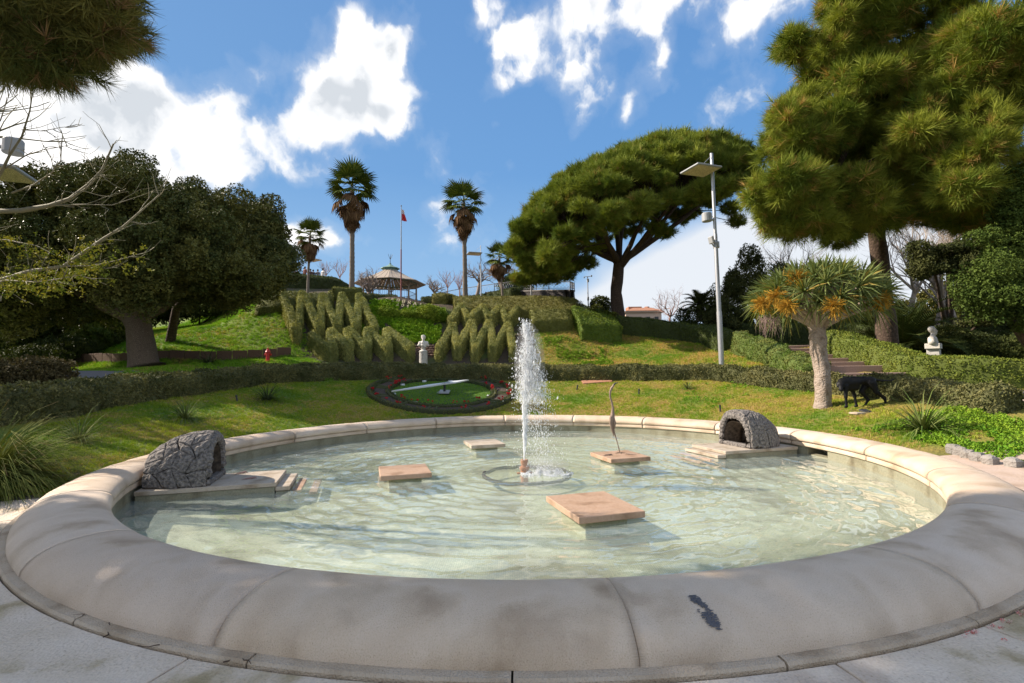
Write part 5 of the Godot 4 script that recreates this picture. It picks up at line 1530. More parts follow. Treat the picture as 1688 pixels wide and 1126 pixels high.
func bed_y(px: float, w: float) -> float:
	var u := (px + 6.6) / 1.95
	return gh(px, 30.75) + 0.03 + 0.92 * w * (1.0 - 0.3 * u * u)
func bandstand() -> void:
	var at := Vector3(-13.036, 9.393, -53.000)
	var o := thing("bandstand", "eight-sided wooden bandstand with a two-tier panelled roof", "bandstand", at, 0.2)
	o.scale = Vector3.ONE * 0.92
	var R := 3.0; var He := 2.35
	var C := func(r: float, k: float, y: float) -> Vector3: return Vector3(r * cos(TAU * k / 8.0), y, r * sin(TAU * k / 8.0))
	var m := MB.new(); m.lathe([Vector2(3.3, -0.6), Vector2(3.3, 0.3), Vector2(0.01, 0.32)], 8)
	obj("plinth", m.done(false), M.lava, o)
	for k in 8:
		m = MB.new(); m.tube([C.call(R, k, 0.3), C.call(R, k, He)], [0.11, 0.09], 8)
		m.box(C.call(R, k, 0.42), Vector3(0.3, 0.24, 0.3), 0.02); m.box(C.call(R, k, He - 0.06), Vector3(0.26, 0.12, 0.26), 0.02)
		obj("column", m.done(false), M.roof_edge, o)
		m = MB.new()
		var arc := []; var rr := []
		for q in 9:
			var f := q / 8.0
			var p: Vector3 = (C.call(R, k, 0) as Vector3).lerp(C.call(R, k + 1, 0), f)
			arc.append(p + Vector3(0, He - 0.62 * pow(absf(2.0 * f - 1.0), 2.2), 0)); rr.append(0.045)
		m.tube(arc, rr, 5)
		obj("arch", m.done(), M.roof_edge, o)
		m = MB.new(); m.tube([C.call(R, k, He + 0.02), C.call(R, k + 1, He + 0.02)], [0.08, 0.08], 4)
		obj("beam", m.done(false), M.verdigris, o)
		m = MB.new(); m.tube([C.call(R, k, 1.15), C.call(R, k + 1, 1.15)], [0.03, 0.03], 4)
		for q in 9:
			var p: Vector3 = (C.call(R, k, 0) as Vector3).lerp(C.call(R, k + 1, 0), q / 9.0)
			m.tube([p + Vector3(0, 0.32, 0), p + Vector3(0, 1.15, 0)], [0.015, 0.015], 3)
		obj("balustrade", m.done(false), M.roof_edge, o)
		# main roof: each side in nine boards with raised seams
		for q in 6:
			var f0 := q / 6.0 + 0.008; var f1 := (q + 1) / 6.0 - 0.008
			m = MB.new()
			var lift := 0.02 * (q % 2)
			var e0: Vector3 = (C.call(4.05, k, He - 0.05) as Vector3).lerp(C.call(4.05, k + 1, He - 0.05), f0); var e1: Vector3 = (C.call(4.05, k, He - 0.05) as Vector3).lerp(C.call(4.05, k + 1, He - 0.05), f1)
			var t0: Vector3 = (C.call(0.85, k, He + 1.5) as Vector3).lerp(C.call(0.85, k + 1, He + 1.5), f0); var t1: Vector3 = (C.call(0.85, k, He + 1.5) as Vector3).lerp(C.call(0.85, k + 1, He + 1.5), f1)
			var up := Vector3(0, lift, 0); var dn := Vector3(0, lift - 0.06, 0)
			var m0 := e0.lerp(t0, 0.5) + Vector3(0, -0.09, 0); var m1 := e1.lerp(t1, 0.5) + Vector3(0, -0.09, 0)
			m.face([e1 + up, e0 + up, m0 + up, m1 + up]); m.face([m1 + up, m0 + up, t0 + up, t1 + up]); m.face([e0 + dn, e1 + dn, m1 + dn, m0 + dn]); m.face([m0 + dn, m1 + dn, t1 + dn, t0 + dn])
			m.face([e0 + dn, e0 + up, e1 + up, e1 + dn]); m.face([e0 + up, e0 + dn, m0 + dn, m0 + up]); m.face([m0 + up, m0 + dn, t0 + dn, t0 + up]); m.face([e1 + dn, e1 + up, m1 + up, m1 + dn]); m.face([m1 + dn, m1 + up, t1 + up, t1 + dn])
			obj("roof_board", m.done(false), M.roof, o)
		m = MB.new(); m.tube([C.call(4.08, k, He - 0.08), C.call(4.08, k + 1, He - 0.08)], [0.07, 0.07], 4)
		obj("eave_trim", m.done(false), M.roof_edge, o)
	m = MB.new(); m.lathe([Vector2(0.86, He + 1.45), Vector2(0.86, He + 1.72), Vector2(1.12, He + 1.70), Vector2(1.10, He + 1.78), Vector2(0.5, He + 2.0), Vector2(0.12, He + 2.25), Vector2(0.1, He + 2.4), Vector2(0.02, He + 2.42)], 8)
	obj("lantern_roof", m.done(false), M.verdigris, o)
	m = MB.new()
	m.tube([Vector3(0, He + 2.35, 0), Vector3(0, He + 3.0, 0)], [0.04, 0.03], 6)
	for k in 5:
		var a := TAU * k / 5.0
		m.tube([Vector3(0, He + 2.85, 0), Vector3(0.12 * cos(a), He + 3.05, 0.12 * sin(a)), Vector3(0.3 * cos(a), He + 3.45, 0.3 * sin(a))], [0.025, 0.025, 0.012], 4)
	obj("finial", m.done(), M.dark_paint, o)

# ---------------------------------------------------------------- trees
func pine(called: String, label: String, trunk: Array, radii: Array, list: Array, mains: Array, per: float, size: float, mesh: ArrayMesh, c1: Color, c2: Color, brown: Color, share: float, up := 0.5, squash := 0.8) -> Node3D:
	# trunk points, their radii; list of [centre, radius] needle clumps; mains: limb end points
	var at: Vector3 = trunk[0]
	var o := thing(called, label, "pine tree", at)
	var t := MB.new()
	var p := []; var r := []
	for k in trunk.size() - 1:
		for q in 6:
			p.append((trunk[k] as Vector3).lerp(trunk[k + 1], q / 6.0) - at); r.append(lerpf(radii[k], radii[k + 1], q / 6.0))
	p.append(trunk[-1] - at); r.append(radii[-1])
	p[0] += Vector3(0, -0.3, 0)
	t.tube(p, r, 14, 0.05, nz)
	obj("trunk", t.done(), M.bark, o)
	var l := MB.new()
	var fork: Vector3 = trunk[-1] - at
	var knots := []
	for e in mains:
		var b := bent(fork + (Vector3(0, rf(-0.5, 0.1), 0)), e - at, 7, 0.35, 0.25)
		l.tube(b, taper(radii[-1] * 0.62, radii[-1] * 0.22, 7), 7, 0.02, nz)
		for q in range(2, 8): knots.append(b[q])
	for c in list:
		var g: Vector3 = c[0] - at
		var best: Vector3 = knots[0]
		for kn in knots:
			if kn.distance_squared_to(g) + maxf(0.0, kn.y - g.y) * 3.0 < best.distance_squared_to(g) + maxf(0.0, best.y - g.y) * 3.0: best = kn
		l.tube(bent(best, g, 4, 0.12, 0.05), taper(0.045, 0.015, 4), 4, 0.0, null, false)
	obj("limbs", l.done(), M.bark, o)
	var local := []
	for c in list: local.append([c[0] - at, c[1] * rf(0.75, 1.4), c[1] * squash * rf(0.65, 1.1), c[1] * rf(0.75, 1.4)])
	var xf := []; var col := PackedColorArray()
	puffs(local, per, mesh, size, c1, c2, xf, col, 0.35, up, 0.0, brown, share, size > 0.25)
	scatter("needles", mesh, M.needles, xf, col, o)
	return o

func trees_left() -> void:
	# the big dark evergreen beside the path
	var at := Vector3(-15.228, 2.206, -20.500)
	var o := thing("evergreen_tree", "huge dark evergreen with thick leaning trunk beside the asphalt path", "tree", at)
	var t := MB.new()
	var pts := [Vector3(-15.100, 2.105, -20.500), Vector3(-15.156, 2.281, -20.500), Vector3(-15.283, 3.033, -20.500), Vector3(-15.436, 3.789, -20.500), Vector3(-15.585, 4.423, -20.500)]
	for k in pts.size(): pts[k] -= at
	t.tube(pts, [0.72, 0.56, 0.47, 0.44, 0.52], 18, 0.12, nz)
	for e in [[Vector3(-17.070, 5.494, -20.000), 0.30], [Vector3(-15.216, 6.393, -20.800), 0.30], [Vector3(-13.280, 6.151, -21.000), 0.26], [Vector3(-18.361, 6.150, -19.500), 0.24], [Vector3(-17.882, 7.639, -22.500), 0.26], [Vector3(-12.991, 6.929, -19.000), 0.22]]:
		var b := bent(pts[4] + Vector3(0, -0.25, 0), e[0] - at, 6, 0.4, 0.2)
		t.tube(b, taper(e[1] * 1.1, e[1] * 0.35, 6), 9, 0.04, nz)
	obj("trunk", t.done(), M.bark_big, o)
	var lobes := [[Vector3(-18.861, 6.522, -19.500), 2.9, 2.3, 2.6], [Vector3(-18.127, 8.426, -20.500), 3.1, 2.1, 3.0], [Vector3(-15.465, 8.783, -20.500), 3.0, 1.9, 3.2], [Vector3(-13.266, 7.719, -20.500), 2.5, 2.3, 2.8], [Vector3(-14.734, 6.354, -19.000), 3.2, 1.5, 2.0], [Vector3(-12.335, 6.165, -20.500), 2.3, 1.1, 2.0], [Vector3(-13.050, 5.720, -19.500), 2.4, 0.7, 1.6], [Vector3(-20.262, 5.284, -20.000), 2.0, 1.3, 2.2], [Vector3(-19.198, 5.829, -22.500), 2.6, 1.2, 2.0], [Vector3(-17.730, 10.104, -21.500), 2.8, 1.2, 2.2], [Vector3(-11.602, 6.198, -22.000), 1.6, 0.9, 1.4]]
	for l in lobes: l[0] -= at
	var xf := []; var col := PackedColorArray()
	puffs(billow(lobes, 0.55, 0.3, 0.75, 0.5), 36.0, LEAF, 0.17, Color(0.050, 0.064, 0.020), Color(0.125, 0.118, 0.032), xf, col, 0.35, 0.25, 0.45)
	scatter("leaves", LEAF, M.glossy_leaf, xf, col, o)
	# its neighbour behind, over the left topiary
	var at2 := Vector3(-17.4, gh(-17.4, 25.2), -25.2)
	var o2 := thing("evergreen_tree", "rounded dark evergreen right of the huge one, behind the crook lamp", "tree", at2)
	t = MB.new(); t.tube([Vector3(0, -0.3, 0), Vector3(0.3, 1.7, 0), Vector3(1.8, 3.0, 0.3), Vector3(3.6, 3.9, 0.6)], [0.24, 0.2, 0.16, 0.1], 10, 0.03, nz)
	obj("trunk", t.done(), M.bark, o2)
	lobes = [[Vector3(-12.498, 8.310, -24.200), 1.7, 1.8, 1.9], [Vector3(-13.522, 7.261, -24.200), 1.8, 1.7, 1.9], [Vector3(-11.633, 7.283, -24.000), 0.95, 1.1, 1.2], [Vector3(-13.957, 9.550, -25.000), 1.5, 1.2, 1.7], [Vector3(-15.381, 8.692, -25.500), 1.8, 1.8, 1.9], [Vector3(-12.471, 9.874, -24.500), 0.8, 0.7, 0.9]]
	for l in lobes: l[0] -= at2
	xf = []; col = PackedColorArray()
	puffs(billow(lobes, 0.5, 0.3, 0.7, 0.5), 32.0, LEAF, 0.19, Color(0.048, 0.062, 0.020), Color(0.112, 0.108, 0.032), xf, col, 0.35, 0.25, 0.45)
	scatter("leaves", LEAF, M.glossy_leaf, xf, col, o2)
	# dark planting behind the mound and the brown shrub by the path
	var dark := [Color(0.038, 0.052, 0.016), Color(0.085, 0.095, 0.026)]
	bush("bush", "dark evergreen bush mass at the far left under the big crown", "bushes behind the left mound", [[Vector3(-25.536, 4.329, -25.000), 2.4, 2.2, 2.0], [Vector3(-24.676, 5.052, -26.000), 2.2, 2.4, 2.0]], 55.0, 0.22, dark[0], dark[1])
	bush("bush", "dark round bush between the far left mass and the mound", "bushes behind the left mound", [[Vector3(-23.621, 4.824, -27.000), 2.2, 2.2, 2.0], [Vector3(-23.436, 5.569, -29.000), 2.0, 1.6, 2.0]], 55.0, 0.22, dark[0], dark[1])
	bush("bush", "dark bush filling the gap right of the big trunk, behind the mound crest", "bushes behind the left mound", [[Vector3(-23.550, 6.392, -31.000), 1.9, 1.5, 1.4], [Vector3(-22.353, 6.837, -32.000), 1.9, 1.6, 1.4]], 55.0, 0.22, dark[0], dark[1])
	bush("bush", "dark bush on the mound crest under the second evergreen", "bushes behind the left mound", [[Vector3(-20.191, 6.890, -32.000), 1.9, 1.5, 1.4], [Vector3(-18.591, 7.107, -33.000), 1.9, 1.4, 1.4], [Vector3(-17.064, 7.330, -34.000), 1.5, 1.0, 1.2]], 55.0, 0.22, dark[0], dark[1])
	bush("bush", "yellow-green bush glimpsed behind the mound under the big crown", "bushes behind the left mound", [[Vector3(-21.643, 3.702, -25.500), 1.1, 0.8, 0.9], [Vector3(-21.786, 4.470, -27.000), 1.3, 0.9, 1.0]], 70.0, 0.16, Color(0.06, 0.09, 0.015), Color(0.16, 0.17, 0.03))
	bush("bush", "low dark hedge-like bush along the foot of the left mound", "bushes behind the left mound", [[Vector3(-21.535, 2.670, -22.500), 1.5, 0.6, 0.8], [Vector3(-21.525, 3.157, -24.000), 1.6, 0.6, 0.8], [Vector3(-21.909, 3.740, -26.000), 1.5, 0.6, 0.8]], 80.0, 0.14, dark[0], dark[1])
	bush("bush", "brownish thin-leaved shrub beside the left asphalt path", "", [[Vector3(-13.127, 1.715, -13.000), 0.8, 0.50, 0.6], [Vector3(-12.801, 1.788, -13.400), 0.7, 0.55, 0.6], [Vector3(-12.594, 1.784, -13.800), 0.45, 0.52, 0.5], [Vector3(-13.572, 1.801, -12.600), 0.8, 0.5, 0.6]], 170.0, 0.11, Color(0.055, 0.045, 0.022), Color(0.13, 0.10, 0.045))
	# low wooden edging at the foot of the mound
	var ed := thing("retaining_edge", "low brown plank edging along the foot of the left grassy mound", "plank edging", Vector3(-19.785, 2.373, -22.400))
	var line := [Vector2(-26.787, 28.000), Vector2(-20.186, 23.500), Vector2(-17.648, 22.460), Vector2(-14.554, 23.200), Vector2(-11.264, 25.340)]
	for k in line.size() - 1:
		var n := maxi(1, int(line[k].distance_to(line[k + 1]) / 0.62))
		for q in n:
			var a: Vector2 = line[k].lerp(line[k + 1], q / float(n)); var b: Vector2 = line[k].lerp(line[k + 1], (q + 0.97) / n)
			var A := G(a); var B := G(b)
			var m := MB.new()
			m.box(Vector3(0, 0.17, 0), Vector3(A.distance_to(B), 0.48 + rf(-0.02, 0.02), 0.06), 0.008)
			var pl_ := obj("plank", m.done(false), M.wood, ed)
			pl_.position = (A + B) * 0.5 - ed.position
			pl_.rotation.y = atan2(-(B.z - A.z), B.x - A.x)
	# bare pale-barked tree reaching in from the left edge
	var bt := thing("bare_tree", "pale bare branches with a few yellow-green leaves reaching in at the left", "tree", Vector3(-11.2, gh(-11.2, 8.6), -8.6))
	var B0 := bt.position
	var m := MB.new()
	m.tube([Vector3(0, -0.2, 0), Vector3(0.1, 1.6, 0), Vector3(0.2, 3.2, 0), Vector3(0.3, 5.6, 0)], [0.22, 0.18, 0.15, 0.07], 10, 0.02, nz)
	obj("trunk", m.done(), M.bark_green, bt)
	m = MB.new()
	var limbs := [
		[[Vector3(-10.777, 4.582, -8.400), Vector3(-9.195, 4.518, -8.200), Vector3(-8.016, 4.468, -8.000), Vector3(-7.467, 4.508, -7.900), Vector3(-7.057, 4.578, -7.800), Vector3(-6.775, 4.803, -7.800), Vector3(-6.477, 4.997, -7.700), Vector3(-6.311, 5.431, -7.700)], 0.085],
		[[Vector3(-7.057, 4.578, -7.800), Vector3(-6.600, 4.694, -7.600), Vector3(-6.380, 4.826, -7.500), Vector3(-6.175, 4.802, -7.400)], 0.022],
		[[Vector3(-7.467, 4.508, -7.900), Vector3(-6.723, 4.450, -7.700), Vector3(-6.209, 4.399, -7.600), Vector3(-5.620, 4.529, -7.500)], 0.022],
		[[Vector3(-10.684, 3.232, -8.400), Vector3(-8.899, 3.243, -8.000), Vector3(-8.104, 3.275, -7.800), Vector3(-7.444, 3.371, -7.600), Vector3(-6.831, 3.418, -7.500), Vector3(-6.447, 3.605, -7.400), Vector3(-6.070, 3.786, -7.300), Vector3(-5.779, 3.967, -7.300), Vector3(-5.475, 4.143, -7.200), Vector3(-5.188, 4.404, -7.200)], 0.065],
		[[Vector3(-9.003, 4.724, -8.200), Vector3(-8.407, 5.074, -8.000), Vector3(-8.162, 5.365, -7.900), Vector3(-7.980, 5.669, -7.900), Vector3(-7.773, 6.043, -7.800), Vector3(-7.740, 6.378, -7.800)], 0.045],
		[[Vector3(-8.362, 5.156, -8.000), Vector3(-7.794, 5.306, -7.800), Vector3(-7.428, 5.345, -7.700), Vector3(-7.010, 5.353, -7.600), Vector3(-6.868, 5.381, -7.600)], 0.018],
		[[Vector3(-7.985, 5.781, -7.900), Vector3(-7.550, 5.705, -7.800), Vector3(-7.165, 5.710, -7.700), Vector3(-6.846, 5.736, -7.700)], 0.014],
		[[Vector3(-8.191, 4.765, -8.000), Vector3(-7.652, 4.814, -7.800), Vector3(-7.275, 4.967, -7.700), Vector3(-7.047, 5.118, -7.600), Vector3(-7.036, 5.510, -7.600)], 0.026],
		[[Vector3(-8.894, 3.163, -8.000), Vector3(-7.597, 3.193, -7.400), Vector3(-6.946, 3.120, -7.200), Vector3(-6.453, 3.121, -7.000), Vector3(-6.068, 3.186, -7.000)], 0.022],
		[[Vector3(-6.831, 3.418, -7.500), Vector3(-6.243, 3.376, -7.300), Vector3(-5.804, 3.421, -7.200), Vector3(-5.420, 3.482, -7.100)], 0.02],
		[[Vector3(-8.941, 3.944, -8.000), Vector3(-7.837, 3.871, -7.600), Vector3(-7.264, 3.743, -7.500), Vector3(-6.885, 3.573, -7.400)], 0.016],
		[[Vector3(-8.245, 5.876, -7.800), Vector3(-8.059, 6.122, -7.700), Vector3(-7.992, 6.323, -7.700)], 0.014]]
	var ends := []
	for l in limbs:
		var q: Array = l[0]
		for k in q.size(): q[k] -= B0
		m.tube(q, taper(l[1] * 0.62, l[1] * 0.14, q.size() - 1), 7, 0.0, null, false)
		for k in range(1, q.size()):
			for j in 2:
				var d: Vector3 = (q[k] - q[k - 1]).normalized()
				twigs(m, (q[k - 1] as Vector3).lerp(q[k], rng.randf()), (d + rnd_dir() * 0.9).normalized(), rf(0.15, 0.42), 0.008, 1, 0.6, 0.2, ends, 2)
	obj("branches", m.done(), M.bark_green, bt)
	xf = []; col = PackedColorArray()
	for k in 620:
		var l: Array = limbs[[3, 3, 8, 8, 9, 10][rng.randi() % 6]][0]
		var g := rng.randi() % mini(6, l.size() - 1)
		var p: Vector3 = (l[g] as Vector3).lerp(l[g + 1], rng.randf()) + rnd_dir() * rf(0.02, 0.28) + Vector3(0, -0.12 * rng.randf(), 0)
		xf.append(Transform3D(up_basis(rnd_dir(), rf(0.035, 0.075), rf(0, TAU)), p))
		col.append(Color(0.12, 0.16, 0.018).lerp(Color(0.30, 0.26, 0.035), rng.randf()))
	scatter("leaves", LEAF, M.leaf, xf, col, bt)
	# the pine overhead at the top left, and the trees outside the frame whose shade lies on the foreground
	var pc := [[Vector3(-5.960, 6.331, -6.000), 0.78], [Vector3(-5.465, 6.197, -6.100), 0.55], [Vector3(-5.131, 6.305, -6.000), 0.45], [Vector3(-6.296, 5.945, -5.900), 0.6], [Vector3(-5.857, 5.787, -6.000), 0.45], [Vector3(-5.702, 6.896, -6.200), 0.7], [Vector3(-7.105, 6.415, -6.200), 0.75], [Vector3(-6.025, 5.563, -5.800), 0.38], [Vector3(-5.252, 5.923, -6.000), 0.36], [Vector3(-4.998, 6.191, -6.100), 0.3]]
	for k in 46:
		var a := rf(0, TAU); var q := sqrt(rng.randf())
		var g := Vector3(-8.6 + 3.6 * q * cos(a), 8.6 + 1.9 * sqrt(1.0 - q * q) + rf(-0.6, 0.2), -(4.9 + 2.7 * q * sin(a)))
		if (g.y - 1.7) / -g.z < 0.92 and g.x > 1.02 * g.z: continue
		pc.append([g, rf(0.8, 1.15)])
	pine("pine_tree", "pine crown with long drooping needles hanging in at the top left", [G(Vector2(-9.8, 4.0)), Vector3(-9.4, 4.0, -4.2), Vector3(-8.9, 6.6, -4.7)], [0.35, 0.28, 0.2], pc, [Vector3(-5.956, 6.251, -6.000), Vector3(-8.0, 8.6, -6.8), Vector3(-6.6, 9.2, -3.6), Vector3(-11.3, 8.8, -5.4), Vector3(-8.8, 9.6, -3.0)], 85.0, 0.24, NEEDLE_LONG, Color(0.035, 0.046, 0.013), Color(0.095, 0.085, 0.024), Color(0.13, 0.08, 0.04), 0.08, 0.0, 0.85)
	var k2 := 0
	for e in [[-17.6, 5.0, 9.6, 3.2, 5.4], [-25.5, 18.6, 9.8, 2.6, 6.4]]:
		var g := Vector2(e[0], e[1]); var base := G(g)
		var st := thing("shade_tree", ["broad shade tree left of the pool foreground, outside the view", "tall slim shade tree behind the left asphalt path, outside the view"][k2], "tree", base)
		k2 += 1
		m = MB.new(); m.tube([Vector3(0, -0.2, 0), Vector3(0.1, 2.5, 0), Vector3(0.0, e[4], 0)], [0.24, 0.19, 0.15], 9, 0.02, nz)
		for q in 5: m.tube(bent(Vector3(0, e[4] - 0.4, 0), Vector3(cos(q * 1.3) * e[3] * 0.7, e[2] - base.y - 0.3 * q, sin(q * 1.3) * e[3] * 0.7), 4, 0.2), taper(0.1, 0.03, 4), 6)
		obj("trunk", m.done(), M.bark_big, st)
		xf = []; col = PackedColorArray()
		var lb := []
		for q in 9:
			var a := q * 2.4; var rr: float = e[3] * sqrt((q + 0.3) / 9.0) * 0.8
			lb.append([Vector3(rr * cos(a), e[2] - base.y + rf(-0.6, 0.9), rr * sin(a)), e[3] * 0.42, e[3] * 0.34, e[3] * 0.42])
		puffs(lb, 45.0, LEAF, 0.24, Color(0.03, 0.045, 0.014), Color(0.08, 0.085, 0.022), xf, col, 0.3, 0.3, 0.1)
		scatter("leaves", LEAF, M.leaf, xf, col, st)
	bare_tree("slim bare tree left of the lawn, outside the view, throwing streaks of shade", G(Vector2(-20.5, 13.4)), 9.0, 0.17, 3, M.bark_green, 0.4, Vector3.ZERO, 0.6, "bare trees left of the view")
	bare_tree("tall bare tree just left of the asphalt path, outside the view", G(Vector2(-19.0, 14.4)), 9.5, 0.20, 3, M.bark_green, 0.4, Vector3.ZERO, 0.6, "bare trees left of the view")
	bare_tree("thin bare tree nearest the hedge end, outside the view", G(Vector2(-21.5, 12.3)), 8.5, 0.15, 3, M.bark_green, 0.4, Vector3.ZERO, 0.6, "bare trees left of the view")
	# palms on the slope
	fan_palm("tallest fan palm on the slope, left of the flagpole", Vector3(-12.127, 7.317, -37.500) - Vector3(0, 0.5, 0), 9.25, 0.20, 1.42, 2.3, 30, -0.05)
	fan_palm("fan palm right of the flagpole with a shaggy brown skirt", Vector3(-3.605, 7.217, -38.500) - Vector3(0, 0.5, 0), 8.45, 0.19, 1.24, 2.1, 27, -0.1)
	fan_palm("small slender fan palm on the left beside the standing visitors", Vector3(-16.941, 8.140, -41.000) - Vector3(0, 0.5, 0), 5.7, 0.11, 0.98, 1.3, 24, 0.35)
	fan_palm("small thin fan palm on the right in front of the black wall", Vector3(-0.720, 7.284, -41.000) - Vector3(0, 0.5, 0), 4.6, 0.10, 0.92, 1.2, 22, -0.4)
	# bare trees along the terrace
	bare_tree("spreading bare tree in front of the left side of the bandstand", Vector3(-14.279, 8.839, -49.000), 4.3, 0.24, 4, M.bark_grey, 0.75, Vector3(0.2, 0, 0), 0.28)
	bare_tree("small bare tree right of the bandstand with twisted twigs", Vector3(-7.814, 9.027, -50.000), 3.0, 0.14, 4, M.bark_grey, 0.7)
	bare_tree("faint thin bare tree further right of the bandstand", Vector3(-7.236, 10.443, -56.000), 3.4, 0.07, 3, M.twig_red, 0.35)
	bare_tree("leaning bare tree just right of the right tall palm", Vector3(-3.298, 9.237, -47.000), 3.6, 0.16, 4, M.bark_grey, 0.75, Vector3(0.25, 0, 0), 0.34)
	bare_tree("wide bare tree with a leaning dark trunk behind the right small palm", Vector3(-0.304, 9.641, -49.000), 4.6, 0.22, 4, M.bark_grey, 0.8, Vector3(-1.0, 0, 0), 0.36)
	bare_tree("very thin bare tree left of the bare-twigged bandstand tree", Vector3(-18.807, 11.345, -54.000), 3.6, 0.06, 3, M.twig_red, 0.4)
	bare_tree("pale thin bare tree behind the visitors at the railing", Vector3(-20.716, 11.816, -55.000), 3.2, 0.07, 3, M.twig_red, 0.4)
	bare_tree("slim bare tree between small palm and left railing", Vector3(-23.669, 11.941, -54.000), 3.2, 0.08, 3, M.twig_red, 0.5)
	bare_tree("thin bare tree behind the right tall palm trunk", Vector3(-5.823, 10.135, -55.000), 3.2, 0.08, 3, M.twig_red, 0.4)
	bush("bush", "round dark green shrub behind the railing left of the black wall", "bushes along the terrace", [[Vector3(0.190, 10.542, -50.000), 1.5, 1.3, 1.2], [Vector3(1.158, 10.073, -49.500), 1.1, 0.8, 1.0]], 50.0, 0.25, Color(0.03, 0.05, 0.015), Color(0.08, 0.10, 0.02))
	for e in [["yellow-green bush at the left end of the lettering bed", Vector3(-7.536, 5.339, -30.200), 0.75, 0.5], ["bright green bush under the right end of the lettering", Vector3(-5.159, 5.470, -30.600), 0.85, 0.55], ["small fresh green bush right of the weeds, below the narrow hedge", Vector3(-4.454, 5.250, -30.400), 0.6, 0.45], ["low olive bush in the middle below the lettering", Vector3(-6.281, 5.347, -30.400), 0.7, 0.32]]:
		bush("bush", e[0], "small bushes below the lettering", [[e[1], e[2], e[3], e[2]]], 150.0, 0.13, Color(0.08, 0.14, 0.012), Color(0.20, 0.24, 0.03))

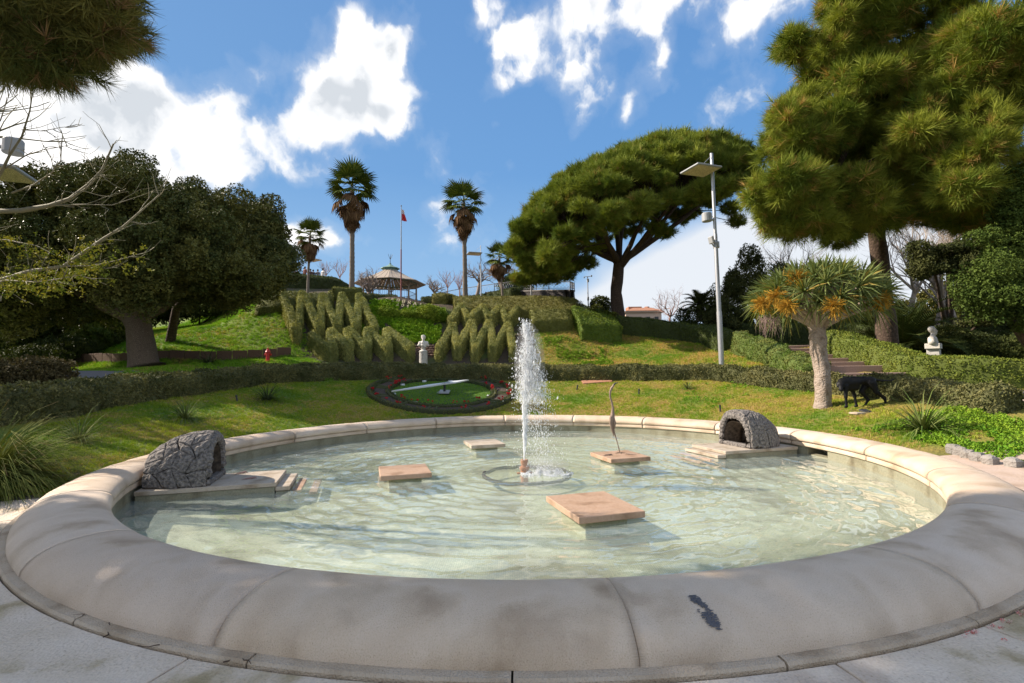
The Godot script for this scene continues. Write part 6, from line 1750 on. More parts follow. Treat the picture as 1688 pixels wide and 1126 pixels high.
func trees_right() -> void:
	# umbrella pine on the bank
	var base := Vector3(7.15, gh(7.15, 33.0), -33.0)
	var list := []
	for k in 330:
		var a := k * 2.39996; var q := sqrt((k + 0.5) / 330.0)
		var x := 8.1 + 8.0 * q * cos(a); var d := 33.0 + 6.6 * q * sin(a)
		var y := 11.5 + 0.26 * (x - 8.0) + 4.3 * sqrt(maxf(0.0, 1.0 - q * q)) + rf(-0.35, 0.35)
		if y < 12.2 and x > 13.0: y += 0.5
		list.append([Vector3(x, y, -d), rf(0.42, 0.78)])
	for k in 46:
		var a := rf(PI * 0.55, PI * 1.75); var q := rf(0.72, 1.0)
		var x := 8.1 + 8.0 * q * cos(a)
		list.append([Vector3(x, 11.2 + 0.24 * (x - 8.0) - rf(0.2, 1.5) * ss(9.0, 1.0, x), -(33.0 + 6.6 * q * sin(a))), rf(0.5, 0.8)])
	for e in [Vector3(2.438, 9.089, -31.500), Vector3(3.155, 8.381, -31.000), Vector3(3.866, 9.470, -32.000), Vector3(1.739, 9.450, -33.000), Vector3(9.159, 10.837, -31.000), Vector3(9.723, 10.439, -31.000), Vector3(14.914, 12.615, -33.000), Vector3(15.290, 11.775, -33.000), Vector3(0.736, 10.705, -33.000), Vector3(1.068, 9.996, -33.500), Vector3(5.655, 9.849, -32.000)]: list.append([e, 0.5])
	pine("umbrella_pine", "large umbrella pine with a wide flat crown on the right bank", [base, Vector3(7.0, 7.0, -33.0), Vector3(7.25, 9.1, -33.0)], [0.5, 0.38, 0.36], list, [Vector3(3.514, 11.810, -32.000), Vector3(1.840, 12.896, -34.000), Vector3(5.361, 11.913, -30.000), Vector3(8.796, 14.658, -35.500), Vector3(9.213, 12.602, -31.000), Vector3(12.308, 14.325, -33.000), Vector3(15.009, 14.653, -34.500), Vector3(7.149, 15.780, -36.000), Vector3(10.248, 12.432, -29.500), Vector3(4.749, 14.523, -35.000)], 112.0, 0.265, NEEDLE, Color(0.045, 0.066, 0.012), Color(0.12, 0.135, 0.024), Color(0.13, 0.10, 0.03), 0.05, 0.9, 0.75)
	# the big near pine at the right
	list = []
	for e in [[Vector3(12.508, 13.900, -17.500), 2.3, 1.9, 2.0, 16], [Vector3(11.926, 11.375, -17.500), 2.0, 1.5, 2.0, 14], [Vector3(10.560, 9.898, -17.000), 1.4, 0.9, 1.5, 8], [Vector3(14.740, 14.943, -18.000), 2.2, 2.2, 2.2, 14], [Vector3(14.510, 10.828, -15.500), 2.0, 1.6, 1.6, 14], [Vector3(15.251, 11.505, -15.000), 1.6, 1.6, 1.6, 10], [Vector3(13.995, 9.021, -15.500), 1.7, 1.0, 1.5, 10], [Vector3(10.334, 7.506, -17.000), 1.6, 0.8, 1.4, 12], [Vector3(12.136, 7.215, -17.500), 1.5, 0.8, 1.4, 10], [Vector3(9.234, 7.870, -16.500), 0.7, 0.5, 0.8, 4], [Vector3(14.587, 7.616, -15.000), 1.6, 0.7, 1.4, 9], [Vector3(16.262, 13.266, -15.500), 2.0, 1.8, 1.8, 9], [Vector3(15.368, 17.600, -18.000), 3.4, 2.0, 3.0, 14], [Vector3(15.640, 7.616, -17.500), 1.8, 0.8, 1.4, 8], [Vector3(16.859, 7.103, -17.000), 1.5, 0.6, 1.2, 6], [Vector3(14.735, 12.385, -18.500), 1.7, 1.8, 1.5, 8], [Vector3(13.879, 9.758, -18.500), 1.4, 1.0, 1.2, 6]]:
		for k in int(e[4] * 2.4):
			var dd := rnd_dir()
			list.append([e[0] + dd * Vector3(e[1], e[2], e[3]) * rf(0.6, 1.08), rf(0.28, 0.62)])
	pine("pine_tree", "towering near pine filling the upper right, with rough scaly trunk", [G(Vector2(15.15, 20.0)), Vector3(14.95, 5.4, -19.9), Vector3(14.3, 8.4, -19.2), Vector3(13.6, 11.5, -18.6)], [0.40, 0.31, 0.28, 0.22], list, [Vector3(12.508, 13.900, -17.500), Vector3(11.926, 11.375, -17.500), Vector3(10.560, 9.898, -17.000), Vector3(14.740, 14.943, -18.000), Vector3(14.510, 10.828, -15.500), Vector3(15.073, 7.813, -15.500), Vector3(10.334, 7.506, -17.000), Vector3(12.148, 7.436, -17.500), Vector3(14.432, 9.051, -16.000), Vector3(15.640, 7.616, -17.500), Vector3(16.003, 12.444, -15.500), Vector3(15.368, 17.600, -18.000)], 118.0, 0.285, NEEDLE_LONG, Color(0.045, 0.066, 0.010), Color(0.125, 0.135, 0.020), Color(0.17, 0.11, 0.035), 0.08, 0.35, 0.9)
	# dragon tree
	var dt := thing("dragon_tree", "dragon tree with pale knobbly trunk and orange flower sprays by the dog", "dragon tree", G(Vector2(8.88, 14.35)))
	var D0 := dt.position
	var m := MB.new()
	var p := []; var r := []
	for k in 26:
		var f := k / 25.0
		p.append(Vector3(0.03 * sin(f * 5.0), -0.15 + 2.55 * f, 0.03 * cos(f * 4.0)))
		r.append((0.20 + 0.045 * pow(1.0 - f, 4.0) + 0.008 * sin(f * 40.0) + 0.05 * pow(f, 5.0)) * (1.0 + 0.06 * nz.get_noise_1d(k * 3.0)))
	m.tube(p, r, 22, 0.05, nz)
	obj("trunk", m.done(), M.dragon_bark, dt)
	var heads := []
	var br := MB.new()
	for k in 54:
		var f := (k + 0.5) / 40.0
		var a := k * 2.39996
		var q := sqrt(f)
		var hp := Vector3(0.05 + 1.62 * q * cos(a), 2.95 + 0.9 * sqrt(maxf(0.0, 1.0 - q * q)) - 0.1 * q, 1.5 * q * sin(a))
		if f > 1.0:
			q = rf(0.62, 0.95)
			hp = Vector3(0.05 + 1.5 * q * cos(a), rf(2.72, 3.0), 1.4 * q * sin(a))
		heads.append(hp)
		var st := Vector3(0, 2.2, 0)
		br.tube(bent(st, hp, 4, 0.08, -0.1), taper(0.09, 0.05, 4), 6, 0.01, nz)
	obj("limbs", br.done(), M.dragon_bark, dt)
	for hp in heads:
		var out: Vector3 = (hp - Vector3(0, 2.55, 0)).normalized()
		m = MB.new()
		for k in 64:
			var f := (k + 0.5) / 64.0
			var d := (up_basis((out + Vector3(0, 0.25, 0)).normalized(), 1.0, 0.0) * Vector3(cos(k * 2.39996) * sin(f * 2.0), cos(f * 2.0), sin(k * 2.39996) * sin(f * 2.0))).normalized()
			var s := d.cross(rnd_dir()).normalized() * 0.019
			var l := rf(0.52, 0.78)
			m.tint = Color(0.11, 0.155, 0.055).lerp(Color(0.20, 0.225, 0.08), rng.randf())
			if rng.randf() < 0.07: m.tint = Color(0.30, 0.22, 0.06)
			var mid := d * l * 0.55 + Vector3(0, -0.02, 0); var tip := d * l + Vector3(0, -0.10 - 0.06 * (1.0 - d.y), 0)
			m.face([-s * 0.7, s * 0.7, mid + s, mid - s]); m.face([mid - s, mid + s, tip])
		var ro := obj("leaf_rosette", m.done(false), M.grass, dt)
		ro.position = hp
	for e in [Vector3(7.861, 4.264, -13.600), Vector3(6.924, 3.550, -13.600), Vector3(7.287, 3.412, -13.000), Vector3(8.302, 3.334, -12.750), Vector3(9.867, 3.539, -13.200), Vector3(7.107, 3.703, -13.300)]:
		m = MB.new()
		var c: Vector3 = e - D0
		var out := (c - Vector3(0, 2.9, 0)).normalized()
		for k in 90:
			var d := (out * 0.35 + rnd_dir()).normalized()
			m.tint = Color(0.42, 0.22, 0.025).lerp(Color(0.55, 0.34, 0.06), rng.randf())
			var l := rf(0.16, 0.36)
			var b := d * l + Vector3(0, -0.04, 0)
			m.tube([Vector3.ZERO, d * l * 0.5, b], [0.007, 0.008, 0.004], 3, 0, null, false)
			for j in 3:
				var q := b * rf(0.45, 0.95); var dd := (d + rnd_dir() * 0.8).normalized() * 0.075
				m.tube([q, q + dd], [0.006, 0.004], 3, 0, null, false)
		var fo := obj("flower_spray", m.done(false), M.grass, dt)
		fo.position = c
	m = MB.new()
	for k in 60:
		var c: Vector3 = Vector3(7.124, 3.139, -13.700) - D0 + Vector3(rf(-0.22, 0.22), rf(-0.05, 0.12), rf(-0.2, 0.2))
		m.tint = Color(0.19, 0.13, 0.11)
		m.tube(bent(c, c + Vector3(rf(-0.1, 0.1), -rf(0.3, 0.55), rf(-0.1, 0.1)), 3, 0.06), taper(0.008, 0.003, 3), 3, 0, null, false)
	obj("dry_spray", m.done(), M.cloth, dt)
	# trees behind on the right
	var back := func(called: String, label: String, base_: Vector3, lobes: Array, per: float, size: float, c1: Color, c2: Color, trunk_r: float, bark: Material, droop := 0.0) -> void:
		var o := thing(called, label, "tree", base_, 0.0, "trees behind the right hedges")
		var t := MB.new()
		var loc := []
		for l in lobes:
			loc.append([l[0] - base_, l[1], l[2], l[3]])
			t.tube(bent(Vector3(0, 0.8, 0), l[0] - base_, 5, 0.25), taper(trunk_r * 0.5, trunk_r * 0.15, 5), 6)
		t.tube([Vector3(0, -0.3, 0), Vector3(0, 0.5, 0), Vector3(0.03, 1.2, 0)], [trunk_r * 1.2, trunk_r, trunk_r * 0.8], 9, 0.03, nz)
		obj("trunk", t.done(), bark, o)
		var xf := []; var col := PackedColorArray()
		puffs(billow(loc, 0.5, 0.25, 0.6, droop), per * 0.55, LEAF, size * 0.9, c1, c2, xf, col, 0.35, 0.2, droop)
		scatter("leaves", LEAF, M.leaf, xf, col, o)
	back.call("weeping_tree", "tall dark weeping tree behind the lamp post and dragon tree", G(Vector2(15.4, 31.0)), [[Vector3(14.991, 7.850, -31.000), 1.3, 1.5, 1.3], [Vector3(14.310, 6.241, -30.500), 1.8, 1.6, 1.5], [Vector3(16.050, 5.913, -31.000), 1.8, 1.8, 1.6], [Vector3(13.286, 4.879, -30.000), 1.6, 1.2, 1.4], [Vector3(16.007, 4.109, -30.000), 1.7, 1.1, 1.4], [Vector3(17.624, 7.624, -32.000), 0.9, 0.9, 0.9]], 62.0, 0.20, Color(0.036, 0.046, 0.018), Color(0.08, 0.088, 0.03), 0.2, M.bark, 0.8)
	back.call("evergreen_tree", "low dark evergreen left of the weeping tree, beyond the ridge hedge", G(Vector2(11.6, 33.5)), [[Vector3(12.586, 5.018, -33.000), 1.4, 1.2, 1.2], [Vector3(11.555, 4.422, -33.000), 1.1, 0.9, 1.1], [Vector3(13.574, 4.554, -32.500), 1.2, 1.2, 1.1]], 60.0, 0.2, Color(0.036, 0.05, 0.016), Color(0.08, 0.095, 0.026), 0.14, M.bark)
	feather_palm("dwarf_palm", "dark spiky palm top rising between lamp post and bare pink shrub", Vector3(12.403, 5.168, -32.500), 0.8, 1.5, 22, Color(0.036, 0.052, 0.016), Color(0.075, 0.09, 0.026))
	back.call("evergreen_tree", "grey-green tree glimpsed behind the dragon tree crown", G(Vector2(17.5, 27.5)), [[Vector3(17.310, 3.404, -28.000), 1.6, 1.0, 1.2], [Vector3(18.047, 3.990, -27.000), 1.5, 1.4, 1.2], [Vector3(18.613, 3.252, -26.000), 1.4, 1.0, 1.2]], 60.0, 0.18, Color(0.03, 0.042, 0.014), Color(0.085, 0.09, 0.03), 0.15, M.bark)
	back.call("evergreen_tree", "leafy bright evergreen at the right edge above the russet hedge", G(Vector2(15.9, 14.9)), [[Vector3(15.127, 6.517, -14.600), 1.0, 0.9, 1.0], [Vector3(14.644, 5.184, -14.400), 1.0, 0.9, 0.9], [Vector3(14.178, 3.987, -14.200), 0.85, 0.8, 0.8], [Vector3(14.727, 3.190, -14.200), 0.75, 0.7, 0.7], [Vector3(13.884, 3.551, -14.200), 0.5, 0.4, 0.5], [Vector3(16.041, 5.083, -14.800), 1.2, 1.4, 1.0]], 150.0, 0.13, Color(0.032, 0.055, 0.012), Color(0.085, 0.12, 0.024), 0.30, M.bark)
	back.call("cedar", "dark cedar with level branches between the pine trunk and right edge", G(Vector2(22.6, 25.5)), [[Vector3(19.792, 7.054, -22.000), 1.7, 0.22, 1.2], [Vector3(21.590, 6.596, -22.500), 1.6, 0.24, 1.2], [Vector3(18.912, 6.102, -22.000), 1.3, 0.18, 1.0], [Vector3(21.451, 5.995, -23.000), 1.5, 0.2, 1.0], [Vector3(22.986, 7.558, -23.000), 1.6, 0.3, 1.2], [Vector3(21.264, 7.093, -24.000), 1.6, 0.2, 1.2], [Vector3(20.968, 3.160, -23.000), 1.6, 0.3, 1.0], [Vector3(21.862, 3.855, -23.000), 1.4, 0.25, 1.0]], 110.0, 0.17, Color(0.035, 0.046, 0.016), Color(0.075, 0.080, 0.028), 0.28, M.bark)
	for e in [["yellow-green woodland tree far behind the right bust", 31.0, 36.0, 1575, 480, 2.6], ["olive woodland tree far behind the bare pale trunks", 36.5, 38.0, 1640, 490, 2.8], ["dull green woodland tree far behind the pine trunk", 28.5, 40.0, 1480, 510, 2.8], ["dark woodland tree at the far right edge of the grove", 41.0, 37.0, 1700, 500, 3.0]]:
		back.call("woodland_tree", e[0], G(Vector2(e[1], e[2])), [[Vector3(e[1], 6.2, -e[2]), e[5], 1.8, e[5]], [Vector3(e[1] - 1.2, 4.6, -e[2] + 1.0), e[5] * 0.9, 1.4, e[5]], [Vector3(e[1] + 1.4, 4.2, -e[2] + 0.6), e[5], 1.3, e[5]]], 34.0, 0.30, Color(0.045, 0.06, 0.015), Color(0.14, 0.125, 0.035), 0.25, M.bark)
	feather_palm("cycad_palm", "dark arching feather palm left of the right white bust", G(Vector2(17.3, 22.0)), 0.7, 3.0, 40, Color(0.032, 0.052, 0.016), Color(0.075, 0.095, 0.026))
	var i := 0
	for e in [[Vector3(24.603, 3.248, -27.000), 7.5, 0.16, Vector3(-1.0, 0, 0)], [Vector3(23.182, 2.720, -26.000), 6.5, 0.12, Vector3(-0.6, 0, 0.2)], [Vector3(26.607, 3.293, -28.000), 7.8, 0.15, Vector3(0.2, 0, 0)], [Vector3(24.040, 3.460, -30.000), 8.5, 0.15, Vector3(0.5, 0, 0)], [Vector3(26.166, 3.503, -31.000), 8.0, 0.14, Vector3(0.9, 0, 0)], [Vector3(26.238, 3.064, -27.000), 6.5, 0.11, Vector3(0.7, 0, 0)]]:
		bare_tree(["pale leaning bare trunk right of the feather palm", "shorter pale bare trunk behind the white bust", "tall straight pale bare tree in the grove gap", "bare tree close beside the big pine trunk", "bare dark-limbed tree leaning right behind the feather palm", "small pale bare tree at the right of the grove gap"][i], e[0], e[1], e[2], 4, M.bark_pale if i != 4 else M.bark_grey, 0.45, e[3], 0.36, "bare trees in the right grove")
		i += 1
	bare_tree("pinkish bare shrubby tree beyond the ridge hedge, right of the pine trunk", Vector3(14.399, 5.982, -45.000), 4.6, 0.10, 4, M.twig_red, 0.7, Vector3.ZERO, 0.15)
	bare_tree("sparse bare tree top above the dark weeping tree", Vector3(20.583, 5.681, -36.000), 6.0, 0.10, 4, M.bark_grey, 0.5, Vector3.ZERO, 0.4)
	bush("bush", "small conifer bush right of the black wall, under the weather mast", "bushes behind the right bank", [[Vector3(7.202, 7.053, -40.000), 0.9, 0.9, 0.8], [Vector3(6.533, 6.443, -39.000), 0.8, 0.6, 0.8]], 55.0, 0.22, Color(0.03, 0.045, 0.015), Color(0.08, 0.09, 0.025))
	bush("bush", "tiny pale conifer at the foot of the black wall's corner", "bushes behind the right bank", [[Vector3(5.170, 6.863, -39.500), 0.55, 0.7, 0.5]], 60.0, 0.16, Color(0.05, 0.06, 0.03), Color(0.12, 0.12, 0.06))
	bush("bush", "yellowish bush behind the bright box hedge at the pine's foot", "bushes behind the right bank", [[Vector3(5.319, 5.431, -33.000), 1.0, 0.45, 0.7], [Vector3(6.532, 5.417, -33.000), 0.7, 0.4, 0.7]], 90.0, 0.16, Color(0.07, 0.10, 0.016), Color(0.16, 0.17, 0.03))
	bush("bush", "dark undergrowth behind the right white bust", "undergrowth in the right grove", [[Vector3(20.087, 2.608, -23.000), 1.6, 0.9, 1.0], [Vector3(21.479, 2.450, -23.000), 1.5, 0.8, 1.0], [Vector3(20.157, 2.707, -25.000), 1.4, 0.8, 1.0]], 70.0, 0.18, Color(0.038, 0.052, 0.016), Color(0.085, 0.095, 0.026))
	bush("bush", "dark undergrowth at the right edge below the leafy evergreen", "undergrowth in the right grove", [[Vector3(21.008, 2.240, -21.000), 1.5, 0.8, 1.0], [Vector3(21.358, 2.320, -20.000), 1.6, 0.9, 1.0], [Vector3(25.595, 3.168, -26.000), 2.0, 1.2, 1.2]], 70.0, 0.18, Color(0.038, 0.052, 0.016), Color(0.085, 0.095, 0.026))
	bush("bush", "dark undergrowth left of the big pine trunk, behind the steps", "undergrowth in the right grove", [[Vector3(19.291, 2.652, -27.000), 1.8, 0.9, 1.0], [Vector3(18.460, 2.535, -28.000), 1.6, 0.8, 1.0]], 70.0, 0.18, Color(0.038, 0.052, 0.016), Color(0.085, 0.095, 0.026))
	# ochre building far beyond the bank
	var bd := thing("building", "distant ochre and brick villa roof showing beyond the ridge hedge", "building", Vector3(31.093, 9.523, -120.000))
	m = MB.new(); m.box(Vector3(0, 3.6, 0), Vector3(8.4, 5.2, 7.0), 0.03)
	obj("wall", m.done(false), M.cream, bd)
	m = MB.new(); m.box(Vector3(0, 6.35, 0), Vector3(9.6, 0.35, 8.2), 0.05)
	obj("eaves", m.done(false), M.cream, bd)
	m = MB.new(); m.lathe([Vector2(6.2, 6.53), Vector2(3.0, 7.5), Vector2(0.02, 7.6)], 4)
	var rfo := obj("roof", m.done(false), M.terracotta, bd); rfo.rotation.y = PI / 4
	m = MB.new(); m.box(Vector3(2.6, 7.7, 0.5), Vector3(0.9, 1.0, 0.9), 0.03)
	obj("chimney", m.done(false), M.terracotta, rfo)
	m = MB.new(); m.box(Vector3(-1.6, 7.35, 0.5), Vector3(3.2, 0.9, 3.0), 0.03)
	obj("penthouse", m.done(false), M.terracotta, bd)
	for k in 4:
		m = MB.new(); m.box(Vector3(-3.0 + 2.0 * k, 4.4, 3.52), Vector3(0.9, 1.5, 0.1), 0.01)
		obj("window", m.done(false), M.dark_paint, bd)

# ---------------------------------------------------------------- sculptures, lamps and small things
func bust(label: String, at: Vector3, turn: float, classical: bool, ped_h: float) -> void:
	var o := thing("bust", label, "bust", at, turn)
	var m := MB.new()
	if classical:
		m.lathe([Vector2(0.24, -0.3), Vector2(0.24, 0.0), Vector2(0.225, 0.03), Vector2(0.215, ped_h - 0.05), Vector2(0.24, ped_h - 0.03), Vector2(0.24, ped_h), Vector2(0.0, ped_h)], 18)
		obj("pedestal", m.done(false), M.pedestal, o)
		m = MB.new(); m.lathe([Vector2(0.20, ped_h), Vector2(0.20, ped_h + 0.04), Vector2(0.10, ped_h + 0.09), Vector2(0.09, ped_h + 0.13), Vector2(0.16, ped_h + 0.18), Vector2(0.02, ped_h + 0.2)], 16)
		obj("socle", m.done(), M.marble, o)
	else:
		m.box(Vector3(0, ped_h * 0.5 - 0.3, 0), Vector3(0.34, ped_h + 0.6, 0.34), 0.015)
		obj("pedestal", m.done(false), M.pedestal, o)
		m = MB.new(); m.box(Vector3(0, ped_h + 0.09, 0), Vector3(0.52, 0.18, 0.40), 0.012)
		obj("socle", m.done(false), M.marble, o)
	var y := ped_h + 0.17
	var P := []
	if classical:
		P.append([Vector3(0, y + 0.12, 0.0), Vector3(0, y + 0.26, -0.01), 0.13, 0.15, 0])
		P.append([Vector3(-0.17, y + 0.27, -0.02), Vector3(0.17, y + 0.27, -0.02), 0.10, 0.10, 0])
		P.append([Vector3(-0.2, y + 0.2, 0.06), Vector3(0.12, y + 0.08, 0.10), 0.045, 0.05, 0]); P.append([Vector3(0.22, y + 0.22, 0.04), Vector3(-0.05, y + 0.14, 0.13), 0.04, 0.04, 0])
		P.append([Vector3(-0.24, y + 0.16, 0.0), Vector3(0.24, y + 0.16, 0.0), 0.07, 0.07, 0])
		P.append([Vector3(0, y + 0.33, 0), Vector3(0, y + 0.44, 0.02), 0.072, 0.066, 0])
	else:
		P.append([Vector3(-0.25, y + 0.06, 0), Vector3(0.25, y + 0.06, 0), 0.11, 0.11, 0])
		P.append([Vector3(-0.22, y + 0.15, -0.01), Vector3(0.22, y + 0.15, -0.01), 0.105, 0.105, 0])
		P.append([Vector3(0, y + 0.20, -0.01), Vector3(0, y + 0.32, 0.015), 0.085, 0.068, 0])
		P.append([Vector3(-0.05, y + 0.12, 0.10), Vector3(-0.16, y + 0.22, 0.06), 0.02, 0.02, 0]); P.append([Vector3(0.05, y + 0.12, 0.10), Vector3(0.16, y + 0.22, 0.06), 0.02, 0.02, 0])
		y -= 0.10
	P.append([Vector3(0, y + 0.56, 0.0), Vector3(0, y + 0.60, -0.02), 0.098, 0.105, 0])
	P.append([Vector3(0, y + 0.49, 0.05), Vector3(0, y + 0.47, 0.065), 0.066, 0.05, 0])
	P.append([Vector3(0, y + 0.56, 0.10), Vector3(0, y + 0.52, 0.128), 0.012, 0.02, 0])
	P.append([Vector3(-0.05, y + 0.585, 0.085), Vector3(0.05, y + 0.585, 0.085), 0.018, 0.018, 0])
	P.append([Vector3(-0.025, y + 0.475, 0.10), Vector3(0.025, y + 0.475, 0.10), 0.014, 0.014, 0])
	P.append([Vector3(0, y + 0.43, 0.085), Vector3(0, y + 0.43, 0.09), 0.028, 0.024, 0])
	for sg in [-1.0, 1.0]: P.append([Vector3(0.10 * sg, y + 0.55, -0.01), Vector3(0.102 * sg, y + 0.51, -0.005), 0.022, 0.015, 0])
	if classical:
		for k in 12:
			var a := TAU * k / 12.0
			P.append([Vector3(0.075 * cos(a), y + 0.63 + 0.03 * sin(k * 5.0), -0.02 + 0.08 * sin(a)), Vector3(0.08 * cos(a), y + 0.65, -0.02 + 0.085 * sin(a)), 0.035, 0.03, 0])
		P.append([Vector3(0, y + 0.40, 0.09), Vector3(0, y + 0.36, 0.085), 0.045, 0.03, 0])
	obj("figure", sdf(P, 0.0125, 0.03, [Color.WHITE]), M.marble, o)

func lamp(label: String, at: Vector3, h: float, turn: float, cams: bool, r := 0.085, drum := 0.0) -> Node3D:
	var o := thing("street_lamp", label, "lamp post", at, turn)
	var m := MB.new(); m.tube([Vector3(0, -0.4, 0), Vector3(0, 2.6, 0), Vector3(0, 2.62, 0), Vector3(0, h * 0.62, 0), Vector3(0, h * 0.63, 0), Vector3(0, h, 0)], [r * 1.35, r * 1.3, r * 1.12, r, r * 0.85, r * 0.8], 14)
	obj("pole", m.done(), M.steel, o)
	var y := h - 0.82
	m = MB.new(); m.box(Vector3(-0.62, y, 0.0), Vector3(1.3, 0.08, 1.15), 0.02)
	obj("panel_frame", m.done(false), M.grey_paint, o)
	m = MB.new(); m.box(Vector3(-0.62, y - 0.045, 0.0), Vector3(1.18, 0.02, 1.03), 0.004)
	obj("diffuser", m.done(false), M.lens, o)
	m = MB.new(); m.tube([Vector3(0, h - 0.1, 0), Vector3(-0.75, y + 0.05, 0)], [0.01, 0.01], 4)
	obj("stay", m.done(), M.steel, o)
	if cams:
		m = MB.new(); m.lathe([Vector2(0.0, -0.20), Vector2(0.20, -0.20), Vector2(0.21, -0.18), Vector2(0.21, 0.14), Vector2(0.19, 0.17), Vector2(0.0, 0.18)], 16, Vector3(-0.95 if drum > 0.0 else -0.42, drum + 0.05 if drum > 0.0 else h * 0.70, 0))
		obj("spot_drum", m.done(false), M.grey_paint, o)
		m = MB.new(); m.tube([Vector3(-0.8 if drum > 0.0 else -0.25, drum if drum > 0.0 else h * 0.69, 0), Vector3(0, drum if drum > 0.0 else h * 0.69, 0)], [0.05, 0.05], 6)
		obj("drum_arm", m.done(), M.grey_paint, o)
		m = MB.new(); m.box(Vector3(-0.25, h * 0.595, 0.02), Vector3(0.13, 0.32, 0.28), 0.03, Basis(Vector3.BACK, 0.25))
		obj("floodlight", m.done(false), M.grey_paint, o)
		m = MB.new(); m.tube([Vector3(-0.22, h * 0.58, 0), Vector3(-0.12, h * 0.568, 0), Vector3(0, h * 0.568, 0)], [0.025, 0.025, 0.025], 5)
		m.box(Vector3(0.02, h * 0.575, 0.0), Vector3(0.22, 0.3, 0.22), 0.03)
		obj("bracket", m.done(), M.steel, o)
	return o

func small_things() -> void:
	bust("white marble bust on a grey round pedestal between the topiary groups", Vector3(-4.68, gh(-4.68, 26.2), -26.2), 0.05, true, 0.72)
	bust("white marble bust on a square block behind the big right hedge", Vector3(14.2, 0.9, -16.75), 0.75, false, 1.46)
	# lamp posts
	var lp := lamp("tall steel lamp post with square panel head on the right bank", Vector3(9.0, gh(9.0, 21.4), -21.4), 9.62, 0.35, true)
	lp.rotation.z = 0.012
	lamp("lamp post with square panel at the left edge, mostly out of view", Vector3(-13.55, gh(-13.55, 12.0), -12.0), 6.35, PI + 0.35, true, 0.085, 6.2)
	lamp("distant lamp post with small square panel beside the right tall palm", Vector3(-2.834, 8.844, -46.000), 4.9, 0.3, false, 0.05)
	lamp("distant low lamp post with flat panel behind the small left palm", Vector3(-20.559, 11.042, -50.000), 3.2, 2.6, false, 0.04)
	var m := MB.new()
	var cl := thing("crook_lamp", "green shepherd's crook lamp post rising above the left evergreen", "lamp post", Vector3(-17.569, 7.031, -36.000))
	var arc := [Vector3(0, -0.4, 0), Vector3(0, 3.0, 0), Vector3(0, 5.9, 0)]
	for k in 13:
		var a := PI - PI * 1.35 * k / 12.0
		arc.append(Vector3(0.38 + 0.38 * cos(a), 6.3 + 0.42 * sin(a), 0))
	m.tube(arc, [0.07, 0.06, 0.05, 0.04, 0.04, 0.04, 0.04, 0.04, 0.035, 0.035, 0.035, 0.035, 0.03, 0.03, 0.03, 0.03], 8)
	obj("crook_pole", m.done(), M.dark_paint, cl)
	m = MB.new(); m.lathe([Vector2(0.04, 0.16), Vector2(0.09, 0.12), Vector2(0.13, 0.0), Vector2(0.12, -0.02), Vector2(0.0, -0.02)], 10, arc[15] + Vector3(0, -0.15, 0))
	obj("lamp_shade", m.done(), M.dark_paint, cl)
	m = MB.new(); m.lathe([Vector2(0.14, -0.3), Vector2(0.14, 0.5), Vector2(0.10, 0.55), Vector2(0.09, 1.0), Vector2(0.05, 1.05)], 10)
	obj("base_sleeve", m.done(), M.green_paint, cl)
	var dp := thing("lamp_pole", "plain dark pole standing before the black bastion wall", "pole", Vector3(1.554, 6.718, -38.800))
	m = MB.new(); m.tube([Vector3(0, -0.3, 0), Vector3(0, 3.2, 0)], [0.06, 0.045], 8); m.lathe([Vector2(0.09, -0.2), Vector2(0.09, 0.5), Vector2(0.06, 0.55)], 8)
	obj("pole", m.done(), M.grey_paint, dp)
	var wm := thing("weather_mast", "thin weather mast with wind vane right of the black wall", "mast", Vector3(6.204, 6.324, -40.000))
	m = MB.new(); m.tube([Vector3(0, -0.3, 0), Vector3(0, 3.15, 0)], [0.05, 0.035], 7); obj("mast_pole", m.done(), M.grey_paint, wm)
	m = MB.new(); m.tube([Vector3(-0.3, 3.15, 0), Vector3(0.3, 3.2, 0)], [0.025, 0.025], 5); m.box(Vector3(0.32, 3.22, 0), Vector3(0.1, 0.14, 0.1), 0.01); m.box(Vector3(-0.28, 3.1, 0), Vector3(0.08, 0.1, 0.08), 0.01)
	obj("wind_vane", m.done(false), M.grey_paint, wm)
	m = MB.new(); m.box(Vector3(0.02, 2.85, 0.02), Vector3(0.16, 0.28, 0.14), 0.02); obj("sensor_shield", m.done(false), M.white_paint, wm)
	m = MB.new(); m.box(Vector3(0.0, 1.35, 0.05), Vector3(0.14, 0.3, 0.12), 0.02); obj("control_box", m.done(false), M.grey_paint, wm)
	# black dog
	var dog := thing("dog", "black smooth-coated dog standing with lowered head beside the dragon tree", "dog", G(Vector2(9.42, 13.45)), -0.08)
	var P := []
	var J := func(a: Vector3, b: Vector3, ra: float, rb: float) -> void: P.append([a, b, ra, rb, 0])
	J.call(Vector3(-0.36, 0.60, 0), Vector3(-0.20, 0.62, 0), 0.132, 0.132); J.call(Vector3(-0.20, 0.63, 0), Vector3(0.04, 0.665, 0), 0.125, 0.085)
	J.call(Vector3(0.04, 0.665, 0), Vector3(0.20, 0.645, 0), 0.088, 0.105); J.call(Vector3(-0.34, 0.50, 0), Vector3(-0.16, 0.50, 0), 0.10, 0.09)
	J.call(Vector3(-0.38, 0.66, 0.02), Vector3(-0.50, 0.63, 0.05), 0.105, 0.08); J.call(Vector3(-0.50, 0.63, 0.05), Vector3(-0.55, 0.58, 0.08), 0.083, 0.075)
	J.call(Vector3(-0.555, 0.56, 0.10), Vector3(-0.585, 0.45, 0.155), 0.06, 0.042); J.call(Vector3(-0.585, 0.45, 0.155), Vector3(-0.59, 0.425, 0.165), 0.040, 0.034)
	for z in [0.0, 1.0]: J.call(Vector3(-0.60 if z == 0.0 else -0.47, 0.60, 0.06), Vector3(-0.64 if z == 0.0 else -0.44, 0.52, 0.10), 0.03, 0.022)
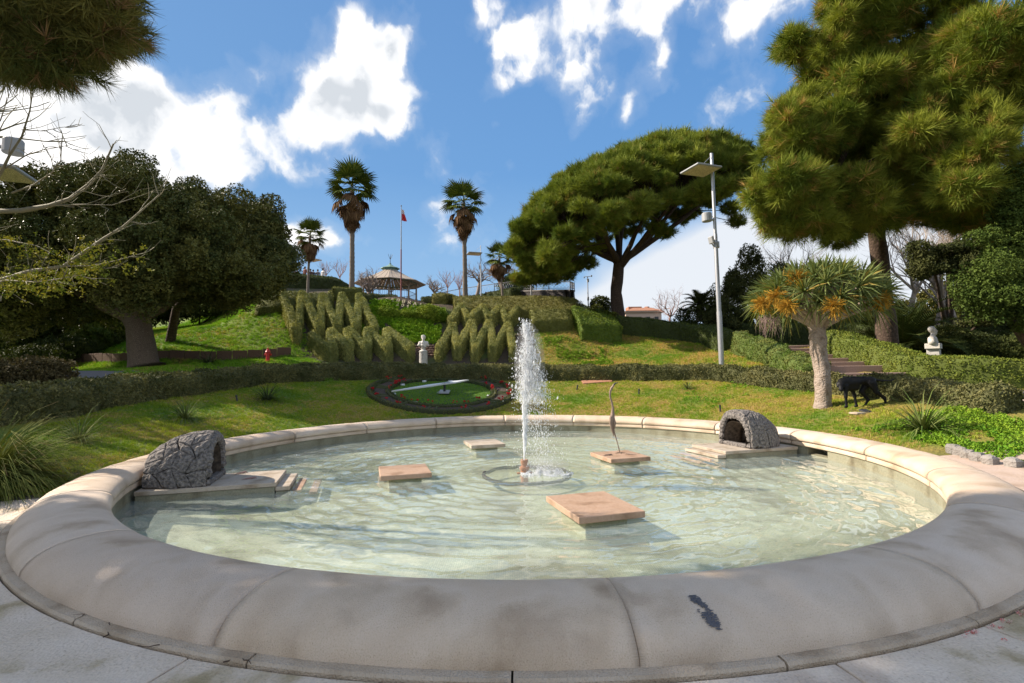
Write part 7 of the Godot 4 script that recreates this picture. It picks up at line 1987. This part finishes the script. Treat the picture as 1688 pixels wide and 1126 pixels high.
	J.call(Vector3(-0.44, 0.52, 0.09), Vector3(-0.45, 0.28, 0.09), 0.062, 0.036); J.call(Vector3(-0.45, 0.28, 0.09), Vector3(-0.45, 0.05, 0.09), 0.034, 0.028); J.call(Vector3(-0.45, 0.03, 0.09), Vector3(-0.485, 0.022, 0.10), 0.032, 0.026)
	J.call(Vector3(-0.22, 0.50, -0.06), Vector3(-0.15, 0.28, -0.08), 0.060, 0.036); J.call(Vector3(-0.15, 0.28, -0.08), Vector3(-0.12, 0.06, -0.08), 0.034, 0.027); J.call(Vector3(-0.115, 0.03, -0.08), Vector3(-0.15, 0.022, -0.08), 0.032, 0.026)
	J.call(Vector3(0.17, 0.60, 0.07), Vector3(0.27, 0.37, 0.09), 0.105, 0.055); J.call(Vector3(0.27, 0.37, 0.09), Vector3(0.44, 0.22, 0.09), 0.052, 0.032); J.call(Vector3(0.44, 0.22, 0.09), Vector3(0.475, 0.05, 0.09), 0.03, 0.026); J.call(Vector3(0.475, 0.028, 0.09), Vector3(0.44, 0.022, 0.09), 0.032, 0.027)
	J.call(Vector3(0.15, 0.58, -0.07), Vector3(0.02, 0.38, -0.09), 0.095, 0.052); J.call(Vector3(0.02, 0.38, -0.09), Vector3(0.17, 0.18, -0.09), 0.048, 0.032); J.call(Vector3(0.17, 0.18, -0.09), Vector3(0.09, 0.05, -0.09), 0.03, 0.026); J.call(Vector3(0.09, 0.028, -0.09), Vector3(0.05, 0.022, -0.09), 0.031, 0.026)
	J.call(Vector3(0.26, 0.68, 0), Vector3(0.46, 0.645, 0), 0.035, 0.022); J.call(Vector3(0.46, 0.645, 0), Vector3(0.68, 0.65, 0), 0.022, 0.016); J.call(Vector3(0.68, 0.65, 0), Vector3(0.79, 0.71, 0), 0.016, 0.010)
	obj("body", sdf(P, 0.014, 0.035, [Color.WHITE]), M.black, dog)
	dog.scale = Vector3.ONE * 1.1
	var pq := thing("plaque", "small grey sloping plaque in the grass in front of the dog", "plaque", G(Vector2(9.05, 13.0)), 0.2)
	m = MB.new(); m.box(Vector3(-0.05, 0.0, 0), Vector3(0.46, 0.05, 0.26), 0.01); obj("foot_slab", m.done(false), M.slab_white, pq)
	m = MB.new(); m.box(Vector3(0.1, 0.045, 0.02), Vector3(0.24, 0.05, 0.20), 0.008, Basis(Vector3.RIGHT, 0.3)); obj("plate", m.done(false), M.dark_paint, pq)
	# heron sculpture
	var he := thing("heron_sculpture", "slender bronze heron sculpture on one leg with raised bill", "heron sculpture", V(2.28, -0.075, 11.1))
	m = MB.new()
	var hp := [Vector3(0.07, 0.0, 0), Vector3(0.02, 0.22, 0), Vector3(-0.045, 0.46, 0), Vector3(-0.075, 0.55, 0), Vector3(-0.085, 0.66, 0), Vector3(-0.085, 0.76, 0), Vector3(-0.07, 0.86, 0), Vector3(-0.065, 1.0, 0), Vector3(-0.085, 1.12, 0), Vector3(-0.12, 1.24, 0), Vector3(-0.115, 1.34, 0), Vector3(-0.085, 1.42, 0), Vector3(-0.03, 1.50, 0)]
	m.tube(hp, [0.012, 0.011, 0.014, 0.03, 0.052, 0.06, 0.042, 0.026, 0.021, 0.021, 0.023, 0.026, 0.02], 12, 0.008, nz)
	obj("body", m.done(), M.bronze, he)
	m = MB.new(); m.tube([Vector3(-0.03, 1.50, 0), Vector3(0.0, 1.53, 0), Vector3(0.075, 1.555, 0)], [0.022, 0.017, 0.004], 8); obj("bill", m.done(), M.dark_paint, he)
	m = MB.new(); m.tube([Vector3(-0.12, 0.80, 0.03), Vector3(-0.125, 0.66, 0.035), Vector3(-0.09, 0.5, 0.02), Vector3(-0.055, 0.36, 0.01)], [0.02, 0.035, 0.025, 0.006], 8); m.tube([Vector3(-0.05, 0.78, 0.04), Vector3(-0.035, 0.66, 0.05), Vector3(-0.05, 0.5, 0.03)], [0.015, 0.03, 0.005], 8)
	obj("folded_wing", m.done(), M.bronze, he)
	m = MB.new()
	for a in [0.3, 1.6, 2.7, 4.4]: m.tube([Vector3(0.07, 0.012, 0), Vector3(0.07 + 0.12 * cos(a), 0.008, 0.12 * sin(a))], [0.012, 0.006], 5)
	obj("foot", m.done(), M.bronze, he)
	# small creatures: reddish lizards on the platform and slab
	var i := 0
	for e in [[Vector3(-4.918, -0.021, -9.100), 1.2, "dark red lizard figure on the left platform, nearer the shelter"], [Vector3(-4.501, -0.019, -8.600), 0.9, "dark red lizard figure on the left platform, nearer the water"], [V(2.02, 0, 10.79), 0.5, "thin bronze lizard on the heron's slab, left of its foot"], [V(2.53, 0, 10.85), 2.4, "thin bronze lizard on the heron's slab, right of its foot"]]:
		var z := thing("lizard_figure", e[2], "lizard figure", Vector3(e[0].x, -0.036 if i < 2 else -0.073, e[0].z), e[1], "lizard figures by the water")
		m = MB.new()
		m.tube([Vector3(-0.13, 0.01, 0.02), Vector3(-0.05, 0.012, -0.015), Vector3(0.04, 0.015, 0.01), Vector3(0.09, 0.016, 0), Vector3(0.12, 0.014, 0)], [0.003, 0.010, 0.016, 0.014, 0.006], 7)
		for q in [[-0.02, 1], [-0.02, -1], [0.06, 1], [0.06, -1]]: m.tube([Vector3(q[0], 0.012, 0), Vector3(q[0] + 0.02, 0.012, 0.04 * q[1]), Vector3(q[0] + 0.045, 0.003, 0.05 * q[1])], [0.006, 0.005, 0.004], 4)
		obj("body", m.done(), M.twig_red if i < 2 else M.bronze, z)
		i += 1
	# fire hydrant
	var hy := thing("fire_hydrant", "small red fire hydrant on the grass before the left mound", "fire hydrant", G(Vector2(-11.5, 23.4)))
	m = MB.new(); m.lathe([Vector2(0.13, -0.05), Vector2(0.13, 0.05), Vector2(0.085, 0.07), Vector2(0.085, 0.40), Vector2(0.115, 0.42), Vector2(0.115, 0.46), Vector2(0.09, 0.50), Vector2(0.06, 0.58), Vector2(0.0, 0.60)], 14)
	obj("barrel", m.done(false), M.red_paint, hy)
	for sg in [-1.0, 1.0]:
		m = MB.new(); m.tube([Vector3(0.06 * sg, 0.33, 0), Vector3(0.16 * sg, 0.33, 0)], [0.05, 0.05], 8); obj("outlet", m.done(false), M.red_paint, hy)
	m = MB.new(); m.lathe([Vector2(0.03, 0.59), Vector2(0.03, 0.65), Vector2(0.0, 0.66)], 5); obj("operating_nut", m.done(false), M.red_paint, hy)
	# clumps of narrow leaves
	var g1 := Color(0.07, 0.11, 0.035); var g2 := Color(0.17, 0.19, 0.07)
	tuft("fountain_grass", "huge clump of tall fountain grass with reddish tips at the left edge", "ornamental grass", "", G(Vector2(-7.9, 7.55)), 1700, 1.7, 0.011, 1.25, Color(0.09, 0.125, 0.028), Color(0.21, 0.215, 0.06), Color(0.24, 0.15, 0.09), 0.3)
	tuft("fountain_grass", "lower fringe of fountain grass spilling beside the left rim", "ornamental grass", "", G(Vector2(-7.55, 7.0)), 500, 1.0, 0.010, 1.7, Color(0.08, 0.11, 0.025), Color(0.18, 0.185, 0.055), null, 0.05)
	tuft("yucca", "spiky narrow-leaved plant on the left lawn with pale lower leaves", "spiky plant", "spiky plants on the lawn", G(Vector2(-8.75, 13.35)), 170, 0.95, 0.012, 0.9, g1, g2, null, -0.15)
	tuft("yucca", "dark spiky plant on the lawn in front of the hedge, left of the clock", "spiky plant", "spiky plants on the lawn", G(Vector2(-8.3, 16.9)), 190, 1.05, 0.012, 0.8, Color(0.035, 0.06, 0.022), Color(0.10, 0.12, 0.05), null, -0.1)
	tuft("yucca", "spiky plant between the fountain grass and the left lawn's hedge", "spiky plant", "spiky plants on the lawn", G(Vector2(-9.0, 10.4)), 110, 0.85, 0.012, 0.7, g1, g2, null, 0.15)
	tuft("yucca", "small spiky plant on the right lawn below the lamp post", "spiky plant", "spiky plants on the lawn", G(Vector2(6.8, 19.4)), 80, 0.62, 0.013, 0.8, g1, g2, null, 0.0)
	tuft("yucca", "large upright blade-leaved plant on the right lawn beyond the rim", "spiky plant", "spiky plants on the lawn", G(Vector2(8.85, 10.85)), 190, 1.15, 0.017, 0.75, Color(0.075, 0.125, 0.03), Color(0.20, 0.22, 0.07), null, 0.15)
	tuft("yucca", "loose spiky plant at the right edge over the stone edging", "spiky plant", "spiky plants on the lawn", G(Vector2(9.6, 8.9)), 120, 0.8, 0.010, 1.0, g1, g2, null, 0.1)
	tuft("young_palm", "little young fan palm on the grass left of the hydrant", "young palm", "", G(Vector2(-13.0, 21.3)), 60, 0.9, 0.03, 1.0, Color(0.05, 0.07, 0.03), Color(0.12, 0.13, 0.06), null, 0.3)
	# rough stone edging on the right
	var ed := thing("stone_edging", "rough grey edging stones along the right planting bed by the rim", "stone edging", G(Vector2(8.0, 8.7)))
	var line := [Vector2(8.12, 9.35), Vector2(7.95, 8.75), Vector2(7.90, 8.25), Vector2(8.2, 8.0), Vector2(8.8, 7.9), Vector2(9.6, 7.8)]
	for k in line.size() - 1:
		var n := maxi(1, int(line[k].distance_to(line[k + 1]) / 0.20))
		for q in n:
			var c: Vector2 = line[k].lerp(line[k + 1], (q + 0.5) / n)
			m = MB.new(); m.tint = Color(0.25, 0.23, 0.21) * rf(0.6, 1.2)
			var sx := rf(0.10, 0.13)
			for y in 6:
				for s in 9:
					var la := -PI / 2 + PI * y / 5.0; var lo := TAU * s / 9.0
					var dd := Vector3(cos(la) * cos(lo), sin(la), cos(la) * sin(lo))
					dd = Vector3(signf(dd.x) * pow(absf(dd.x), 0.6), signf(dd.y) * pow(absf(dd.y), 0.6), signf(dd.z) * pow(absf(dd.z), 0.6))
					m.add(dd * Vector3(sx, 0.11, 0.10) * (1.0 + 0.25 * nz.get_noise_3dv(dd * 2.5 + Vector3(k * 7 + q * 3, 0, 0))))
			for y in 5:
				for s in 9: m.quad(y * 9 + s, y * 9 + (s + 1) % 9, (y + 1) * 9 + (s + 1) % 9, (y + 1) * 9 + s)
			var so := obj("edging_stone", m.done(false), M.stonebits, ed)
			so.position = G(c, 0.06) - ed.position; so.rotation.y = rf(0, TAU)
	# garden steps on the right
	var gs := thing("garden_steps", "broad garden steps climbing between hedges behind the dragon tree", "steps", G(Vector2(11.9, 16.9)), 0.0)
	for k in 8:
		var f := k / 7.0
		var c := Vector2(lerpf(11.95, 13.05, f), lerpf(17.0, 24.2, f))
		m = MB.new(); m.box(Vector3(0, 0, 0), Vector3(2.3, 0.30, 1.12), 0.015)
		var so := obj("step", m.done(false), M.step, gs)
		so.position = Vector3(c.x, gh(c.x, c.y) + (0.02 if k else -0.08), -c.y) - gs.position
		so.rotation.y = -0.15
	# retaining rubble wall behind the bust: rough stones in courses
	var rw := thing("rubble_wall", "low reddish rubble retaining wall behind the left white bust", "rubble wall", G(Vector2(-5.4, 26.9)))
	for row in 5:
		for k in 15:
			var x := -6.7 + 0.19 * k + rf(-0.03, 0.03) + 0.09 * (row % 2); var d := 26.95 + 0.16 * row + 0.06 * k * 0.4
			m = MB.new(); m.tint = Color(0.20, 0.125, 0.095) * rf(0.55, 1.3)
			m.box(Vector3.ZERO, Vector3(rf(0.12, 0.21), rf(0.08, 0.13), 0.2), 0.03, Basis(rnd_dir(), rf(-0.25, 0.25)))
			var so := obj("rubble_stone", m.done(false), M.stonebits, rw)
			so.position = Vector3(x, gh(-5.4, 26.9) + 0.05 + 0.135 * row, -d) - rw.position
	# pegs, ground lights and a brick-red plate on the lawn
	i = 0
	for e in [[2.71, 21.06, "small dark peg in the lawn right of the jet, near the hedge"], [4.94, 19.56, "dark peg in the middle of the right lawn"], [6.59, 15.9, "dark peg in the right lawn above the far shelter"], [-8.87, 16.1, "dark peg in the shaded left lawn before the hedge"]]:
		var pg := thing("lawn_peg", e[2], "peg", G(Vector2(e[0], e[1])), 0.0, "pegs in the lawn")
		m = MB.new(); m.lathe([Vector2(0.028, -0.05), Vector2(0.028, 0.16), Vector2(0.036, 0.165), Vector2(0.036, 0.21), Vector2(0.0, 0.22)], 8)
		obj("stem", m.done(false), M.dark_paint, pg)
		pg.rotation.z = 0.12 * (i - 1.5)
		i += 1
	var rp := thing("ground_plate", "flat brick-red plate lying in the lawn below the hedge, right of the jet", "ground plate", G(Vector2(3.75, 22.2), 0.03))
	m = MB.new(); m.box(Vector3.ZERO, Vector3(1.3, 0.05, 0.55), 0.01)
	var rpo := obj("plate", m.done(false), M.terracotta, rp); rpo.transform = Transform3D(up_basis(gn(3.75, 22.2), 1.0, PI / 2), Vector3.ZERO)
	# litter: pink petals along the right foot of the rim, dry twigs on the paving, specks in the water
	var xf := []; var col := PackedColorArray()
	for k in 420:
		var a := deg_to_rad(rf(126.0, 160.0)); var r := 7.42 + absf(rng.randfn(0.0, 0.035))
		if nz.get_noise_1d(rad_to_deg(a) * 1.3) < -0.05: continue
		xf.append(Transform3D(up_basis((Vector3.UP + rnd_dir() * 0.7).normalized(), rf(0.008, 0.02), rf(0, TAU)), Vector3(CX + r * sin(a), 0.038, -(CD + r * cos(a)))))
		col.append([Color(0.55, 0.16, 0.16), Color(0.62, 0.42, 0.42), Color(0.22, 0.10, 0.06), Color(0.6, 0.25, 0.22)][rng.randi() % 4])
	scatter("petal_litter", LEAF, M.leaf, xf, col)
	var twl := ["curled dry twig on the paving at the left foot of the rim", "longer dry twig on the left paving below the rim", "thin dry twig near the left rim joint", "dark wet twig on the paving at the bottom centre left"]
	i = 0
	for e in [Vector3(-3.075, -0.059, -3.600), Vector3(-2.680, -0.048, -3.400), Vector3(-2.219, -0.007, -3.200), Vector3(-1.602, -0.021, -3.000)]:
		var tw := thing("dry_twig", twl[i], "twig", Vector3(e.x, 0.046, e.z), rf(0, TAU), "twigs on the paving")
		m = MB.new(); var sp := []
		for q in 9: sp.append(Vector3(-0.1 + 0.025 * q, 0.003 * q, 0.035 * sin(q * 0.6 + i) + 0.012 * sin(q * 1.7)))
		m.tube(sp, taper(0.0045, 0.002, 8), 5);
		obj("stick", m.done(), M.bark, tw)
		i += 1
	xf = []; col = PackedColorArray()
	for k in 260:
		var r := 6.3 * sqrt(rng.randf()); var a := rf(0, TAU)
		xf.append(Transform3D(up_basis((Vector3.UP + rnd_dir() * 0.3).normalized(), rf(0.006, 0.018), rf(0, TAU)), Vector3(CX + r * sin(a), WATER + 0.014 if k % 3 == 0 else -0.385, -(CD + r * cos(a)))))
		col.append(Color(0.05, 0.04, 0.02).lerp(Color(0.16, 0.11, 0.05), rng.randf()))
	scatter("leaf_specks", LEAF, M.leaf, xf, col)
